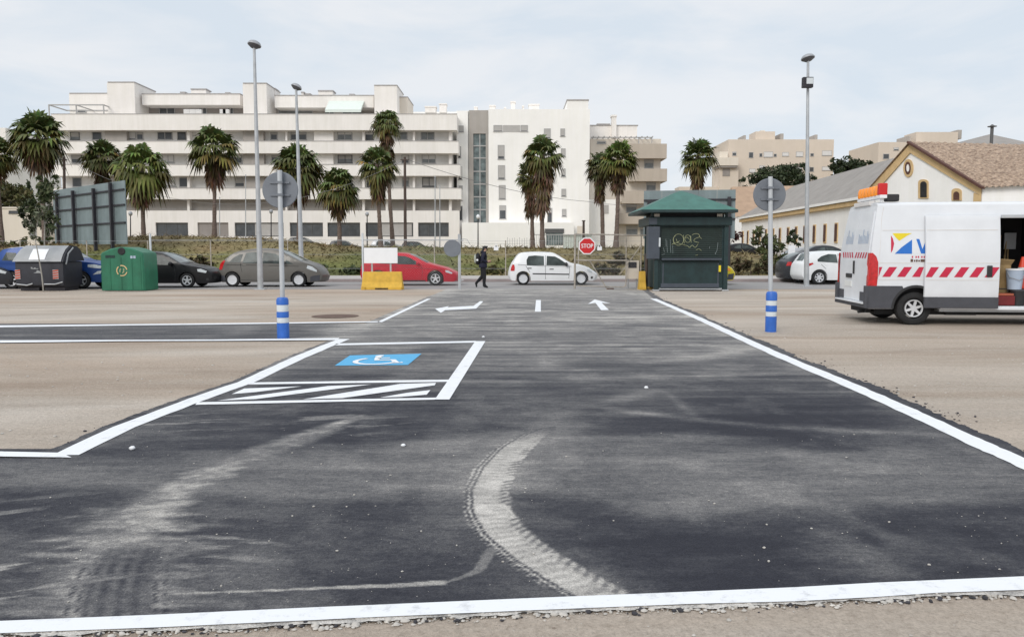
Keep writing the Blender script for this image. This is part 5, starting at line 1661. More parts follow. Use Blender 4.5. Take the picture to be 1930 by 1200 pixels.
# yellow car nose beyond the kiosk
yel = Car(dict(L=3.7, W=1.62, belt=.86, R=.28, wheels=(.6, 3.02), zb=.2, paint='p_yellow', tumble=.24,
    top=[(0.06, .22), (0.0, .42), (0.02, .62), (0.10, .86), (0.2, 1.0), (0.4, 1.28), (0.6, 1.40), (1.0, 1.44), (1.5, 1.43), (1.85, 1.37), (2.3, 1.14), (2.62, .98), (3.05, .92), (3.4, .80), (3.6, .64), (3.68, .46), (3.62, .22)],
    windows=[[(.74, .9), (1.40, .9), (1.39, 1.29), (1.0, 1.31), (.76, 1.22)], [(1.5, .9), (2.45, .88), (2.1, 1.14), (1.88, 1.26), (1.5, 1.30)]], ws=(1.9, 2.6), rs=(.22, .52),
    panels=[('headlight', [(3.25, .66), (3.46, .60), (3.48, .68), (3.34, .76), (3.24, .76)], 'amber'), ('bumper_trim', [(3.34, .22), (3.62, .24), (3.66, .50), (3.38, .48)], 'grey_trim'), ('sill_trim', [(.95, .2), (2.68, .2), (2.68, .45), (.95, .45)], 'grey_trim'),
            ('wing_trim', [(2.68, .24), (2.70, .42), (2.8, .6), (3.0, .66), (3.2, .62), (3.32, .5), (3.33, .56), (3.2, .70), (3.0, .74), (2.76, .68), (2.6, .5), (2.6, .24)], 'grey_trim')],
    seams=[], handles=[], spokes=5))
yel.build('parked_car', 'yellow car with only its nose showing to the right of the green kiosk', place(1391 - 3.66 * 44.2, 537, 3.7, 1.62), group=KERB)

wh2 = Car(dict(L=4.03, W=1.73, belt=.95, R=.315, wheels=(.72, 3.25), zb=.2, paint='p_white', tumble=.25,
    top=[(0.1, .24), (0.0, .40), (0.0, .62), (0.06, .88), (.14, .98), (.30, 1.22), (.46, 1.38), (.9, 1.45), (1.5, 1.47), (2.0, 1.44), (2.35, 1.32), (2.95, 1.02), (3.35, .93), (3.75, .80), (3.95, .64), (4.02, .46), (3.97, .24)],
    windows=[[(.62, 1.02), (1.52, .97), (1.50, 1.34), (1.15, 1.36), (.82, 1.26), (.62, 1.12)], [(1.6, .97), (2.65, .93), (2.3, 1.22), (2.0, 1.34), (1.6, 1.36)]],
    ws=(2.12, 2.9), rs=(.16, .42),
    panels=[('tail_light', [(.05, .80), (.26, .82), (.44, .92), (.40, .97), (.2, .94), (.07, .90)], 'tail_lamp'), ('headlight', [(3.5, .7), (3.8, .62), (3.84, .7), (3.6, .82)], 'head_lamp')],
    seams=[[(1.56, .26), (1.55, .9), (1.56, 1.38)], [(1.0, .7), (.78, .9)]], handles=[(1.05, .88), (1.85, .86)], mirror=(2.55, 1.0), spokes=7, plate_z=.48))
l_ = place(1513, 536.5, 4.03, 1.73)
wh2.build('parked_car', 'white modern hatchback seen from its rear corner beside the right lamp post', l_, R(2), group=KERB)
blk_.sp['paint'] = 'p_dark'
blk_.build('parked_car', 'dark grey hatchback mostly hidden on the far side of the white one at right', (l_[0] - .1, l_[1] + 2.0, .004), 0, group=KERB)

# small cars seen over the top of the bank
FARG = 'far cars standing beyond the bank'
far_spec = [(440, 481, 449.5, 90, 'p_silver', 'silver far car whose roof shows over the bank left of the bank top lamp'),
            (499, 527, 450.5, 90, 'p_white', 'white far car over the bank left of the left sign pole'),
            (553, 596, 447.5, 90, 'p_dark', 'dark far car over the bank beside the second lamp post'),
            (640, 664, 453.5, 90, 'p_dark', 'dark far car roof over the bank right of the low palm'),
            (715, 747, 452.5, 88, 'p_silver', 'grey far car over the bank behind the blank white board'),
            (774, 800, 455.5, 90, 'p_black', 'black far car over the bank right of the wooden pole')]
for p, q, yt, Yd, pnt, lab in far_spec:
    hatch.sp['paint'] = pnt
    a = at((p + q) / 2, yt, Yd)
    c = hatch.build('parked_car', lab, (a.x - 1.88, Yd, a.z - 1.43), 0, detail=False, group=FARG)
redc.sp['paint'] = 'p_black'
a = at(1392, 459, 74); redc.build('parked_car', 'dark far car beyond the dry bank to the right of the kiosk', (a.x - 1.5, 74, a.z - 1.40), 0, False, FARG)
redc.sp['paint'] = 'p_dark'
a = at(1558, 463, 58); redc.build('parked_car', 'dark grey saloon roof showing above the white modern hatchback', (a.x - 1.9, 58, a.z - 1.40), 0, False, FARG)
redc.sp['paint'] = 'p_silver'
a = at(1505, 467, 60); redc.build('parked_car', 'pale car beyond the dark grey hatchback near the white notice', (a.x - 1.2, 60, a.z - 1.40), 0, False, FARG)
hatch.sp['paint'] = 'p_white'; redc.sp['paint'] = 'p_red'

# ================================================================ road works van
VW = 2.05
vr = gnd(1720, 612)
VY = vr.y; VROT = R(-6.0)
VX = (1637 - 965) / F * VY
van = thing('work_van', 'white high-roof road works van with red and white chevrons and its side door slid open', 'van', (VX, VY, 0.0), VROT)
# local frame: x to the front, y away from the camera (near side at 0), z up
def VB(mb, name, m, parent=None, **k):
    p = parent or van
    T = Matrix.Translation(Vector((VX, VY, 0.0))) @ Matrix.Rotation(VROT, 4, 'Z')
    mb.v = [tuple(T @ Vector(v)) for v in mb.v]
    return mb.build(name, M[m], p, **k)
LV = 6.0
def vw(z):
    """inset of the side wall with height"""
    if z < .75: return 0.02 * ((.75 - z) / .4)
    if z < 1.35: return 0.0
    return 0.15 * ((z - 1.35) / 1.2) ** 1.35
def vend(z):
    return 0.02 if z < 1.3 else 0.02 + 0.16 * ((z - 1.3) / 1.25) ** 1.3
def side_panel(poly, y_off=0.0, far=False, step=.12):
    v, f, n, dp = cdt_panel(poly, step)
    if far: return [(p.x, VW - vw(p.y) + y_off, p.y) for p in v], [tuple(t)[::-1] for t in f]
    return [(p.x, vw(p.y) + y_off, p.y) for p in v], [tuple(t) for t in f]
HR = 2.53
WRX, WFX, VR_ = .93, 4.95, .34
arch_r = arc(WRX, VR_, .44, 0, 180, 14)
arch_f = arc(WFX, VR_, .44, 0, 180, 14)
zs_ = .33
rear_edge = [(vend(z), z) for z in np.linspace(.33, HR - .10, 14)]
front_prof = [(5.98, .35), (6.0, .6), (5.95, .95), (5.55, 1.12), (5.30, 1.35), (4.62, 2.05), (4.42, 2.28), (4.1, 2.44), (3.6, HR - .10)]
door_hole = [(2.50, .42), (3.76, .42), (3.76, 2.16), (2.50, 2.16)]
outer_near = rear_edge + [(.5, HR - .1)] + front_prof[::-1] + [(WFX + .44, zs_)] + arch_f[1:-1] + [(WFX - .44, zs_)] + [(WRX + .44, zs_)] + arch_r[1:-1] + [(WRX - .44, zs_)]
# cut the near side into pieces around the open doorway
near_rear = rear_edge + [(.5, HR - .1), (2.48, HR - .1), (2.48, zs_), (WRX + .44, zs_)] + arch_r[1:-1] + [(WRX - .44, zs_)]
near_front = [(3.78, zs_), (3.78, HR - .12)] + [(p[0], p[1]) for p in front_prof[::-1][1:]] + [(WFX + .44, zs_)] + arch_f[1:-1] + [(WFX - .44, zs_)]
near_top = [(2.48, 2.17), (2.48, HR - .1), (3.6, HR - .1), (3.78, HR - .12), (3.78, 2.17)]
near_sill = [(2.48, zs_), (2.48, .40), (3.78, .40), (3.78, zs_)]
mb = MB()
for poly in (near_rear, near_front, near_top, near_sill):
    mb.add(*side_panel(poly[::-1]))
mb.add(*side_panel(outer_near[::-1], far=True))
# roof with rounded shoulders
prof = []
for k in range(0, 7):
    a = PI / 2 * k / 6
    prof.append((vw(HR - .1) + .11 * (1 - math.cos(a)), HR - .1 + .07 * math.sin(a)))
prof = prof + [(.6, HR - .005), (VW / 2, HR + .01), (VW - .6, HR - .005)] + [(VW - y_, z_) for y_, z_ in prof[::-1]]
def roof_strip(xs_, drop):
    vs = []
    for x, dz, fr in zip(xs_, drop, [1] * len(xs_)):
        for y_, z_ in prof: vs.append((x, y_, z_ + dz))
    n = len(prof)
    return vs, [(i * n + k, (i + 1) * n + k, (i + 1) * n + k + 1, i * n + k + 1) for i in range(len(xs_) - 1) for k in range(n - 1)]
mb.add(*roof_strip([vend(HR - .1), .35, 1.2, 2.4, 3.3, 3.6, 4.1, 4.42], [-.015, 0, 0, 0, 0, 0, -.06, -.25 + .02]))
# front end: bonnet and nose
fpts = [(4.42, 2.28)] + front_prof[:6][::-1]
vs = []; 
for x, z in fpts:
    for k in range(9):
        u = k / 8; q = 1 - (2 * u - 1) ** 2
        vs.append((x + .12 * q, vw(z) + (VW - 2 * vw(z)) * u, z))
mb.add(vs, [(i * 9 + k, i * 9 + k + 1, (i + 1) * 9 + k + 1, (i + 1) * 9 + k) for i in range(len(fpts) - 1) for k in range(8)])
# rear pillars and header
for (y0, y1) in ((0, .1), (VW - .1, VW)):
    vs = []
    zz = np.linspace(.33, HR - .1, 14)
    for z in zz:
        i_ = vw(z)
        for y_ in ((i_, .10 + i_ * .7) if y0 == 0 else (VW - .10 - i_ * .7, VW - i_)):
            vs.append((vend(z), y_, z))
    mb.add(vs, [(2 * i, 2 * i + 1, 2 * i + 3, 2 * i + 2) for i in range(13)])
i_ = vw(HR - .1)
mb.add([(vend(HR - .22), i_, HR - .22), (vend(HR - .22), VW - i_, HR - .22), (vend(HR - .1), VW - i_, HR - .1), (vend(HR - .1), i_, HR - .1)], [(0, 1, 2, 3)])
mb.add([(x, y_, z) for x, y_, z in [(vend(HR - .1), yy, zz_ - .015) for yy, zz_ in prof]] + [(vend(HR - .1), VW - i_, HR - .1), (vend(HR - .1), i_, HR - .1)], [tuple(range(len(prof) + 2))])
body = VB(mb, 'body', 'p_van', smooth=35)
# floor, bulkhead and lining of the load space
mb = MB(); mb.box(.1, 4.3, .32, VW - .32, .34, .40); mb.box(1.42, 4.3, .03, .32, .341, .399); mb.box(1.42, 3.6, .05, .5, .28, .34); VB(mb, 'load_floor', 'galv')
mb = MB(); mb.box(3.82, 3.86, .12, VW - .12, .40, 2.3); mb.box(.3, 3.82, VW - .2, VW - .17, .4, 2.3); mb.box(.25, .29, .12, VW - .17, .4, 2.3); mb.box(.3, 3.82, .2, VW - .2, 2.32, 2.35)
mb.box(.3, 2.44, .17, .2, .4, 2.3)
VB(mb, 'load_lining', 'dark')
mb = MB(); mb.box(2.50, 3.78, -.035, .03, 2.165, 2.23); VB(mb, 'door_rail', 'galv_light', bevel=.008)
mb = MB(); mb.box(1.385, 3.8, -.012, .06, .325, .385); VB(mb, 'sill_strip', 'p_van', bevel=.01)
# rear doors
def rear_pt(y_, z_, o=0.0): return (vend(z_) - o, y_, z_)
for k, (ya, yb) in enumerate(((.10, VW / 2 - .006), (VW / 2 + .006, VW - .10))):
    mb = MB(); zz = np.linspace(.46, HR - .20, 14); vs = []
    for z in zz:
        ins = vw(z) * .7
        a_ = ya + (ins if k == 0 else 0); b_ = yb - (ins if k == 1 else 0)
        vs += [rear_pt(a_, z, .02), rear_pt(b_, z, .02)]
    mb.add(vs, [(2 * i, 2 * i + 1, 2 * i + 3, 2 * i + 2) for i in range(13)])
    vs2 = [(x + .02, y_, z) for x, y_, z in vs]
    o_ = len(mb.v)
    mb.add(vs2, [])
    for i in range(13):
        mb.f.append((2 * i, 2 * i + 2, o_ + 2 * i + 2, o_ + 2 * i)); mb.f.append((2 * i + 1, o_ + 2 * i + 1, o_ + 2 * i + 3, 2 * i + 3))
    dr = VB(mb, 'rear_door', 'p_van', smooth=30)
    # chevrons, smudged lettering, hardware
    mb = MB()
    for i in range(5):
        y0 = ya + .08 + i * (yb - ya - .14) / 5 + (.0)
        sl = .07 if k == 0 else -.07
        mb.poly([rear_pt(y0 + sl, 1.36, .024), rear_pt(y0 + .075 + sl, 1.36, .024), rear_pt(y0 + .075, 1.48, .024), rear_pt(y0, 1.48, .024)])
    VB(mb, 'chevron_strip', 'mark_red', dr)
    mb = MB()
    if k == 0:
        for i, (yy, h_) in enumerate([(.22, .2), (.30, .26), (.38, .16), (.47, .18), (.56, .3), (.64, .17), (.72, .16), (.80, .2)]):
            mb.poly([rear_pt(yy, 1.66, .024), rear_pt(yy + .045, 1.66, .024), rear_pt(yy + .065, 1.66 + h_, .024), rear_pt(yy + .02, 1.66 + h_, .024)])
    else:
        for i, (yy, h_) in enumerate([(1.2, .2), (1.28, .26), (1.36, .16), (1.45, .18), (1.54, .3), (1.62, .17)]):
            mb.poly([rear_pt(yy, 1.66, .024), rear_pt(yy + .045, 1.66, .024), rear_pt(yy + .065, 1.66 + h_, .024), rear_pt(yy + .02, 1.66 + h_, .024)])
    VB(mb, 'pale_lettering', 'mark_pale', dr)
    if k == 1 or True:
        mb = MB(); yh = (VW / 2 - .09) if k == 0 else (VW / 2 + .35)
        if k == 0:
            mb.box(vend(1.2) - .05, vend(1.2) - .02, yh - .02, yh + .03, 1.02, 1.30); VB(mb, 'door_handle', 'black_trim', dr, bevel=.008)
        else:
            mb.box(vend(1.0) - .045, vend(1.0) - .02, VW / 2 - .05 + .1, VW / 2 + .42, .93, 1.02); VB(mb, 'plate_lamp_bar', 'black_trim', dr, bevel=.008)
            mb = MB(); mb.box(vend(1.0) - .032, vend(1.0) - .02, VW / 2 + .06, VW / 2 + .52, .74, .86); VB(mb, 'number_plate', 'plate', dr)
    mb = MB(); mb.box(vend(.7) - .035, vend(.7) - .02, ya + .03, ya + .40 if k == 0 else yb - .02, .47, .66) if k == 0 else mb.box(vend(.7) - .035, vend(.7) - .02, yb - .35, yb - .02, .47, .66)
    VB(mb, 'step_recess', 'grey_trim', dr, bevel=.006)
# tail lights wrap the rear corners
for far in (False, True):
    mb = MB()
    S_ = lambda x, z, o: (x, (vw(z) - o) if not far else VW - vw(z) + o, z)
    pr = [(vend(.80) - .01, .80), (.16, .80), (.175, 1.0), (.17, 1.28), (.13, 1.40), (.06, 1.47), (vend(1.47) - .01, 1.47)]
    mb.prism([S_(x, z, .012) for x, z in pr], (0, .012 if not far else -.012, 0))
    yo = (lambda y_: y_) if not far else (lambda y_: VW - y_)
    mb.add([(vend(z) - .035, yo(y_), z) for y_, z in [(-.012, .80), (.10, .80), (.10, .98), (.055, 1.04), (.055, 1.18), (.10, 1.24), (.10, 1.47), (-.012, 1.47)]], [(0, 1, 2, 3, 4, 5, 6, 7)])
    mb.add([(vend(.8) - .035, yo(-.012), .80), (vend(.8) + .02, yo(-.012), .80), (vend(1.47) + .02, yo(-.012), 1.47), (vend(1.47) - .035, yo(-.012), 1.47)], [(0, 1, 2, 3)])
    VB(mb, 'tail_light', 'tail_lamp')
# bumpers and lower cladding
mb = MB()
poly = [(-.04, .34), (.50, .34)] + [(WRX + .455 * math.cos(R(a)), VR_ + .455 * math.sin(R(a))) for a in range(176, 118, -6)] + [(.66, .80), (-.02, .80)]
mb.prism([(x, -.022, z) for x, z in poly], (0, .03, 0))
mb.prism([(x, VW + .022, z) for x, z in poly], (0, -.03, 0))
mb.box(-.06, .02, -.022, .12, .34, .80); mb.box(-.06, .02, VW - .12, VW + .022, .34, .80)
mb.box(-.055, .02, .10, VW - .10, .34, .42)
VB(mb, 'rear_bumper', 'grey_trim', bevel=.01)
mb = MB(); mb.box(-.09, .01, .1, VW - .1, .42, .455); VB(mb, 'bumper_step', 'p_van', bevel=.008)
mb = MB()
q = [(WRX + .455 * math.cos(R(a)), VR_ + .455 * math.sin(R(a))) for a in range(0, 181, 10)]
for a, b in zip(q, q[1:]): mb.obox((a[0], -.005, a[1]), (b[0], -.005, b[1]), .05, .035, (0, 1, 0))
VB(mb, 'arch_trim', 'black_trim')
# sliding door, slid back over the rear quarter
SD0, SD1 = 1.07, 2.49
mb = MB()
poly = [(SD0, .58), (SD1, .58), (SD1, 2.22), (SD0, 2.22)]
zz = list(np.linspace(.58, 2.22, 16)); vs = []
for z in zz: vs += [(SD0, vw(z) - .075, z), (SD1, vw(z) - .075, z)]
n0 = len(vs)
vs += [(SD0, vw(z) - .02, z) for z in zz] + [(SD1, vw(z) - .02, z) for z in zz]
mb.add(vs, [(2 * i, 2 * i + 1, 2 * i + 3, 2 * i + 2) for i in range(15)])
for i in range(15):
    mb.f.append((2 * i, 2 * i + 2, n0 + i + 1, n0 + i)); mb.f.append((2 * i + 1, n0 + 16 + i, n0 + 17 + i, 2 * i + 3))
mb.f.append((0, n0, n0 + 16, 1)); mb.f.append((30, 31, n0 + 31, n0 + 15))
sdoor = VB(mb, 'sliding_door', 'p_van', bevel=.012, smooth=35)
mb = MB(); mb.box(SD0, SD1, -.085, -.02, .36, .575); VB(mb, 'door_cladding', 'grey_trim', sdoor, bevel=.008)
mb = MB(); mb.box(SD1 - .25, SD1 - .15, -.105, -.07, .99, 1.22); VB(mb, 'door_handle', 'black_trim', sdoor, bevel=.015)
for z_, x0, x1, o_, par in [(1.93, SD0 + .02, SD1 - .05, .0765, sdoor), (1.93, .25, SD0, .0015, None), (1.27, SD0 + .02, SD1 - .02, .0765, sdoor), (.93, SD0 + .02, SD1 - .02, .0765, sdoor), (1.27, .2, SD0, .0015, None), (.93, .2, SD0, .0015, None)]:
    mb = MB(); mb.box(x0, x1, vw(z_) - o_ - .004, vw(z_) - o_ + .01, z_ - .007, z_ + .007)
    VB(mb, 'pressed_crease', 'shutter_white', par)
# hazard band
def band(name, x0, x1, o, par, start):
    mb = MB()
    x = start
    while x < x1:
        a0, a1 = x, x + .155
        pts = []
        lo = [(max(x0, min(x1, a0)), .985), (max(x0, min(x1, a1)), .985)]
        hi = [(max(x0, min(x1, a1 + .13)), 1.185), (max(x0, min(x1, a0 + .13)), 1.185)]
        if lo[1][0] - lo[0][0] > .01 or hi[0][0] - hi[1][0] > .01:
            mb.poly([(px_, vw(pz_) - o - .003, pz_) for px_, pz_ in lo + hi])
        x += .29
    VB(mb, name, 'mark_red', par)
band('hazard_band', .19, SD0 - .005, .002, None, -.03)
band('hazard_band', SD0 + .005, SD1 - .01, .0775, sdoor, SD0 - .03)
# emblem and lettering on the side, cut by the sliding door
def decal(name, m, pts, o=.003, par=None):
    mb = MB(); mb.poly([(x, vw(z) - o, z) for x, z in pts]); return VB(mb, name, m, par)
pz = lambda px, py: ((px - 1637) / 93.4, 1.52 - (py - 472) / 93.2)
ez = lambda L_: [pz(1550 + x / 3.871, 330 + y / 3.871) for x, y in L_]
em = decal('emblem', 'mark_red', ez([(487, 440), (500, 462), (509, 500), (500, 545), (487, 568)]))
decal('emblem_yellow', 'mark_yellow', ez([(497, 424), (635, 424), (600, 442), (545, 480), (520, 455)]), par=em)
decal('emblem_blue', 'mark_blue', ez([(635, 470), (635, 574), (514, 574), (560, 528)]), par=em)
decal('letter_v', 'mark_blue', ez([(664, 466), (686, 466), (708, 540), (716, 516), (716, 572), (698, 572)]))
decal('letter_v', 'mark_blue', ez([(716, 572), (716, 516), (733, 474), (735, 474), (735, 548), (728, 572)]), .0035)
mb = MB()
for i, (x0, x1, y0, y1) in enumerate([(626, 644, 612, 634), (650, 660, 618, 632), (664, 676, 616, 633), (680, 692, 619, 632), (696, 726, 614, 634)]):
    a = ez([(x0, y1), (x1, y0)]); mb.add([(a[0][0], vw(a[0][1]) - .003, a[0][1]), (a[1][0], vw(a[0][1]) - .003, a[0][1]), (a[1][0], vw(a[1][1]) - .003, a[1][1]), (a[0][0], vw(a[1][1]) - .003, a[1][1])], [(0, 1, 2, 3)])
VB(mb, 'small_lettering', 'iron')
mb = MB()
for x0 in (634, 660, 676, 700, 716):
    a = ez([(x0, 604), (x0 + 9, 590)]); mb.add([(a[0][0], vw(a[0][1]) - .003, a[0][1]), (a[1][0], vw(a[0][1]) - .003, a[0][1]), (a[1][0], vw(a[1][1]) - .003, a[1][1]), (a[0][0], vw(a[1][1]) - .003, a[1][1])], [(0, 1, 2, 3)])
VB(mb, 'small_lettering', 'mark_red')
mb = MB(); 
mb.tube([(.16, vw(1) - .001, .8), (.20, vw(1.5) - .001, 1.5), (.24, vw(2.2) - .001, 2.2), (.28, vw(2.4) - .001, 2.4)], .006, 5)
VB(mb, 'panel_seam', 'shutter_white')
# wheels, underbody, cab glass
for side, ys_ in ((-1, .05), (1, VW - .05)):
    for cx in (WRX, WFX):
        T0 = van
        w0 = thing('wheel_tmp', None, None)
        tyre = wheel_parts(None, cx, VR_, ys_, VR_, side, 6, .52, .24, style='spoke', mt='alloy')
        bpy.data.objects.remove(w0)
        tyre.parent = van
mb = MB(); mb.box(.25, 5.6, .3, VW - .3, .2, .33); mb.box(1.6, 2.2, .2, .5, .2, .33); mb.box(.1, .2, .4, 1.4, .22, .34); mb.tube([(.6, .55, .28), (-.02, .55, .24)], .04, 8)
mb.box(WRX - .44, WRX + .44, .28, VW - .28, .33, .8); mb.box(WFX - .44, WFX + .44, .28, VW - .28, .33, .8)
VB(mb, 'underbody', 'dark')
mb = MB(); mb.add(*side_panel([(4.0, 1.30), (5.15, 1.30), (4.62, 1.9), (4.0, 1.98)][::-1], -.006)); VB(mb, 'cab_window', 'car_glass'); mb = MB(); mb.add(*side_panel([(4.0, 1.30), (5.15, 1.30), (4.62, 1.9), (4.0, 1.98)], .006, True)); VB(mb, 'cab_window', 'car_glass')
vs = []
for x, z in [(4.55, 2.15), (4.75, 1.93), (5.2, 1.47), (5.3, 1.37)]:
    for k in range(9):
        u = k / 8; q = 1 - (2 * u - 1) ** 2
        yy = vw(z) + .1 + (VW - 2 * vw(z) - .2) * u
        vs.append((x + .12 * q + .02, yy, z + .02))
mb = MB(); mb.add(vs, [(i * 9 + k, i * 9 + k + 1, (i + 1) * 9 + k + 1, (i + 1) * 9 + k) for i in range(3) for k in range(8)]); VB(mb, 'windscreen', 'car_glass')
mb = MB(); mb.box(5.75, 6.14, .05, VW - .05, .3, .72); VB(mb, 'front_bumper', 'grey_trim', bevel=.05)
for y0 in (.06, VW - .36):
    mb = MB(); mb.box(5.6, 5.99, y0, y0 + .3, .85, 1.05); VB(mb, 'headlight', 'head_lamp', bevel=.04)
# amber lamp bar folded on the roof
mb = MB(); mb.box(.20, .34, .12, 1.55, HR + .05, HR + .12); mb.box(.24, .30, .2, .26, HR - .02, HR + .05); mb.box(.24, .30, 1.4, 1.46, HR - .02, HR + .05)
lb = VB(mb, 'lamp_bar', 'white_sheet', bevel=.01)
for k in range(6):
    yk = .42 + k * .20
    mb = MB(); mb.lathe([(.095, HR + .12), (.10, HR + .16), (.098, HR + .26), (.07, HR + .32), (.0, HR + .33)], (.27 + 0.0, yk, 0), n=14)
    VB(mb, 'amber_lamp', 'amber', lb, smooth=40)
mb = MB(); mb.box(.19, .36, .16, .28, HR + .12, HR + .36); VB(mb, 'red_end_lamp', 'sign_red', lb, bevel=.02)
mb = MB(); mb.box(.36, .62, .22, .40, HR - .01, HR + .14); VB(mb, 'junction_box', 'black_trim', bevel=.03)
mb = MB(); mb.box(vend(HR - .15) - .03, vend(HR - .15) + .1, VW / 2 - .5, VW / 2 + .5, HR - .07, HR + .02); mb2 = VB(mb, 'high_brake_lamp', 'shutter_white', bevel=.01)
M['dark_red'] = mat('dark_red_plastic', (0.16, 0.012, 0.015), 0.5, var=0.2)
M['dull_orange'] = mat('dull_orange_plastic', (0.38, 0.10, 0.05), 0.6, var=0.2)
# load behind the open door
T = Matrix.Translation(Vector((VX, VY, 0.0))) @ Matrix.Rotation(VROT, 4, 'Z')
def load(name, label, cat, shapes):
    """shapes: list of (part name or None, mb, material)"""
    t = None
    for nm, mb, m, kw in shapes:
        mb.v = [tuple(T @ Vector(v)) for v in mb.v]
    c0 = Vector(shapes[0][1].v[0])
    t = thing(name, label, cat, c0)
    for nm, mb, m, kw in shapes: mb.build(nm, M[m], t, **kw)
    return t
Bx = lambda *a: MB().box(*a)
load('toolbox', 'dark red toolbox with an orange lid low at the back of the open van doorway', 'toolbox', [('case', Bx(2.53, 2.92, .16, .45, .41, .60), 'dark_red', {'bevel': .01}), ('lid', Bx(2.55, 2.9, .17, .44, .605, .65), 'dull_orange', {'bevel': .01}), ('handle', MB().tube([(2.62, .3, .68), (2.64, .3, .74), (2.82, .3, .74), (2.84, .3, .68)], .012, 6), 'black_trim', {})])
load('paint_bucket', 'black bucket at the bottom of the pair in the van doorway', 'bucket', [('pail', MB().lathe([(.0, .405), (.12, .405), (.145, .72), (.135, .72), (.11, .44), (0, .44)], (3.03, .3, 0), n=20), 'black_trim', {'smooth': 40}), ('rim', MB().lathe([(.145, .70), (.152, .70), (.152, .725), (.145, .725)], (3.03, .3, 0), n=20), 'grey_trim', {})])
load('paint_bucket', 'pale grey bucket on top of the black one in the van doorway', 'bucket', [('pail', MB().lathe([(.0, .73), (.13, .73), (.165, 1.12), (.15, 1.12), (.12, .78), (0, .78)], (2.97, .32, 0), n=20), 'mark_pale', {'smooth': 40}), ('lid', MB().lathe([(0, 1.12), (.172, 1.12), (.172, 1.15), (0, 1.15)], (2.97, .32, 0), n=20), 'white_sheet', {}), ('bail', MB().tube([(2.81, .32, 1.1), (2.82, .22, .98), (2.97, .14, .92), (3.12, .22, .98), (3.13, .32, 1.1)], .007, 6), 'galv', {})])
load('cardboard_box', 'tan open carton behind the pale bucket inside the van', 'box', [('carton', MB().box(2.7, 3.0, .55, .9, .42, 1.22), 'cardboard', {}), ('flap', MB().prism([(2.7, .55, 1.22), (3.0, .55, 1.22), (3.02, .46, 1.32), (2.72, .46, 1.34)], (0, .012, .01)), 'cardboard', {}), ('flap', MB().prism([(2.7, .55, 1.21), (2.7, .9, 1.21), (2.62, .9, 1.30), (2.62, .55, 1.32)], (.01, 0, .01)), 'cardboard', {})])
def cone(x, y, z0, lab):
    load('traffic_cone', lab, 'traffic cone', [('cone', MB().lathe([(.16, z0 + .03), (.035, z0 + .62), (.03, z0 + .64), (0, z0 + .64)], (x, y, 0), n=18), 'orange', {'smooth': 40}), ('base', MB().box(x - .2, x + .2, y - .2, y + .2, z0, z0 + .03), 'orange', {}), ('collar', MB().lathe([(.118, z0 + .25), (.083, z0 + .42), (.08, z0 + .42), (.11, z0 + .25)], (x, y, 0), n=18), 'white_band', {})])
cone(3.26, .62, .75, 'orange red traffic cone standing behind the pale bucket inside the van')
load('crate', 'red plastic crate under the traffic cone inside the van', 'crate', [('tub', MB().box(3.08, 3.5, .42, .84, .41, .74), 'dark_red', {'bevel': .01}), ('rim', MB().box(3.06, 3.52, .40, .86, .715, .748), 'dark_red', {})])
load('roll_of_sheeting', 'white rolled sheeting with a red end at the right of the van doorway', 'roll', [('roll', MB().tube([(3.30, .28, .53), (3.70, .22, .53)], .12, 16), 'white_sheet', {'smooth': 40}), ('end_cap', MB().tube([(3.27, .285, .53), (3.30, .28, .53)], .07, 14), 'mark_red', {})])
load('tool_handles', 'bundle of pale tool handles leaning in the dark back of the van', 'tools', [('handles', MB().tube([(3.2, 1.3, .41), (3.34, 1.5, 1.9)], .018, 6).tube([(3.3, 1.3, .41), (3.4, 1.55, 1.8)], .018, 6).tube([(3.05, 1.3, .41), (3.22, 1.5, 1.85)], .016, 6), 'cardboard', {}), ('blade', MB().box(3.28, 3.52, 1.46, 1.49, 1.55, 1.9), 'galv', {})])
# ================================================================ palms and trees
def fan_leaf(V, Fc, Cc, base, d, up, plen, blen, col, rn, droop=0.35, nseg=13):
    """palmate leaf: petiole from base along d, then a fan of drooping segments"""
    d = d.normalized()
    s = d.cross(up)
    if s.length < 1e-3: s = Vector((1, 0, 0))
    s.normalize(); n = s.cross(d).normalized()
    end = base + d * plen + Vector((0, 0, -0.10 * plen * plen))
    def add(vs, fs, c, c2=None):
        o = len(V)
        V.extend(vs); Fc.extend([tuple(i + o for i in f) for f in fs])
        Cc.extend([c] * len(vs) if c2 is None else c2)
    wp = 0.022
    pc = (col[0] * 1.15 + .02, col[1] * 1.05 + .01, col[2], 1)
    add([base - s * wp, base + s * wp, end + s * wp, end - s * wp], [(0, 1, 2, 3)], pc)
    ang = R(115)
    for k in range(nseg):
        t = -ang + 2 * ang * (k + .5) / nseg
        dk = d * math.cos(t) + s * math.sin(t) + n * (0.10 + 0.05 * (k % 2))
        ln = blen * (0.72 + 0.28 * math.cos(t)) * rn.uniform(.85, 1.1)
        wd = blen * 0.47 * math.sin(ang / nseg) * 1.3
        sk = n.cross(dk).normalized() if n.cross(dk).length > 1e-3 else s
        a = end + dk * .03
        g1 = Vector((0, 0, -droop * 0.18 * ln)); g2_ = Vector((0, 0, -droop * ln * rn.uniform(.8, 1.4)))
        m_ = end + dk * ln * .55 + g1
        t_ = end + dk * ln * .93 + g2_
        c = [min(1, q * rn.uniform(.8, 1.2)) for q in col]
        c1 = (c[0], c[1], c[2], 1); c2 = (c[0] * 1.12 + .004, c[1] * 1.1, c[2], 1)
        add([a, m_ - sk * wd, t_, m_ + sk * wd], [(0, 1, 2, 3)], None, [(c1[0] * .6, c1[1] * .6, c1[2] * .6, 1), c1, c2, c1])

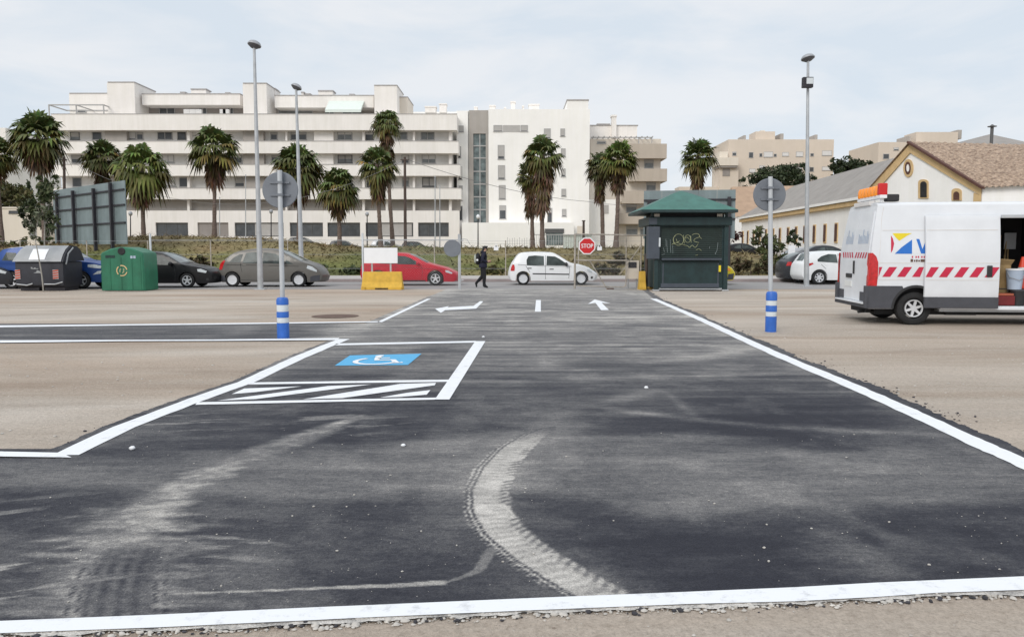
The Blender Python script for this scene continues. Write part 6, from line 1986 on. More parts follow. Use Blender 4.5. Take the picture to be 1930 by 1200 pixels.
def build_attr(name, V, Fc, Cc, parent, material='leaf'):
    me = bpy.data.meshes.new(name)
    me.from_pydata([tuple(v) for v in V], [], Fc)
    ca = me.color_attributes.new('Col', 'FLOAT_COLOR', 'POINT')
    ca.data.foreach_set('color', np.array(Cc, dtype=np.float32).ravel())
    me.materials.append(M[material])
    return link(me, name, parent)

PALMS = 'fan palms growing along the bank'
def palm(label, px, py_top, py_skirt, py_base, px_w, Y, seed, lean=0.0, green=1.0, skirt=1.0, trunk_w=.17):
    rn = random.Random(seed)
    top = at(px, py_top, Y); w_ = px_w * Y / F / 2 * .94
    hub = at(px, py_top, Y) + Vector((0, 0, -w_ * 1.02))
    bz = tz(hub.x - lean, Y) - .2
    base = Vector((hub.x - lean, Y, bz))
    t = thing('palm_tree', label, 'palm tree', base, group=PALMS)
    pts = []
    for k in range(9):
        u = k / 8
        pts.append(base.lerp(hub, u) + Vector((math.sin(u * 3 + seed) * .06, 0, 0)))
    rad = [trunk_w * (1.5 - .9 * min(1, u * 4)) if u < .25 else trunk_w * (0.62 + .30 * (1 - u)) * rn.uniform(.94, 1.06) for u in [k / 8 for k in range(9)]]
    rad = [trunk_w * (1.45, 1.1, .92, .86, .84, .8, .8, .8, .8)[k] for k in range(9)]
    mb = MB(); q = catmull(pts, 5); rr = np.interp(np.linspace(0, 8, len(q)), range(9), rad)
    mb.tube(q, [r * rn.uniform(.93, 1.07) for r in rr], 10)
    mb.build('trunk', M['bark'], t, smooth=50)
    V, Fc, Cc = [], [], []
    ga = PI * (3 - math.sqrt(5))
    nl = rn.randint(50, 62); pet = rn.uniform(.9, 1.15); drp = rn.uniform(.8, 1.35)
    for i in range(nl):
        u = (i + .5) / nl
        el = R(84 - 128 * u ** 0.92) + rn.uniform(-.12, .12)
        az = i * ga + rn.uniform(-.25, .25)
        d = Vector((math.cos(az) * math.cos(el), math.sin(az) * math.cos(el), math.sin(el)))
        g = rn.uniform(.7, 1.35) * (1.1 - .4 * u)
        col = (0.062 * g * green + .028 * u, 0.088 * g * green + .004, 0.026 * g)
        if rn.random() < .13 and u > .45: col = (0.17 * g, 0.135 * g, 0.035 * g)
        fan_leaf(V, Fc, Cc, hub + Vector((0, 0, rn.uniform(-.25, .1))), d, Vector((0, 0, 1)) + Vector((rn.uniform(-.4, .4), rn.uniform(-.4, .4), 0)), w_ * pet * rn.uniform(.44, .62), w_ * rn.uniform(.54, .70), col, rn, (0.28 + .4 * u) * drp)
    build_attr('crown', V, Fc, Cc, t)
    V, Fc, Cc = [], [], []
    zs = at(px, py_skirt, Y).z
    hgt = max(.4, hub.z - zs)
    ns = int(30 * skirt)
    for i in range(ns):
        u = rn.random()
        az = rn.random() * 2 * PI
        b = hub + Vector((0, 0, -.1 - u * max(0.05, hgt - w_ * .9)))
        el = R(rn.uniform(-78, -48) if u < .5 else rn.uniform(-86, -66))
        d = Vector((math.cos(az) * math.cos(el), math.sin(az) * math.cos(el), math.sin(el)))
        g = rn.uniform(.5, 1.2)
        mixg = rn.random() < .25
        col = (0.12 * g, 0.10 * g, 0.032 * g) if mixg else (0.125 * g, 0.078 * g, 0.046 * g)
        fan_leaf(V, Fc, Cc, b, d, Vector((math.cos(az), math.sin(az), .2)), w_ * rn.uniform(.3, .45), w_ * rn.uniform(.42, .55), col, rn, 0.55, 10)
    build_attr('dead_frond_skirt', V, Fc, Cc, t)
    return t
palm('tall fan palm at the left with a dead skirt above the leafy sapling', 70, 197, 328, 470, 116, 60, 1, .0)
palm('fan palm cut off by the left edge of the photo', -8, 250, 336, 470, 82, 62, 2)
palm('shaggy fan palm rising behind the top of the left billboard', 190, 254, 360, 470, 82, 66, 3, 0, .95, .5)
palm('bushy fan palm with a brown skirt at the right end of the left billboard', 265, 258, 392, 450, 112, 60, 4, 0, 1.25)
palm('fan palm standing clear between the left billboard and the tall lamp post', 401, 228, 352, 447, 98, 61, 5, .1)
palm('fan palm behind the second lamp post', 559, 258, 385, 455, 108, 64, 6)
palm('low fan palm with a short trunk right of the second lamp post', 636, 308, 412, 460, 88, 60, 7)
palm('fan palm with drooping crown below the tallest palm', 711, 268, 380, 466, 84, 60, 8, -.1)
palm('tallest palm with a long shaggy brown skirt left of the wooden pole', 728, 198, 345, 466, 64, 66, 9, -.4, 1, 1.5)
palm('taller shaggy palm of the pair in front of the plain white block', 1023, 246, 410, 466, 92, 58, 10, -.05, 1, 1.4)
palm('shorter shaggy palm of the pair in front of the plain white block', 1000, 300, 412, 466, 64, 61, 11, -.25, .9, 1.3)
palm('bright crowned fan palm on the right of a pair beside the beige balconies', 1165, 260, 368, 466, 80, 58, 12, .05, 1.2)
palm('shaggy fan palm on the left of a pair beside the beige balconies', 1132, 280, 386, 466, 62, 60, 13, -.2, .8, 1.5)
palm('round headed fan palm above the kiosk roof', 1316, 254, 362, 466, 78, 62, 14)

def leaf_tree(name, label, cat, base, trunk_pts, blobs, n, size, cols, seed, rad=.06, barkm='bark_thin', group=None, stretch=1.0, limbs=True):
    rn = random.Random(seed)
    t = thing(name, label, cat, base, group=group)
    mb = MB()
    P = [Vector(p) for p in trunk_pts]
    mb.tube(catmull(P, 4), list(np.linspace(rad, rad * .45, (len(P) - 1) * 4 + 1)), 8)
    if limbs:
        for c, r in blobs:
            c = Vector(c)
            s_ = P[-1].lerp(P[-2], rn.random())
            md = s_.lerp(c, .5) + Vector((rn.uniform(-.1, .1), rn.uniform(-.1, .1), .05)) * r[0]
            mb.tube([s_, md, c], [rad * .4, rad * .28, rad * .1], 6)
            for k in range(4):
                e = c + Vector((rn.uniform(-1, 1) * r[0], rn.uniform(-1, 1) * r[1], rn.uniform(-1, 1) * r[2])) * .8
                mb.tube([md.lerp(c, rn.random()), e], [rad * .16, rad * .05], 5)
    mb.build('trunk', M[barkm], t, smooth=50)
    V, Fc, Cc = [], [], []
    tot = sum(r[0] * r[1] * r[2] for c, r in blobs)
    for c, r in blobs:
        c = Vector(c)
        k = int(n * r[0] * r[1] * r[2] / tot) + 8
        clumps = [Vector((rn.gauss(0, .5), rn.gauss(0, .5), rn.gauss(0, .5))) for _ in range(max(4, k // 45))]
        for i in range(k):
            q = rn.choice(clumps) + Vector((rn.gauss(0, .16), rn.gauss(0, .16), rn.gauss(0, .16)))
            if q.length > 1.05: q = q.normalized() * rn.uniform(.75, 1.05)
            p = c + Vector((q.x * r[0], q.y * r[1], q.z * r[2]))
            a = Vector((rn.gauss(0, 1), rn.gauss(0, 1), rn.gauss(0, 1))).normalized()
            b = a.cross(Vector((rn.gauss(0, 1), rn.gauss(0, 1), rn.gauss(0, 1)))).normalized()
            s_ = size * rn.uniform(.6, 1.4)
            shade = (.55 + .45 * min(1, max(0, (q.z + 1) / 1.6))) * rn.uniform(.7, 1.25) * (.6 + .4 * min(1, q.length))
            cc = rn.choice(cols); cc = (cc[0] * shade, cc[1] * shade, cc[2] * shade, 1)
            o = len(V)
            V += [p - a * s_ * stretch, p - b * s_ * .45, p + a * s_ * stretch, p + b * s_ * .45]
            Fc.append((o, o + 1, o + 2, o + 3)); Cc += [cc] * 4
    build_attr('crown', V, Fc, Cc, t)
    return t
G1 = [(0.06, 0.085, 0.03), (0.045, 0.07, 0.025), (0.085, 0.10, 0.04)]
G2 = [(0.035, 0.052, 0.022), (0.028, 0.042, 0.018), (0.05, 0.065, 0.028)]
GB = [(0.10, 0.10, 0.035), (0.075, 0.085, 0.03), (0.13, 0.11, 0.05)]
GD = [(0.12, 0.085, 0.05), (0.085, 0.065, 0.035), (0.07, 0.075, 0.03)]
# street saplings by the dumpster
y = 30.3
def atb(px, py, Y, rx_, ry_=None, rz_=None):
    return (at(px, py, Y), (rx_, ry_ or rx_, rz_ or rx_))
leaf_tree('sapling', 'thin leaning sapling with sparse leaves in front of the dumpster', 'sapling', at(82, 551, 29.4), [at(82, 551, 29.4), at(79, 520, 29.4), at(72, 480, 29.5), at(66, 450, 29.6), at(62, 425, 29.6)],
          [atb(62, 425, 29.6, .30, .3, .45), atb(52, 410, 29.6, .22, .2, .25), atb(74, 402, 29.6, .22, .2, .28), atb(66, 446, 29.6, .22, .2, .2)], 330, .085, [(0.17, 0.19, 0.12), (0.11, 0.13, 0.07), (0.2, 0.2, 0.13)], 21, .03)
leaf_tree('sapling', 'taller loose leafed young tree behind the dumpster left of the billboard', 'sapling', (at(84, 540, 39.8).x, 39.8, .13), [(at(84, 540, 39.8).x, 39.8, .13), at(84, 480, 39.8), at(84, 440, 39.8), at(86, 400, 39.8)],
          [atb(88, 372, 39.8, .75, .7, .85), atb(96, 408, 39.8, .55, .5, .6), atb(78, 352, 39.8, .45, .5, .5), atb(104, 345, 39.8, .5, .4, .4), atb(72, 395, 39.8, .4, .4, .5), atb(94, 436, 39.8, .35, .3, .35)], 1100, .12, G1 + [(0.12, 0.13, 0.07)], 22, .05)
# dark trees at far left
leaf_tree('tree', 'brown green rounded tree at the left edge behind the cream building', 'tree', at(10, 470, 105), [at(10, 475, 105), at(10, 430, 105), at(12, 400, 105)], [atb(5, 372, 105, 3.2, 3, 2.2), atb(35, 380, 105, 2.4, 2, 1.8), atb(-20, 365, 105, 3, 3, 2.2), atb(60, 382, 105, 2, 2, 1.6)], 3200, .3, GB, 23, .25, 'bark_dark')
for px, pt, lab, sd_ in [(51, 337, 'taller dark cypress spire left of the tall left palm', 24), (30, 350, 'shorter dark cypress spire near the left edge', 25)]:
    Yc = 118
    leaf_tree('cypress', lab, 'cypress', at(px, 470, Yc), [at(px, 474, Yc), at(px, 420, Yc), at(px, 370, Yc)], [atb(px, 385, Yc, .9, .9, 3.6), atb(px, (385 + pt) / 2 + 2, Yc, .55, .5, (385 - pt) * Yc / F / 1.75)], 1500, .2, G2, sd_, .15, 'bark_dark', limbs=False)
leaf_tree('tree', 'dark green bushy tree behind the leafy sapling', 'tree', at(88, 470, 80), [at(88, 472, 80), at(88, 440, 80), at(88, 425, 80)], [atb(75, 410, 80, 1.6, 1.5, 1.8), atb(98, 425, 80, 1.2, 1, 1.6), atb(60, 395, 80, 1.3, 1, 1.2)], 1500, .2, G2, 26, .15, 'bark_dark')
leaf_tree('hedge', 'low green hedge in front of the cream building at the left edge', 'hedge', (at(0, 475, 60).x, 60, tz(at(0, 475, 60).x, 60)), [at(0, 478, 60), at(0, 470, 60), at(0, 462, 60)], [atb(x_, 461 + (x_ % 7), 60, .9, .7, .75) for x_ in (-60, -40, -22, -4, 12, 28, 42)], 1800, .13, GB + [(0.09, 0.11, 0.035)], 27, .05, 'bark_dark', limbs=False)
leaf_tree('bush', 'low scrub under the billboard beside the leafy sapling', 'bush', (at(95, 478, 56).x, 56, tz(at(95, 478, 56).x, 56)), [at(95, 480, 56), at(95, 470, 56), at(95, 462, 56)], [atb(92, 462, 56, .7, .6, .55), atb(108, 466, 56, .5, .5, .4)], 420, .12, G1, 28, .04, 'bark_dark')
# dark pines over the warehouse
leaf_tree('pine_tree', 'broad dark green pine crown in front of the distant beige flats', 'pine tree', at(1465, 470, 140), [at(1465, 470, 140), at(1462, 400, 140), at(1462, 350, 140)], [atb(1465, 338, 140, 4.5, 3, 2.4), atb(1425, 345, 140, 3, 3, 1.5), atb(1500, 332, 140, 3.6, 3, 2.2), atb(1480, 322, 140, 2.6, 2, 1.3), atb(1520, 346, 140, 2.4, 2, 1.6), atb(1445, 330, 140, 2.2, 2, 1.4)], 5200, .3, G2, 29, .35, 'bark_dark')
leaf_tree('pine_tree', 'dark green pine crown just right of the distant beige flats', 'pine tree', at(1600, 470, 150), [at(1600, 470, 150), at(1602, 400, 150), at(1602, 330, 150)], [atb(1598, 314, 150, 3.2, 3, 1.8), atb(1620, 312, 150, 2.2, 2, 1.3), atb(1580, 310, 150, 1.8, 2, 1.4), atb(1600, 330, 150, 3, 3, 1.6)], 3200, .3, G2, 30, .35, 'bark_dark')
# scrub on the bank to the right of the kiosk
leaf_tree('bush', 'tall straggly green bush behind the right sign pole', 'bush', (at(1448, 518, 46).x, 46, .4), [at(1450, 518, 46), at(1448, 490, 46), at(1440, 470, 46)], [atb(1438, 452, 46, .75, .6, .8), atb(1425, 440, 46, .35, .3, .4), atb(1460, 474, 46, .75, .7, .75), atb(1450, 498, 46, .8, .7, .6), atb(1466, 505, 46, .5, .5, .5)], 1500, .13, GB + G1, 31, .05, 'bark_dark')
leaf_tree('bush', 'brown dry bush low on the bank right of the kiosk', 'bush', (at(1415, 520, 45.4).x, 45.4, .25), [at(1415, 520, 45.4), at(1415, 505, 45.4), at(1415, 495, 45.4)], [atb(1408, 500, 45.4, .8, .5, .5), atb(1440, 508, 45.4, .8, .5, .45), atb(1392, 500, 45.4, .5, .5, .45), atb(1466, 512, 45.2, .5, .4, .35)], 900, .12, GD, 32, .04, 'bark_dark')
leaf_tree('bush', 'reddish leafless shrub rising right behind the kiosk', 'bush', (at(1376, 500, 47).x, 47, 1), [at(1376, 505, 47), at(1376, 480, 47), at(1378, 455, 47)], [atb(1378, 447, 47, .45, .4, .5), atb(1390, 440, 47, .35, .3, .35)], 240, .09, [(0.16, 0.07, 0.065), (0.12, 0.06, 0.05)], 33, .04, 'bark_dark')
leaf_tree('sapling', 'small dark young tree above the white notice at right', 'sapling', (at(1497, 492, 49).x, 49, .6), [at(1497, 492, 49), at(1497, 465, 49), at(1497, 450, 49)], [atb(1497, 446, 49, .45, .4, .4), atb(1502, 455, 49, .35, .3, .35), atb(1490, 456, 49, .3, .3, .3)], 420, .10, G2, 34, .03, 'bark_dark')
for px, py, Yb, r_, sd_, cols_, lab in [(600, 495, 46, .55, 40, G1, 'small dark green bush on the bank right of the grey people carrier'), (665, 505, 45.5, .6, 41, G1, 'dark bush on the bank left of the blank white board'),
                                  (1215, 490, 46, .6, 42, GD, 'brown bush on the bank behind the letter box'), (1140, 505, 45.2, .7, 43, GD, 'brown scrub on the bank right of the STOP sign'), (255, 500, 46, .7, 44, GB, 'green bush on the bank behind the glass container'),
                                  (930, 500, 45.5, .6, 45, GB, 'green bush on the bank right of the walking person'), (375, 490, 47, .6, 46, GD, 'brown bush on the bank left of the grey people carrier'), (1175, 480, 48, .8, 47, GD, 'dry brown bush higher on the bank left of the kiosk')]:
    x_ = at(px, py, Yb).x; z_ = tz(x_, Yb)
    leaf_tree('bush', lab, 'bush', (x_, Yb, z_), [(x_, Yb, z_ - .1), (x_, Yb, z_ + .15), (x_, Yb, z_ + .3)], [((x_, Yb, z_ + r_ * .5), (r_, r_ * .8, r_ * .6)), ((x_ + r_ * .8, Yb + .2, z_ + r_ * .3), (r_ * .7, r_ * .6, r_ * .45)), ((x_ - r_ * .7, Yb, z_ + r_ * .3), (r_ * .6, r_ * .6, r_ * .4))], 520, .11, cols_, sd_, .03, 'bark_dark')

# ================================================================ street furniture
def cyl(p0, p1, r0, r1=None, n=12): return MB().tube([p0, p1], [r0, r1 if r1 is not None else r0], n)
def lamp(label, px_b, py_b, px_t, py_t, Y, r, head, tilt, zb=0.0):
    b = Vector((at(px_b, py_b, Y).x, Y, zb)); tp = at(px_t, py_t, Y)
    t = thing('street_lamp', label, 'street lamp', b, group='tall lamp posts')
    MB().tube([b, b.lerp(tp, .25), b.lerp(tp, .6), tp], [r, r * .85, r * .65, r * .45], 14).build('pole', M['galv'], t, smooth=50)
    MB().box(b.x - .2, b.x + .2, Y - .2, Y + .2, zb, zb + .03).build('base_plate', M['galv'], t)
    a = Matrix.Translation(tp) @ Matrix.Rotation(tilt, 4, 'Y') @ Matrix.Rotation(R(-12), 4, 'X')
    mb = MB(); mb.lathe([(0, .20), (head * .45, .19), (head * .8, .14), (head, .05), (head * .97, .02), (0, .02)], n=28); mb.v = [tuple(a @ Vector(v)) for v in mb.v]
    hd = mb.build('lamp_head', M['lamp_grey'], t, smooth=50)
    mb = MB(); mb.lathe([(0, .015), (head * .92, .015), (head * .5, -.07), (0, -.09)], n=28); mb.v = [tuple(a @ Vector(v)) for v in mb.v]
    mb.build('diffuser', M['lamp_under'], hd, smooth=50)
    return t, b, tp
lamp('tallest lamp post just left of the left round sign, in front of the grey car', 491, 546, 479, 87, 31.1, .115, .26, R(10))
lamp('second lamp post standing behind the left sign disc', 569, 528, 558, 166, 39.6, .13, .27, R(22), .13)
lt, lb_, ltp = lamp('lamp post at right with a floodlight fixed below its head', 1520, 537.5, 1523, 112, 33.6, .11, .28, R(-8))
fl = at(1521, 157, 33.45)
mb = MB(); mb.box(fl.x - .21, fl.x + .21, fl.y - .16, fl.y + .06, fl.z - .2, fl.z + .22)
o = mb.build('floodlight', M['board_post'], lt, bevel=.02)
mb = MB(); mb.box(fl.x - .08, fl.x + .19, fl.y - .175, fl.y - .155, fl.z - .06, fl.z + .18); mb.build('lens', M['white_band'], o)

def road_sign(label, px, py_base, px_top, py_top, disc_c, disc_r, group):
    g = gnd(px, py_base); Y = g.y
    t = thing('road_sign', label, 'road sign', g, group=group)
    tp = at(px_top, py_top, Y)
    mb = MB(); mb.tube([g + Vector((0, 0, 0)), tp], .042, 12); 
    mb.build('pole', M['galv_light'], t, smooth=50)
    c = at(disc_c[0], disc_c[1], Y + .07); r = disc_r * (Y + .07) / F
    mb = MB(); mb.lathe([(0, -.004), (r * .97, -.004), (r, .004), (r, .014), (r * .96, .014), (r * .95, .004), (0, .004)], (c.x, c.y, c.z), 'y', 40)
    d = mb.build('sign_disc', M['sign_back'], t, smooth=40)
    mb = MB()
    for dz in (-.09, .12): mb.box(c.x - r * .55, c.x + r * .55, c.y - .03, c.y - .006, c.z + dz - .015, c.z + dz + .015)
    mb.box(tp.x - .055, tp.x + .055, Y - .05, Y + .05, c.z + .10, c.z + .14); mb.box(tp.x - .055, tp.x + .055, Y - .05, Y + .05, c.z - .11, c.z - .07)
    mb.build('clamp', M['sign_back'], d)
    # flexible banded sleeve round the foot
    k = Y / F
    R_ = 11 * k
    H = [(0, .0), (R_ * 1.04, .0), (R_ * 1.04, .36 * .97)]
    zt = lambda py: at(px, py, Y).z
    return t, g, Y, R_
def sleeve(t, g, Y, px, py_list, r_px):
    k = Y / F; R_ = r_px * k
    zs = [at(px, p, Y).z for p in py_list]     # from top to bottom: blue, white, blue, white, blue
    zs[-1] = 0.0
    mb = MB()
    mb.lathe([(0, 0), (R_, 0), (R_, zs[4]), (R_ * .93, zs[4] - .005), (R_ * .93, zs[0] - .03)], (g.x, g.y, 0), n=24)
    sl = mb.build('bollard_sleeve', M['blue_plastic'], t, smooth=40)
    bands = [(zs[0], zs[1], 'blue_plastic'), (zs[1], zs[2], 'white_band'), (zs[2], zs[3], 'blue_plastic'), (zs[3], zs[4], 'white_band')]
    for a, b, m_ in bands:
        rr = R_ if m_ == 'blue_plastic' else R_ * .96
        prof = [(0, b + .002), (rr, b + .002), (rr, a - .012), (rr * .97, a), (0, a)] if not (a == zs[0]) else [(0, b + .002), (rr, b + .002), (rr, a - .05), (rr * .85, a - .01), (rr * .5, a), (0, a)]
        MB().lathe(prof, (g.x, g.y, 0), n=24).build('blue_band' if m_ == 'blue_plastic' else 'white_band', M[m_], sl, smooth=40)
SG = 'round signs seen from behind with banded sleeves'
t, g, Y, r_ = road_sign('left round sign seen from behind, its banded blue sleeve standing by the side lane', 534, 638, 527, 321, (528, 358), 33.5, SG)
sleeve(t, g, Y, 534, [560, 574, 587, 598, 608, 638], 11.3)
t, g, Y, r_ = road_sign('right round sign seen from behind, its banded blue sleeve standing near the van', 1452.5, 625, 1452, 333, (1450.5, 367), 30.5, SG)
sleeve(t, g, Y, 1453.5, [549, 566, 575.5, 587, 596, 625], 10.3)

# gate, posts, STOP sign ------------------------------------------------------------
GY = 31.2
def weld_mesh(mb, x0, x1, z0, z1, Y, sp_=.09, r=.0016):
    n = int((x1 - x0 + z1 - z0) / sp_)
    for s_ in (1, -1):
        for i in range(n):
            c = i * sp_
            if s_ == 1:
                xa, za = x0 + max(0, c - (z1 - z0)), z0 + min(c, z1 - z0) if c <= z1 - z0 else z1
                xb, zb_ = x0 + min(c, x1 - x0), z0 + max(0, c - (x1 - x0))
            else:
                xa, za = x1 - max(0, c - (z1 - z0)), z0 + min(c, z1 - z0)
                xb, zb_ = x1 - min(c, x1 - x0), z0 + max(0, c - (x1 - x0))
            if abs(xa - xb) < .02: continue
            mb.tube([(xa, Y, za), (xb, Y, zb_)], r, 3, caps=False)
def post(px, pyt, Y, zb, r=.035):
    x = at(px, 500, Y).x
    mb = MB(); zt = at(px, pyt, Y).z
    mb.tube([(x, Y, zb), (x, Y, zt), (x, Y, zt + .02)], [r, r, r * .6], 10)
    return mb, x, zt
fence = thing('chain_link_fence', 'open tube fence with thin wire netting along the car park edge left of the gate', 'fence', (at(575, 545, GY).x, GY, 0))
xs_f = []
for px, pt in [(285, 441), (684, 440)]:
    mb, x, zt = post(px, pt, GY, 0, .04); mb.build('post', M['galv_light'], fence, smooth=50); xs_f.append((x, zt))
lx_ = at(866, 500, GY).x
zr = at(700, 452, GY).z
MB().tube([(xs_f[1][0], GY, zr), (lx_, GY, zr)], .018, 8).build('top_rail', M['galv'], fence, smooth=50)
MB().tube([(xs_f[0][0], GY, zr), (xs_f[1][0], GY, zr)], .006, 5).build('tension_wire', M['galv'], fence, smooth=50)
mb = MB(); weld_mesh(mb, xs_f[1][0], lx_, .1, zr, GY, .1, .0016); mb.build('wire_netting', M['galv'], fence, flat=True, fix=False)
gp = thing('gate_post', 'grey gate post with a round sign back on its left and no gate leaf', 'gate post', (lx_, GY - .05, 0))
mb = MB(); zt = at(866, 441, GY).z; mb.box(lx_ - .055, lx_ + .055, GY - .06, GY + .06, 0, zt); mb.build('post', M['galv'], gp, bevel=.01)
mb = MB()
for z_ in (.35, 1.9): mb.tube([(lx_ + .05, GY - .03, z_), (lx_ + .16, GY - .03, z_ + .02)], .02, 6)
mb.tube([(lx_ + .05, GY, 1.98), (lx_ + .3, GY, 1.95), (lx_ + .42, GY, 1.75)], .012, 6)
mb.build('hinge', M['galv'], gp)
c = at(852.5, 468, GY - .1); mb = MB(); mb.lathe([(0, -.004), (.33, -.004), (.335, .006), (0, .006)], (c.x, c.y, c.z), 'y', 32)
ds = mb.build('sign_disc', M['sign_back'], gp, smooth=40); mb = MB(); mb.box(c.x - .05, lx_, GY - .09, GY - .06, c.z - .12, c.z - .09); mb.box(c.x - .05, lx_, GY - .09, GY - .06, c.z + .09, c.z + .12); mb.build('bracket', M['galv'], ds)
# right gate leaf, standing across the opening
gt = thing('gate', 'open tube and netting gate leaf carrying the STOP sign', 'gate', (at(1084, 545, GY).x, GY, 0))
def gx(px): return at(px, 500, GY).x
def gz(py): return at(1100, py, GY).z
mb = MB(); mb.tube([(gx(1083.5), GY, 0.03), (gx(1083.5), GY, gz(441))], .04, 10); mb.build('end_post', M['rusty'], gt, smooth=50)
mb = MB()
mb.tube([(gx(1083), GY, gz(441)), (gx(1220), GY, gz(443.5))], .024, 8)
mb.tube([(gx(1083), GY, gz(490.5)), (gx(1184), GY, gz(491))], .028, 8)
mb.tube([(gx(1180), GY, gz(443)), (gx(1180), GY, gz(540))], .022, 8)
mb.tube([(gx(1208), GY, gz(443)), (gx(1208), GY, gz(545))], .024, 8)
mb.tube([(gx(1088), GY, gz(538.5)), (gx(1176), GY, gz(541))], .02, 8)
mb.tube([(gx(1176), GY, gz(541)), (gx(1180), GY, gz(536))], .02, 8)
mb.build('frame', M['rusty'], gt, smooth=50)
mb = MB(); mb.tube([(gx(1112), GY + .02, gz(492)), (gx(1145), GY + .02, gz(545))], .022, 8); mb.build('strut', M['rusty'], gt, smooth=50)
mb = MB(); mb.tube([(gx(1168), GY + .02, gz(518)), (gx(1207), GY + .02, gz(464))], .018, 8); mb.build('strut', M['rusty'], gt, smooth=50)
mb = MB(); weld_mesh(mb, gx(1084), gx(1208), .12, gz(442), GY + .01, .1, .0016); mb.build('wire_netting', M['galv'], gt, flat=True, fix=False)
mb = MB(); mb.box(gx(1144), gx(1157), GY - .12, GY + .12, 0, .05); mb.build('foot_block', M['iron'], gt)
st = thing('stop_sign', 'red octagonal STOP sign with a white rim hanging on the gate leaf', 'stop sign', at(1106.5, 463.5, GY - .07))
c = at(1106.5, 463.5, GY - .07)
def octo(r): return [(c.x + r * math.cos(R(22.5 + 45 * k)), c.z + r * math.sin(R(22.5 + 45 * k))) for k in range(8)]
mb = MB(); mb.prism([(x, c.y, z) for x, z in octo(.345)], (0, .02, 0)); rim = mb.build('white_rim', M['white_sheet'], st)
mb = MB(); mb.prism([(x, c.y - .004, z) for x, z in octo(.305)], (0, .003, 0)); mb.build('red_face', M['sign_red'], st)
tb = text_mb('STOP', .21, lambda x, y: (c.x + x * .93, c.y - .008, c.z + y * 1.1 - .005)); 
tb2 = text_mb('STOP', .21, lambda x, y: (c.x + x * .93 + .007, c.y - .0085, c.z + y * 1.1 - .005)); tb.add(tb2.v, tb2.f); tb.build('lettering', M['white_sheet'], st, flat=True)
# little white cards on the far fence
for px, py, lab in [(935, 467, 'small white card hung on the wire right of the walking person'), (1130, 467, 'small white card hung beside the STOP sign')]:
    Yc = 33.0 if px < 1000 else GY - .02
    if px < 1000: Yc = GY
    p = at(px, py, Yc - .05); t = thing('card', lab, 'card', p, group='white cards on the gate wires')
    MB().box(p.x - .09, p.x + .09, p.y - .006, p.y, p.z - .10, p.z + .05).build('plate', M['white_sheet'], t)
    mb = MB(); mb.tube([(p.x - .05, p.y, p.z + .05), (p.x, p.y, p.z + .16), (p.x + .05, p.y, p.z + .05)], .012, 6); mb.build('hanger', M['white_sheet'], t)
    MB().lathe([(0, -.011), (.025, -.011), (.025, -.006), (0, -.006)], (p.x, p.y, p.z + .06), 'y', 12).build('clip', M['board_post'], t)
mb = MB(); zz = at(935, 460, GY).z; mb.tube([(lx_, GY, zz + .06), (gx(935), GY - .03, zz), (gx(1083.5), GY, zz + .07)], .004, 4)
tag(mb.build('wire', M['cable']), 'thin wire strung between the gate post and the gate leaf', 'wire')
# letter box panel beside the kiosk
lbx = thing('letter_box', 'pale metal box with a dark window standing between the gate leaf and the kiosk', 'cabinet', (gx(1194), GY + .2, 0))
MB().box(gx(1183), gx(1206), GY + .16, GY + .5, gz(526), gz(491)).build('cabinet', M['wall_cream'], lbx, bevel=.012)
MB().box(gx(1185.5), gx(1201), GY + .14, GY + .17, gz(505), gz(494)).build('dark_window', M['board_post'], lbx, bevel=.005)
mb = MB(); mb.box(gx(1185), gx(1188), GY + .25, GY + .31, .13 if False else 0.0, gz(526)); mb.box(gx(1201), gx(1204), GY + .25, GY + .31, 0.0, gz(526)); mb.build('leg', M['galv'], lbx)
# yellow barriers
def barrier(name, label, px0, px1, pyt, pyb, Y, group, caps=True):
    a = at(px0, pyb, Y).x; b = at(px1, pyb, Y).x; zt = at(px0, pyt, Y).z
    t = thing(name, label, 'barrier', ((a + b) / 2, Y, 0), group=group)
    prof = [(-.30, 0), (.30, 0), (.30, .10), (.17, .30), (.10, zt), (-.10, zt), (-.17, .30), (-.30, .10)]
    mb = MB(); sh = .07 * min(1, (b - a))
    vs = [(a, Y + p, z) for p, z in prof]; vs2 = [(b, Y + p, z) for p, z in prof]
    vs = [(a + sh * z, Y + p, z) for p, z in prof]; vs2 = [(b - sh * z, Y + p, z) for p, z in prof]
    n = 8
    mb.add(vs + vs2, [tuple(range(n - 1, -1, -1)), tuple(range(n, 2 * n))] + [(i, (i + 1) % n, n + (i + 1) % n, n + i) for i in range(n)])
    mb.build('block', M['yellow_conc'], t, bevel=.02)
    if b - a > .8:
        for xx in (a + .02, b - .16):
            mb = MB(); mb.box(xx, xx + .14, Y - .34, Y - .29, 0, .12); mb.build('foot', M['yellow_conc'], t, bevel=.01)
        mb = MB(); mb.box((a + b) / 2 - .25, (a + b) / 2 + .25, Y - .315, Y - .299, .03, .075); mb.build('forklift_slot', M['dark'], t)
    return t
barrier('road_barrier', 'long yellow concrete barrier under the blank white board', 683, 760, 512, 546, GY - .15, 'yellow concrete barriers')
barrier('road_barrier', 'short yellow concrete block between the gate and the kiosk', 1203.5, 1216, 511, 545.5, GY - .3, 'yellow concrete barriers')
barrier('road_barrier', 'narrow yellow block half hidden behind the kiosk corner', 1222, 1231, 512, 540, GY + .4, 'yellow concrete barriers')
mb = MB(); mb.tube([(gx(1219), GY + .1, 0), (gx(1219), GY + .1, gz(478))], .06, 10)
tag(mb.build('wooden_stake', M['wood_pole'], smooth=50), 'dark upright stake between the two short yellow blocks', 'stake')
wb = thing('notice_board', 'blank white notice board above the long yellow barrier', 'notice board', (gx(718), GY - .1, 0))
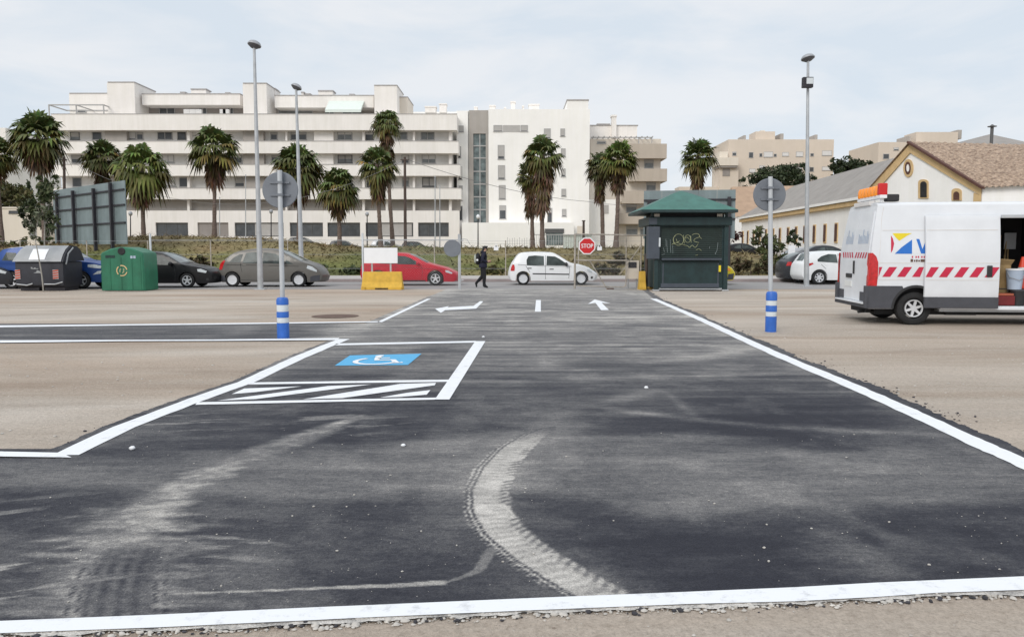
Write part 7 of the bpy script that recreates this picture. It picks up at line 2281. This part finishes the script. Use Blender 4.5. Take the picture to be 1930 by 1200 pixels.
MB().box(gx(687), gx(750), GY - .10, GY - .06, gz(496), gz(467)).build('panel', M['white_sheet'], wb, bevel=.006)
mb = MB(); mb.box(gx(700), gx(703), GY - .06, GY - .02, 0, gz(468)); mb.build('post', M['galv'], wb)
mb = MB(); mb.box(gx(735), gx(738), GY - .06, GY - .02, 0, gz(468)); mb.build('post', M['galv'], wb)
nt_ = thing('notice_board', 'small white notice beyond the dark grey hatchback at right', 'notice board', at(1492, 505, 40.5))
p = at(1492, 470, 40.5); MB().box(p.x - .17, p.x + .17, 40.48, 40.5, p.z - .21, p.z + .21).build('panel', M['white_sheet'], nt_)
MB().tube([(p.x, 40.53, .13), (p.x, 40.53, p.z + .2)], .025, 8).build('post', M['galv'], nt_)
# wire fence at the foot of the bank
f2 = thing('wire_fence', 'row of pale posts with strained wires along the foot of the bank', 'fence', (0, 44.3, .13))
px_l = [-80, 40, 165, 280, 398, 543, 684, 819, 953, 1090, 1230]
F2Y = 44.3
pts2 = []
for px in px_l:
    x = at(px, 500, F2Y).x; zt = at(px, 453, F2Y).z
    MB().tube([(x, F2Y, .1), (x, F2Y, zt)], .032, 8).build('post', M['rusty'], f2, smooth=50); pts2.append((x, zt))
for fr in (.98, .6, .2):
    mb = MB(); mb.tube([(x, F2Y, .13 + (z - .13) * fr) for x, z in pts2], .006, 4); mb.build('wire', M['galv'], f2)
# pale railing by the white block
rl = thing('railing', 'pale vertical bar railing and greenish screens in front of the plain white block', 'railing', at(1050, 470, 92))
a = at(956, 466, 92); b = at(1116, 443, 92)
mb = MB()
for xx in np.arange(a.x, b.x, .28): mb.box(xx, xx + .05, 92, 92.05, 1.2, b.z - (0.35 if xx < at(1000, 440, 92).x else 0) + .1 * math.sin(xx * 9))
mb.build('bars', M['frame'], rl)
mb = MB(); mb.box(at(1000, 440, 92).x, b.x, 91.95, 92.1, b.z, b.z + .09); mb.build('top_rail', M['frame'], rl)
mb = MB(); mb.box(at(1062, 440, 92).x, b.x, 92.2, 92.24, 1.2, b.z); mb.build('screen', M['awning'], rl)
# poles, masts and cables
def simple_pole(name, label, cat, px_b, px_t, pyt, Y, r0, r1, m, zb=None):
    x = at(px_b, 470, Y).x; z0 = tz(x, Y) - .1 if zb is None else zb
    tp = at(px_t, pyt, Y); t = thing(name, label, cat, (x, Y, z0))
    MB().tube([(x, Y, z0), tp], [r0, r1], 8).build('pole', M[m], t, smooth=50)
    return t, tp
t, w1_ = simple_pole('utility_pole', 'dark wooden utility pole right of the tallest palm', 'utility pole', 764, 763, 296, 58, .12, .09, 'wood_pole')
MB().box(w1_.x - .3, w1_.x + .3, 57.9, 57.97, w1_.z - .25, w1_.z - .17).build('cross_bar', M['wood_pole'], t)
t, w2_ = simple_pole('utility_pole', 'brown utility pole showing beside the tall left palm', 'utility pole', 122, 121, 296, 60, .12, .09, 'wood_pole')
MB().box(w2_.x - .25, w2_.x + .25, 59.9, 59.97, w2_.z - .25, w2_.z - .17).build('cross_bar', M['wood_pole'], t)
for px, pt, Yp, lab in [(820, 334, 60, 'thin pale mast right of the wooden pole'), (829, 350, 66, 'thinner pale mast just right of the other pale mast'), (463, 330, 72, 'thin pale mast left of the tall lamp post'), (414, 372, 70, 'thin pale mast beside the trunk of the clear standing palm')]:
    t, tp = simple_pole('mast', lab, 'mast', px, px, pt, Yp, .05, .03, 'galv_light')
    MB().blob((tp.x, Yp, tp.z), (.05, .05, .06), 8, 6).build('finial', M['galv_light'], t)
for px, pt, Yp, lab in [(901, 408, 84, 'small globe park lamp behind the walking person'), (511, 398, 84, 'small park lamp behind the left sign pole'), (692, 403, 84, 'small park lamp left of the drooping palm'), (246, 402, 80, 'small park lamp beside the billboard edge')]:
    t, tp = simple_pole('park_lamp', lab, 'park lamp', px, px, pt + 4, Yp, .07, .05, 'board_post')
    MB().blob((tp.x, Yp, tp.z + .18), (.2, .2, .24), 12, 8).build('globe', M['white_sheet' if px == 901 else 'lamp_grey'], t, smooth=60)
t, tp = simple_pole('park_lamp', 'dark brown post standing just left of the STOP sign top', 'post', 1100, 1100, 417, 70, .12, .1, 'wood_pole')
MB().box(tp.x - .14, tp.x + .14, 69.86, 70.14, tp.z, tp.z + .08).build('cap', M['wood_pole'], t)
def cable(label, a, b, sag, r=.02):
    a = Vector(a); b = Vector(b); pts = [a.lerp(b, k / 16) + Vector((0, 0, -sag * 4 * (k / 16) * (1 - k / 16))) for k in range(17)]
    mb = MB(); mb.tube(pts, r, 5); tag(mb.build('overhead_cable', M['cable']), label, 'cable')
cable('overhead cable sloping from the wooden pole down across the white block', w1_ + Vector((.2, -.1, -.2)), at(1108, 380, 75), .5)
cable('overhead cable from the right palm pair to the kiosk billboard', at(1108, 380, 75), at(1300, 384, 60), .25)
cable('overhead cable running from the brown left pole to the wooden pole', w2_ + Vector((.2, -.1, -.2)), w1_ + Vector((-.2, -.1, -.3)), 3.2, .012)

# hoardings --------------------------------------------------------------------------
def hoarding(label, A, B, zb, zt, posts, rails, off, loc, post_top):
    t = thing('billboard', label, 'billboard', loc, group='billboards seen from behind')
    A = Vector(A); B = Vector(B); d = (B - A).normalized(); n = Vector((-d.y, d.x, 0))
    if n.y > 0: n = -n
    mb = MB(); nseg = 5
    for k in range(nseg):
        p = A.lerp(B, k / nseg) + d * .006; q = A.lerp(B, (k + 1) / nseg) - d * .006
        mb.prism([(p.x, p.y, zb), (q.x, q.y, zb), (q.x, q.y, zt), (p.x, p.y, zt)], -n * .05)
    mb.build('panel', M['board'], t)
    for u, top in posts:
        p = A.lerp(B, u) + n * off
        mb = MB(); mb.obox((p.x, p.y, tz(p.x, p.y) - .3), (p.x, p.y, zb + (zt - zb) * top), .17, .2, (d.x, d.y, 0)); mb.build('post', M['board_post'], t)
    for v in rails:
        mb = MB(); z_ = zb + (zt - zb) * v; mb.obox((A + n * .07).to_tuple()[:2] + (z_,), (B + n * .07).to_tuple()[:2] + (z_,), .08, .09); mb.build('rail', M['board_post'], t)
    return t
A = at(101, 400, 55); B = at(237, 400, 47)
hoarding('left billboard seen from behind, blue grey sheets on four black posts', (A.x, 55, 0), (B.x, 47, 0), 1.9, 5.6, [(.10, .93), (.35, .94), (.64, .93), (.86, .985)], [.34, .62, .86][::1], .17, (A.x, 55, 1.5), 1)
A = at(1213, 400, 46.5); B = at(1386, 400, 45.5)
hoarding('right billboard seen from behind above the kiosk roof', (A.x, 46.5, 0), (B.x, 45.5, 0), 2.2, 4.95, [(.06, .80), (.5, .8), (.93, .85)], [.40, .80], .17, (A.x, 46, 1), 1)

# kiosk ------------------------------------------------------------------------------
KY = gnd(1300, 548.5).y
kx = lambda px: at(px, 500, KY).x
kz = lambda py: at(1300, py, KY).z
kk = thing('kiosk', 'closed dark green kiosk with a pyramid roof and graffiti on its shutter', 'kiosk', (kx(1300), KY + 1.1, 0))
KD = 2.3
x0, x1 = kx(1233), kx(1372)
mb = MB(); mb.box(x0 + .08, x1 - .08, KY + .07, KY + KD - .05, .10, kz(424)); mb.build('cabin', M['kiosk_green'], kk)
for px in (1229, 1236.5, 1364, 1369.5):
    pass
for (a, b) in ((x0, x0 + .16), (x1 - .16, x1)):
    for yy in (KY, KY + KD - .16):
        mb = MB(); mb.box(a, b, yy, yy + .16, .06, kz(424)); mb.build('corner_post', M['kiosk_green'], kk, bevel=.012)
        mb = MB(); mb.box(a - .04, b + .04, yy - .04, yy + .2, 0, .06); mb.build('foot', M['galv'], kk, bevel=.01)
mb = MB(); mb.box(kx(1221), kx(1377), KY - .12, KY + KD + .1, kz(425), kz(409)); fa = mb.build('fascia', M['kiosk_green'], kk, bevel=.03)
MB().box(kx(1221) + .0, kx(1236), KY - .135, KY - .121, kz(423), kz(411)).build('grey_patch', M['kiosk_grey'], fa)
MB().box(kx(1235), kx(1364), KY + .1, KY + KD - .1, kz(409), kz(399)).build('roof_gap_shade', M['dark'], kk)  # solid dark box painting the shade in the gap under the roof
for px in (1226, 1366):
    MB().box(kx(px), kx(px + 4), KY + .0, KY + .12, kz(409), kz(399)).build('roof_prop', M['kiosk_green'], kk)
for px in (1350, 1232):
    MB().box(kx(px), kx(px + 10), KY + .02, KY + .06, kz(408.5), kz(403)).build('vent_grille', M['wall_cream'], kk)
# roof
ze = kz(400); zp = kz(357.5)
cx = kx(1297); cy = KY + KD / 2
ex = (kx(1389) - kx(1208)) / 2 * 1.0; ey = KD / 2 + .55
cx = (kx(1389) + kx(1208)) / 2
sc_ = (cy - ey) / KY
ex *= sc_; cx *= sc_; 
def roof_ring(f, z): return [(cx - ex * f, cy - ey * f, z), (cx + ex * f, cy - ey * f, z), (cx + ex * f, cy + ey * f, z), (cx - ex * f, cy + ey * f, z)]
mb = MB()
zf = lambda f: ze + (zp - ze) * ((1 - f) ** 0.96)
fr = [1.0, .85, .65, .45, .28, .14]
vs = []
for f in fr: vs += roof_ring(f, zf(f) + .07)
vs += [(cx, cy, zp + .045)]
mb.add(vs, [(i * 4 + k, i * 4 + (k + 1) % 4, (i + 1) * 4 + (k + 1) % 4, (i + 1) * 4 + k) for i in range(len(fr) - 1) for k in range(4)] + [((len(fr) - 1) * 4 + k, (len(fr) - 1) * 4 + (k + 1) % 4, len(fr) * 4) for k in range(4)])
rfk = mb.build('roof', M['kiosk_roof'], kk, smooth=25)
mb = MB()
vs = roof_ring(1.0, ze + .068) + roof_ring(1.0, ze - .03) + roof_ring(.9, ze - .03)
mb.add(vs, [(k, (k + 1) % 4, 4 + (k + 1) % 4, 4 + k) for k in range(4)] + [(4 + k, 4 + (k + 1) % 4, 8 + (k + 1) % 4, 8 + k) for k in range(4)] + [(8, 9, 10, 11)])
mb.build('roof_edge', M['kiosk_green'], rfk)
# shutter, counter, lower panel
mb = MB(); n_sl = 16
za, zb_ = kz(487), kz(427.5)
for k in range(n_sl):
    z_ = za + (zb_ - za) * k / n_sl; h_ = (zb_ - za) / n_sl
    mb.prism([(kx(1246), KY + .05, z_), (kx(1246), KY + .035, z_ + h_ * .5), (kx(1246), KY + .05, z_ + h_ * .98)], (kx(1360) - kx(1246), 0, 0))
sh = mb.build('shutter', M['kiosk_shutter'], kk)
mb = MB(); mb.box(kx(1246), kx(1358), KY - .16, KY + .05, kz(490), kz(486.5)); mb.build('counter', M['kiosk_grey'], kk, bevel=.008)
mb = MB(); mb.box(kx(1246), kx(1356), KY + .03, KY + .07, kz(544), kz(494)); lp = mb.build('lower_panel', M['kiosk_green'], kk, bevel=.01)
for px in (1250, 1354):
    MB().box(kx(px) - .02, kx(px) + .02, KY + .015, KY + .03, kz(542), kz(496)).build('panel_rib', M['kiosk_grey'], lp)
MB().box(kx(1246), kx(1356), KY + .012, KY + .03, kz(541.5), kz(534)).build('kick_board', M['kiosk_grey'], lp)
MB().box(x0 + .2, x1 - .2, KY + .03, KY + .3, .05, .11).build('plinth', M['galv'], kk)
mb = MB(); mb.box(kx(1220), kx(1242), KY - .10, KY + .35, kz(488), kz(427)); mb.build('side_cabinet', M['kiosk_grey'], kk, bevel=.02)
MB().box(kx(1240), kx(1243), KY - .13, KY - .1, kz(465), kz(448)).build('pale_strip', M['white_band'], kk)
MB().box(kx(1354.5), kx(1358.5), KY - .03, KY - .001, kz(512), kz(500)).build('yellow_sticker', M['mark_yellow'], kk)
# graffiti in thin sprayed strokes
def spray(name, m, strokes, r, par):
    mb = MB()
    for s_ in strokes:
        pts = [at(1200 + x / 5.455, 340 + y / 5.455, KY + .028) for x, y in s_]
        mb.tube(catmull(pts, 4) if len(pts) > 2 else pts, r, 5)
    mb.build(name, M[m], par, smooth=60)
O = lambda cx_, cy_, rx_, ry_, a0=0, a1=360: [(cx_ + rx_ * math.cos(R(a)), cy_ + ry_ * math.sin(R(a))) for a in np.linspace(a0, a1, 14)]
spray('graffiti', 'chalk', [O(430, 610, 52, 58), [(385, 655), (375, 600), (400, 565)], [(405, 600), (420, 635), (440, 620)], O(525, 600, 30, 38), [(500, 595), (520, 585), (545, 610)], [(480, 560), (490, 650)],
                            [(570, 560), (600, 548), (635, 552), (645, 580), (600, 600), (590, 625), (640, 640)], [(645, 580), (668, 600)], [(470, 660), (520, 672), (545, 690), (570, 665), (600, 690), (630, 655)], [(610, 715), (640, 705), (665, 722)], [(360, 660), (400, 640), (455, 655)], [(605, 770), (630, 765)], [(555, 570), (560, 640)]], .009, sh)
spray('graffiti', 'chalk_grey', [[(275, 690), (285, 740)], [(310, 620), (315, 740)], [(345, 610), (350, 745)], [(370, 670), (372, 750)], [(255, 768), (290, 755)], [(835, 640), (825, 720), (805, 755)], [(805, 740), (815, 760)], [(750, 680), (748, 700)], [(300, 600), (302, 680)]], .009, sh)

# glass container ---------------------------------------------------------------------
IY = gnd(238, 548.5).y
ix = lambda px: at(px, 500, IY).x
iz = lambda py: at(238, py, IY).z
ig = thing('glass_container', 'green bottle bank with an arched top and a round emblem', 'recycling container', (ix(238), IY + .6, 0))
xa, xb = ix(189), ix(271)
W2 = (xb - xa) / 2; xc = (xa + xb) / 2
prof = [(-1, 0.02), (-1.0, iz(482) * .5), (-.985, iz(480)), (-.93, iz(476)), (-.5, iz(468.5)), (-.12, iz(465.5)), (.12, iz(465.5)), (.5, iz(468.5)), (.93, iz(476)), (.985, iz(480)), (1.0, iz(482) * .5), (1, .02)]
mb = MB(); nlay = [(0, .94), (.05, 1.0), (.6, 1.0), (1.15, 1.0), (1.2, .94)]
vs = []
for dy, s_ in nlay:
    for u, z in prof: vs.append((xc + u * W2 * s_, IY + dy, z * (1 if s_ == 1 else .97) + (0 if s_ == 1 else .01)))
n = len(prof)
mb.add(vs, [(i * n + k, i * n + (k + 1) % n, (i + 1) * n + (k + 1) % n, (i + 1) * n + k) for i in range(len(nlay) - 1) for k in range(n)] + [tuple(range(n - 1, -1, -1)), tuple(range(4 * n, 5 * n))])
sh_ = mb.build('shell', M['igloo'], ig, smooth=30)
p = at(229, 473.5, IY); MB().lathe([(0, -.03), (.11, -.03), (.14, -.012), (.14, .03), (0, .03)], (p.x, IY, p.z), 'y', 20).build('bottle_opening', M['dark'], ig)
mb = MB()
for u in (-.55, -.05, .45, .85): mb.box(xc + u * W2 - .012, xc + u * W2 + .012, IY - .012, IY + .01, .06, iz(484))
mb.build('moulded_rib', M['igloo'], ig)
p = at(230, 510, IY)
def ringarc(a0, a1, r0, r1): 
    A0 = [(p.x + r1 * math.cos(R(a)), IY - .014, p.z + r1 * math.sin(R(a))) for a in np.linspace(a0, a1, 10)]
    B0 = [(p.x + r0 * math.cos(R(a)), IY - .014, p.z + r0 * math.sin(R(a))) for a in np.linspace(a1, a0, 10)]
    return A0 + B0
mb = MB()
for a0 in (10, 130, 250): mb.poly(ringarc(a0, a0 + 95, .17, .21))
em = mb.build('emblem', M['ochre'], ig, flat=True)
mb = MB(); mb.poly([(p.x + x * .1, IY - .015, p.z + z * .1) for x, z in [(-.9, -.6), (-.9, .5), (-.3, .9), (-.2, .3), (-.55, .2), (-.5, -.6)]]); mb.poly([(p.x + x * .1, IY - .015, p.z + z * .1) for x, z in [(.1, -1.1), (.9, -.6), (1.0, .6), (.5, .8), (.55, -.3), (.1, -.7)]])
mb.build('emblem_bottles', M['chalk'], em, flat=True)
for px0, px1, py0, py1, m_ in [(199, 217, 481, 486, 'kiosk_green'), (246, 257, 482, 487, 'mark_pale')]:
    mb = MB(); q = at(px0, py1, IY); q2 = at(px1, py0, IY)
    n_l = 6 if m_ == 'kiosk_green' else 2
    for k in range(n_l):
        xx = q.x + (q2.x - q.x) * k / n_l
        mb.box(xx, xx + (q2.x - q.x) / n_l * .75, IY - .0135, IY - .006, q.z, q2.z)
    mb.build('worn_lettering', M[m_], ig)
# dumpster ----------------------------------------------------------------------------
DY = gnd(80, 548.5).y
dx = lambda px: at(px, 500, DY).x
dz = lambda py: at(80, py, DY).z
db = thing('dumpster', 'large charcoal waste container with a pale grey curved lid and red striped stickers', 'dumpster', (dx(80), DY + .7, 0))
xa, xb = dx(28), dx(119)
zt = dz(493)
mb = MB()
prof = [(-.02, .22), (.0, zt), (1.35, zt), (1.3, .22), (1.1, .12), (.15, .12)]
vs = [(xa + (.03 if z < .2 else 0), DY + y_, z) for y_, z in prof] + [(xb - (.03 if z < .2 else 0), DY + y_, z) for y_, z in prof]
mb.add(vs, [tuple(range(5, -1, -1)), tuple(range(6, 12))] + [(i, (i + 1) % 6, 6 + (i + 1) % 6, 6 + i) for i in range(6)])
mb.build('body', M['bin_body'], db, bevel=.04, smooth=35)
lidp = [(-.10, zt), (-.08, zt + .06), (.06, zt + .26), (.26, zt + .46), (.52, zt + .60), (.9, zt + .60), (1.2, zt + .42), (1.4, zt + .03)]
mb = MB(); n = len(lidp)
xla, xlb = xa - .03, xb - .02
vs = [(xla + (.16 * (z - zt) / .6), DY + y_, z) for y_, z in lidp] + [(xlb - (.02 * (z - zt)), DY + y_, z) for y_, z in lidp]
mb.add(vs, [(i, i + 1, n + i + 1, n + i) for i in range(n - 1)] + [tuple(range(n - 1, -1, -1))])
lid = mb.build('lid', M['bin_lid'], db, smooth=50)
mb = MB(); mb.prism([(xlb + .005 - .02 * (z - zt), DY + y_ + .02, z - .01) for y_, z in lidp], (.06, 0, 0)); mb.build('lid_end', M['bin_body'], db)
mb = MB(); q = [(x, DY + y_ - .012, z + .012) for (y_, z) in lidp[1:4] for x in (dx(57), dx(87))]
mb.add(q, [(0, 1, 3, 2), (2, 3, 5, 4)]); mb.build('white_label', M['white_sheet'], lid, flat=True)
mb = MB(); q = at(64, 485, DY); 
for k in range(5): mb.box(q.x + k * .035, q.x + k * .035 + .026, DY - .10 - .02 + .12, DY + .03, q.z, q.z + .04)
mb.build('label_lettering', M['frame'], lid)
for px0, px1 in ((29, 38), (100, 110)):
    q = at(px0, 526, DY - .02); q2 = at(px1, 508, DY - .02)
    mb = MB(); mb.box(q.x, q2.x, DY - .028, DY - .018, q.z, q2.z); stk = mb.build('striped_sticker', M['bin_lid'], db)
    mb = MB()
    for k in range(4):
        z_ = q.z + (q2.z - q.z) * k / 4
        mb.poly([(q.x + .004, DY - .031, z_ + .06), (q.x + .004, DY - .031, z_ + .005), (q2.x - .004, DY - .031, z_ + .035 if k < 4 else z_), (q2.x - .004, DY - .031, min(z_ + .09, q2.z))])
    mb.build('red_stripes', M['red_white'], stk, flat=True)
q = at(67, 508, DY)
mb = MB()
mb.box(q.x - .16, q.x + .12, DY - .024, DY - .016, q.z + .02, q.z + .045); mb.box(q.x - .16, q.x - .10, DY - .024, DY - .016, q.z + .03, q.z + .09); mb.box(q.x - .05, q.x + .02, DY - .024, DY - .016, q.z + .05, q.z + .075)
mb.poly([(q.x - .08, DY - .025, q.z - .13), (q.x + .22, DY - .025, q.z - .13), (q.x + .16, DY - .025, q.z - .05), (q.x + .06, DY - .025, q.z - .02), (q.x + .04, DY - .025, q.z - .09)])
mb.build('worn_emblem', M['bin_lid'], db)
mb = MB(); mb.tube([(xa + .05, DY - .03, .26), (xa + .45, DY - .06, .22), (xa + .65, DY - .03, .28)], .025, 8); mb.build('foot_bar', M['galv'], db, smooth=50); mb = MB(); mb.tube([(xb - .72, DY - .03, .26), (xb - .3, DY - .06, .26), (xb - .03, DY - .03, .34)], .025, 8); mb.build('foot_bar', M['galv'], db, smooth=50)
mb = MB(); mb.box(xa + .1, xa + .8, DY + .12, DY + 1.1, 0.01, .13); mb.box(xb - .8, xb - .05, DY + .12, DY + 1.1, .01, .13); mb.build('skid', M['board_post'], db, bevel=.01)
mb = MB(); mb.tube([(xlb + .07, DY + .1, zt - .1), (xlb + .09, DY + .25, zt + .3), (xlb + .09, DY + .6, zt + .52)], .03, 8); mb.build('lid_arm', M['bin_lid'], db, smooth=50)
# ================================================================ walking person
def build_person():
    g = gnd(911, 543.5)
    Y = g.y
    k = Y / F
    ox, oy = at(911, 543, Y).x, Y
    t = thing('person', 'person in navy jacket and black trousers walking right while holding out a phone', 'person', (ox, oy, 0))
    # joints: x forward (walking to the right), y across (negative is nearer the camera), z up
    J = {}
    def j(n, x, y, z, r, ry=None): J[n] = ((x, y, z), (r, ry or r))
    j('pelvis', -.02, 0, .93, .145, .165)
    j('waist', 0.0, 0, 1.06, .15, .17)
    j('chest', .02, 0, 1.24, .158, .185)
    j('shoul', .02, 0, 1.39, .115, .155)
    j('neck', .045, 0, 1.47, .055)
    j('skull', .085, 0, 1.545, .078, .072)
    j('crown', .085, 0, 1.635, .07, .066)
    # near leg straight under the body, far leg trailing
    j('hipN', 0.0, -.09, .88, .11); j('kneeN', .05, -.09, .48, .085); j('calfN', .035, -.09, .30, .078); j('ankN', .03, -.09, .09, .062); j('heelN', .0, -.09, .045, .04); j('toeN', .20, -.10, .035, .032, .04)
    j('hipF', -.02, .09, .88, .11); j('kneeF', -.03, .09, .48, .085); j('calfF', -.16, .09, .34, .076); j('ankF', -.30, .09, .20, .045); j('heelF', -.35, .09, .17, .038); j('toeF', -.27, .10, .03, .032, .04)
    # near arm bent, forearm forward to the phone
    j('shN', .02, -.19, 1.385, .082); j('elN', -.03, -.235, 1.12, .07); j('wrN', .17, -.15, 1.06, .036); j('paN', .235, -.11, 1.085, .030, .022)
    j('shF', .02, .19, 1.385, .082); j('elF', -.02, .235, 1.12, .07); j('wrF', .16, .14, 1.03, .036); j('paF', .22, .08, 1.055, .030, .022)
    E = [('pelvis', 'waist'), ('waist', 'chest'), ('chest', 'shoul'), ('shoul', 'neck'), ('neck', 'skull'), ('skull', 'crown'),
         ('pelvis', 'hipN'), ('hipN', 'kneeN'), ('kneeN', 'calfN'), ('calfN', 'ankN'), ('ankN', 'heelN'), ('ankN', 'toeN'),
         ('pelvis', 'hipF'), ('hipF', 'kneeF'), ('kneeF', 'calfF'), ('calfF', 'ankF'), ('ankF', 'heelF'), ('ankF', 'toeF'),
         ('shoul', 'shN'), ('shN', 'elN'), ('elN', 'wrN'), ('wrN', 'paN'), ('shoul', 'shF'), ('shF', 'elF'), ('elF', 'wrF'), ('wrF', 'paF')]
    for s, y0, sgn in (('N', -.11, 1), ('F', .08, -1)):
        bx_, by_, bz_ = J['pa' + s][0]
        lens = [.062, .070, .066, .052]
        for i in range(4):
            off = (i - 1.5) * .017
            a = 'f%s%d' % (s, i)
            j(a + 'a', bx_ + .028, by_ + .012 * sgn, bz_ + .012 + off, .0095); j(a + 'b', bx_ + .028 + lens[i] * .5, by_ + .026 * sgn, bz_ + .012 + off * 1.1, .009); j(a + 'c', bx_ + .02 + lens[i] * .75, by_ + .048 * sgn, bz_ + .010 + off * 1.1, .0075)
            E += [('pa' + s, a + 'a'), (a + 'a', a + 'b'), (a + 'b', a + 'c')]
        a = 'th' + s
        j(a + 'a', bx_ - .005, by_ + .022 * sgn, bz_ + .036, .011); j(a + 'b', bx_ + .03, by_ + .036 * sgn, bz_ + .052, .009)
        E += [('pa' + s, a + 'a'), (a + 'a', a + 'b')]
    names = list(J)
    idx = {n: i for i, n in enumerate(names)}
    me = bpy.data.meshes.new('person_body')
    me.from_pydata([J[n][0] for n in names], [(idx[a], idx[b]) for a, b in E], [])
    o = bpy.data.objects.new('person_body', me); COL.objects.link(o)
    md = o.modifiers.new('skin', 'SKIN'); md.use_smooth_shade = True; md.branch_smoothing = .4
    for n, sv in zip(names, me.skin_vertices[0].data):
        sv.radius = J[n][1]; sv.use_root = (n == 'pelvis')
    sb = o.modifiers.new('sub', 'SUBSURF'); sb.levels = 1; sb.render_levels = 1
    dg = bpy.context.evaluated_depsgraph_get()
    m2 = bpy.data.meshes.new_from_object(o.evaluated_get(dg))
    bpy.data.objects.remove(o)
    # shape the face: brow, nose and chin pushed out from the front of the head
    for v in m2.vertices:
        c = v.co
        if c.z > 1.48 and c.x > .10:
            f = math.exp(-((c.y) / .018) ** 2)
            c.x += f * (.018 * math.exp(-((c.z - 1.565) / .018) ** 2) + .008 * math.exp(-((c.z - 1.51) / .014) ** 2))
            e = math.exp(-((abs(c.y) - .03) / .014) ** 2)
            c.x -= .007 * e * math.exp(-((c.z - 1.585) / .012) ** 2)
    m2.materials.clear()
    for m_ in ('jacket', 'trousers', 'skin', 'rubber'): m2.materials.append(M[m_])
    for p in m2.polygons:
        c = p.center
        if c.z > 1.475: mi = 2
        elif c.x > .185 and .98 < c.z < 1.2: mi = 2
        elif c.z > .86: mi = 0
        elif c.z < .10 or (c.x < -.24 and c.z < .19): mi = 3
        else: mi = 1
        p.material_index = mi; p.use_smooth = True
    m2.name = 'body'
    m2.transform(Matrix.Translation((ox, oy, 0.012)))
    link(m2, 'body', t)
    off = lambda mb: setattr(mb, 'v', [(x + ox, y + oy, z + .012) for x, y, z in mb.v]) or mb
    mb = MB()
    mb.blob((.062, 0, 1.61), (.102, .092, .085), 18, 12, .03); mb.blob((.01, 0, 1.54), (.06, .078, .09), 14, 10, .04); mb.blob((.15, 0, 1.665), (.035, .06, .03), 12, 8, .05)
    off(mb).build('hair', M['hair'], t, smooth=70)
    mb = MB()
    for sy in (-1, 1): mb.blob((.08, sy * .078, 1.565), (.018, .010, .028), 8, 6)
    off(mb).build('ear', M['skin'], t, smooth=70)
    mb = MB(); mb.blob((-.03, 0, 1.445), (.085, .12, .07), 16, 10, .05); mb.tube([(.07, -.06, 1.45), (.1, 0, 1.43), (.07, .06, 1.45)], .03, 8)
    off(mb).build('hood', M['jacket'], t, smooth=70)
    mb = MB(); mb.lathe([(.185, .82), (.20, .84), (.20, .94), (.18, 1.0), (.18, .84)], (0, 0, 0), n=24); mb.v = [(x * .84 - .01, y * 1.05, z) for x, y, z in mb.v]
    off(mb).build('jacket_hem', M['jacket'], t, smooth=70)
    # rucksack
    b = thing('rucksack', 'black rucksack with pale pocket and white badge worn by the walking person', 'rucksack', (ox - .2, oy, 1.0))
    mb = MB(); mb.blob((-.215, 0, 1.17), (.115, .155, .24), 18, 12, .04); off(mb).build('main_bag', M['bag'], b, smooth=70)
    mb = MB(); mb.blob((-.315, -.02, 1.18), (.055, .13, .19), 16, 10, .05); off(mb).build('pale_pocket', M['bag_white'], b, smooth=70)
    mb = MB(); mb.lathe([(0, -.006), (.042, -.006), (.042, .004), (0, .004)], (-.235, -.155, 1.13), 'y', 16); off(mb).build('badge', M['white_sheet'], b)
    mb = MB()
    for sy in (-1, 1): mb.tube([(-.13, sy * .1, 1.36), (-.02, sy * .12, 1.465), (.1, sy * .13, 1.40), (.145, sy * .14, 1.26), (.06, sy * .17, 1.12), (-.12, sy * .14, 1.02)], .016, 8)
    off(mb).build('strap', M['bag'], b, smooth=70)
    ph = thing('phone', 'dark phone held out in front of the walking person', 'phone', (ox + .27, oy, 1.1))
    mb = MB(); mb.box(-.006, .006, -.036, .036, -.07, .07)
    rot = Matrix.Translation((ox + .285, oy - .018, 1.115)) @ Matrix.Rotation(R(-35), 4, 'Y')
    mb.v = [tuple(rot @ Vector(v)) for v in mb.v]; mb.build('case', M['board_post'], ph, bevel=.004)
    mb = MB(); mb.poly([(-.0075, -.031, -.062), (-.0075, .031, -.062), (-.0075, .031, .062), (-.0075, -.031, .062)]); mb.v = [tuple(rot @ Vector(v)) for v in mb.v]; mb.build('screen', M['car_glass'], ph)
build_person()
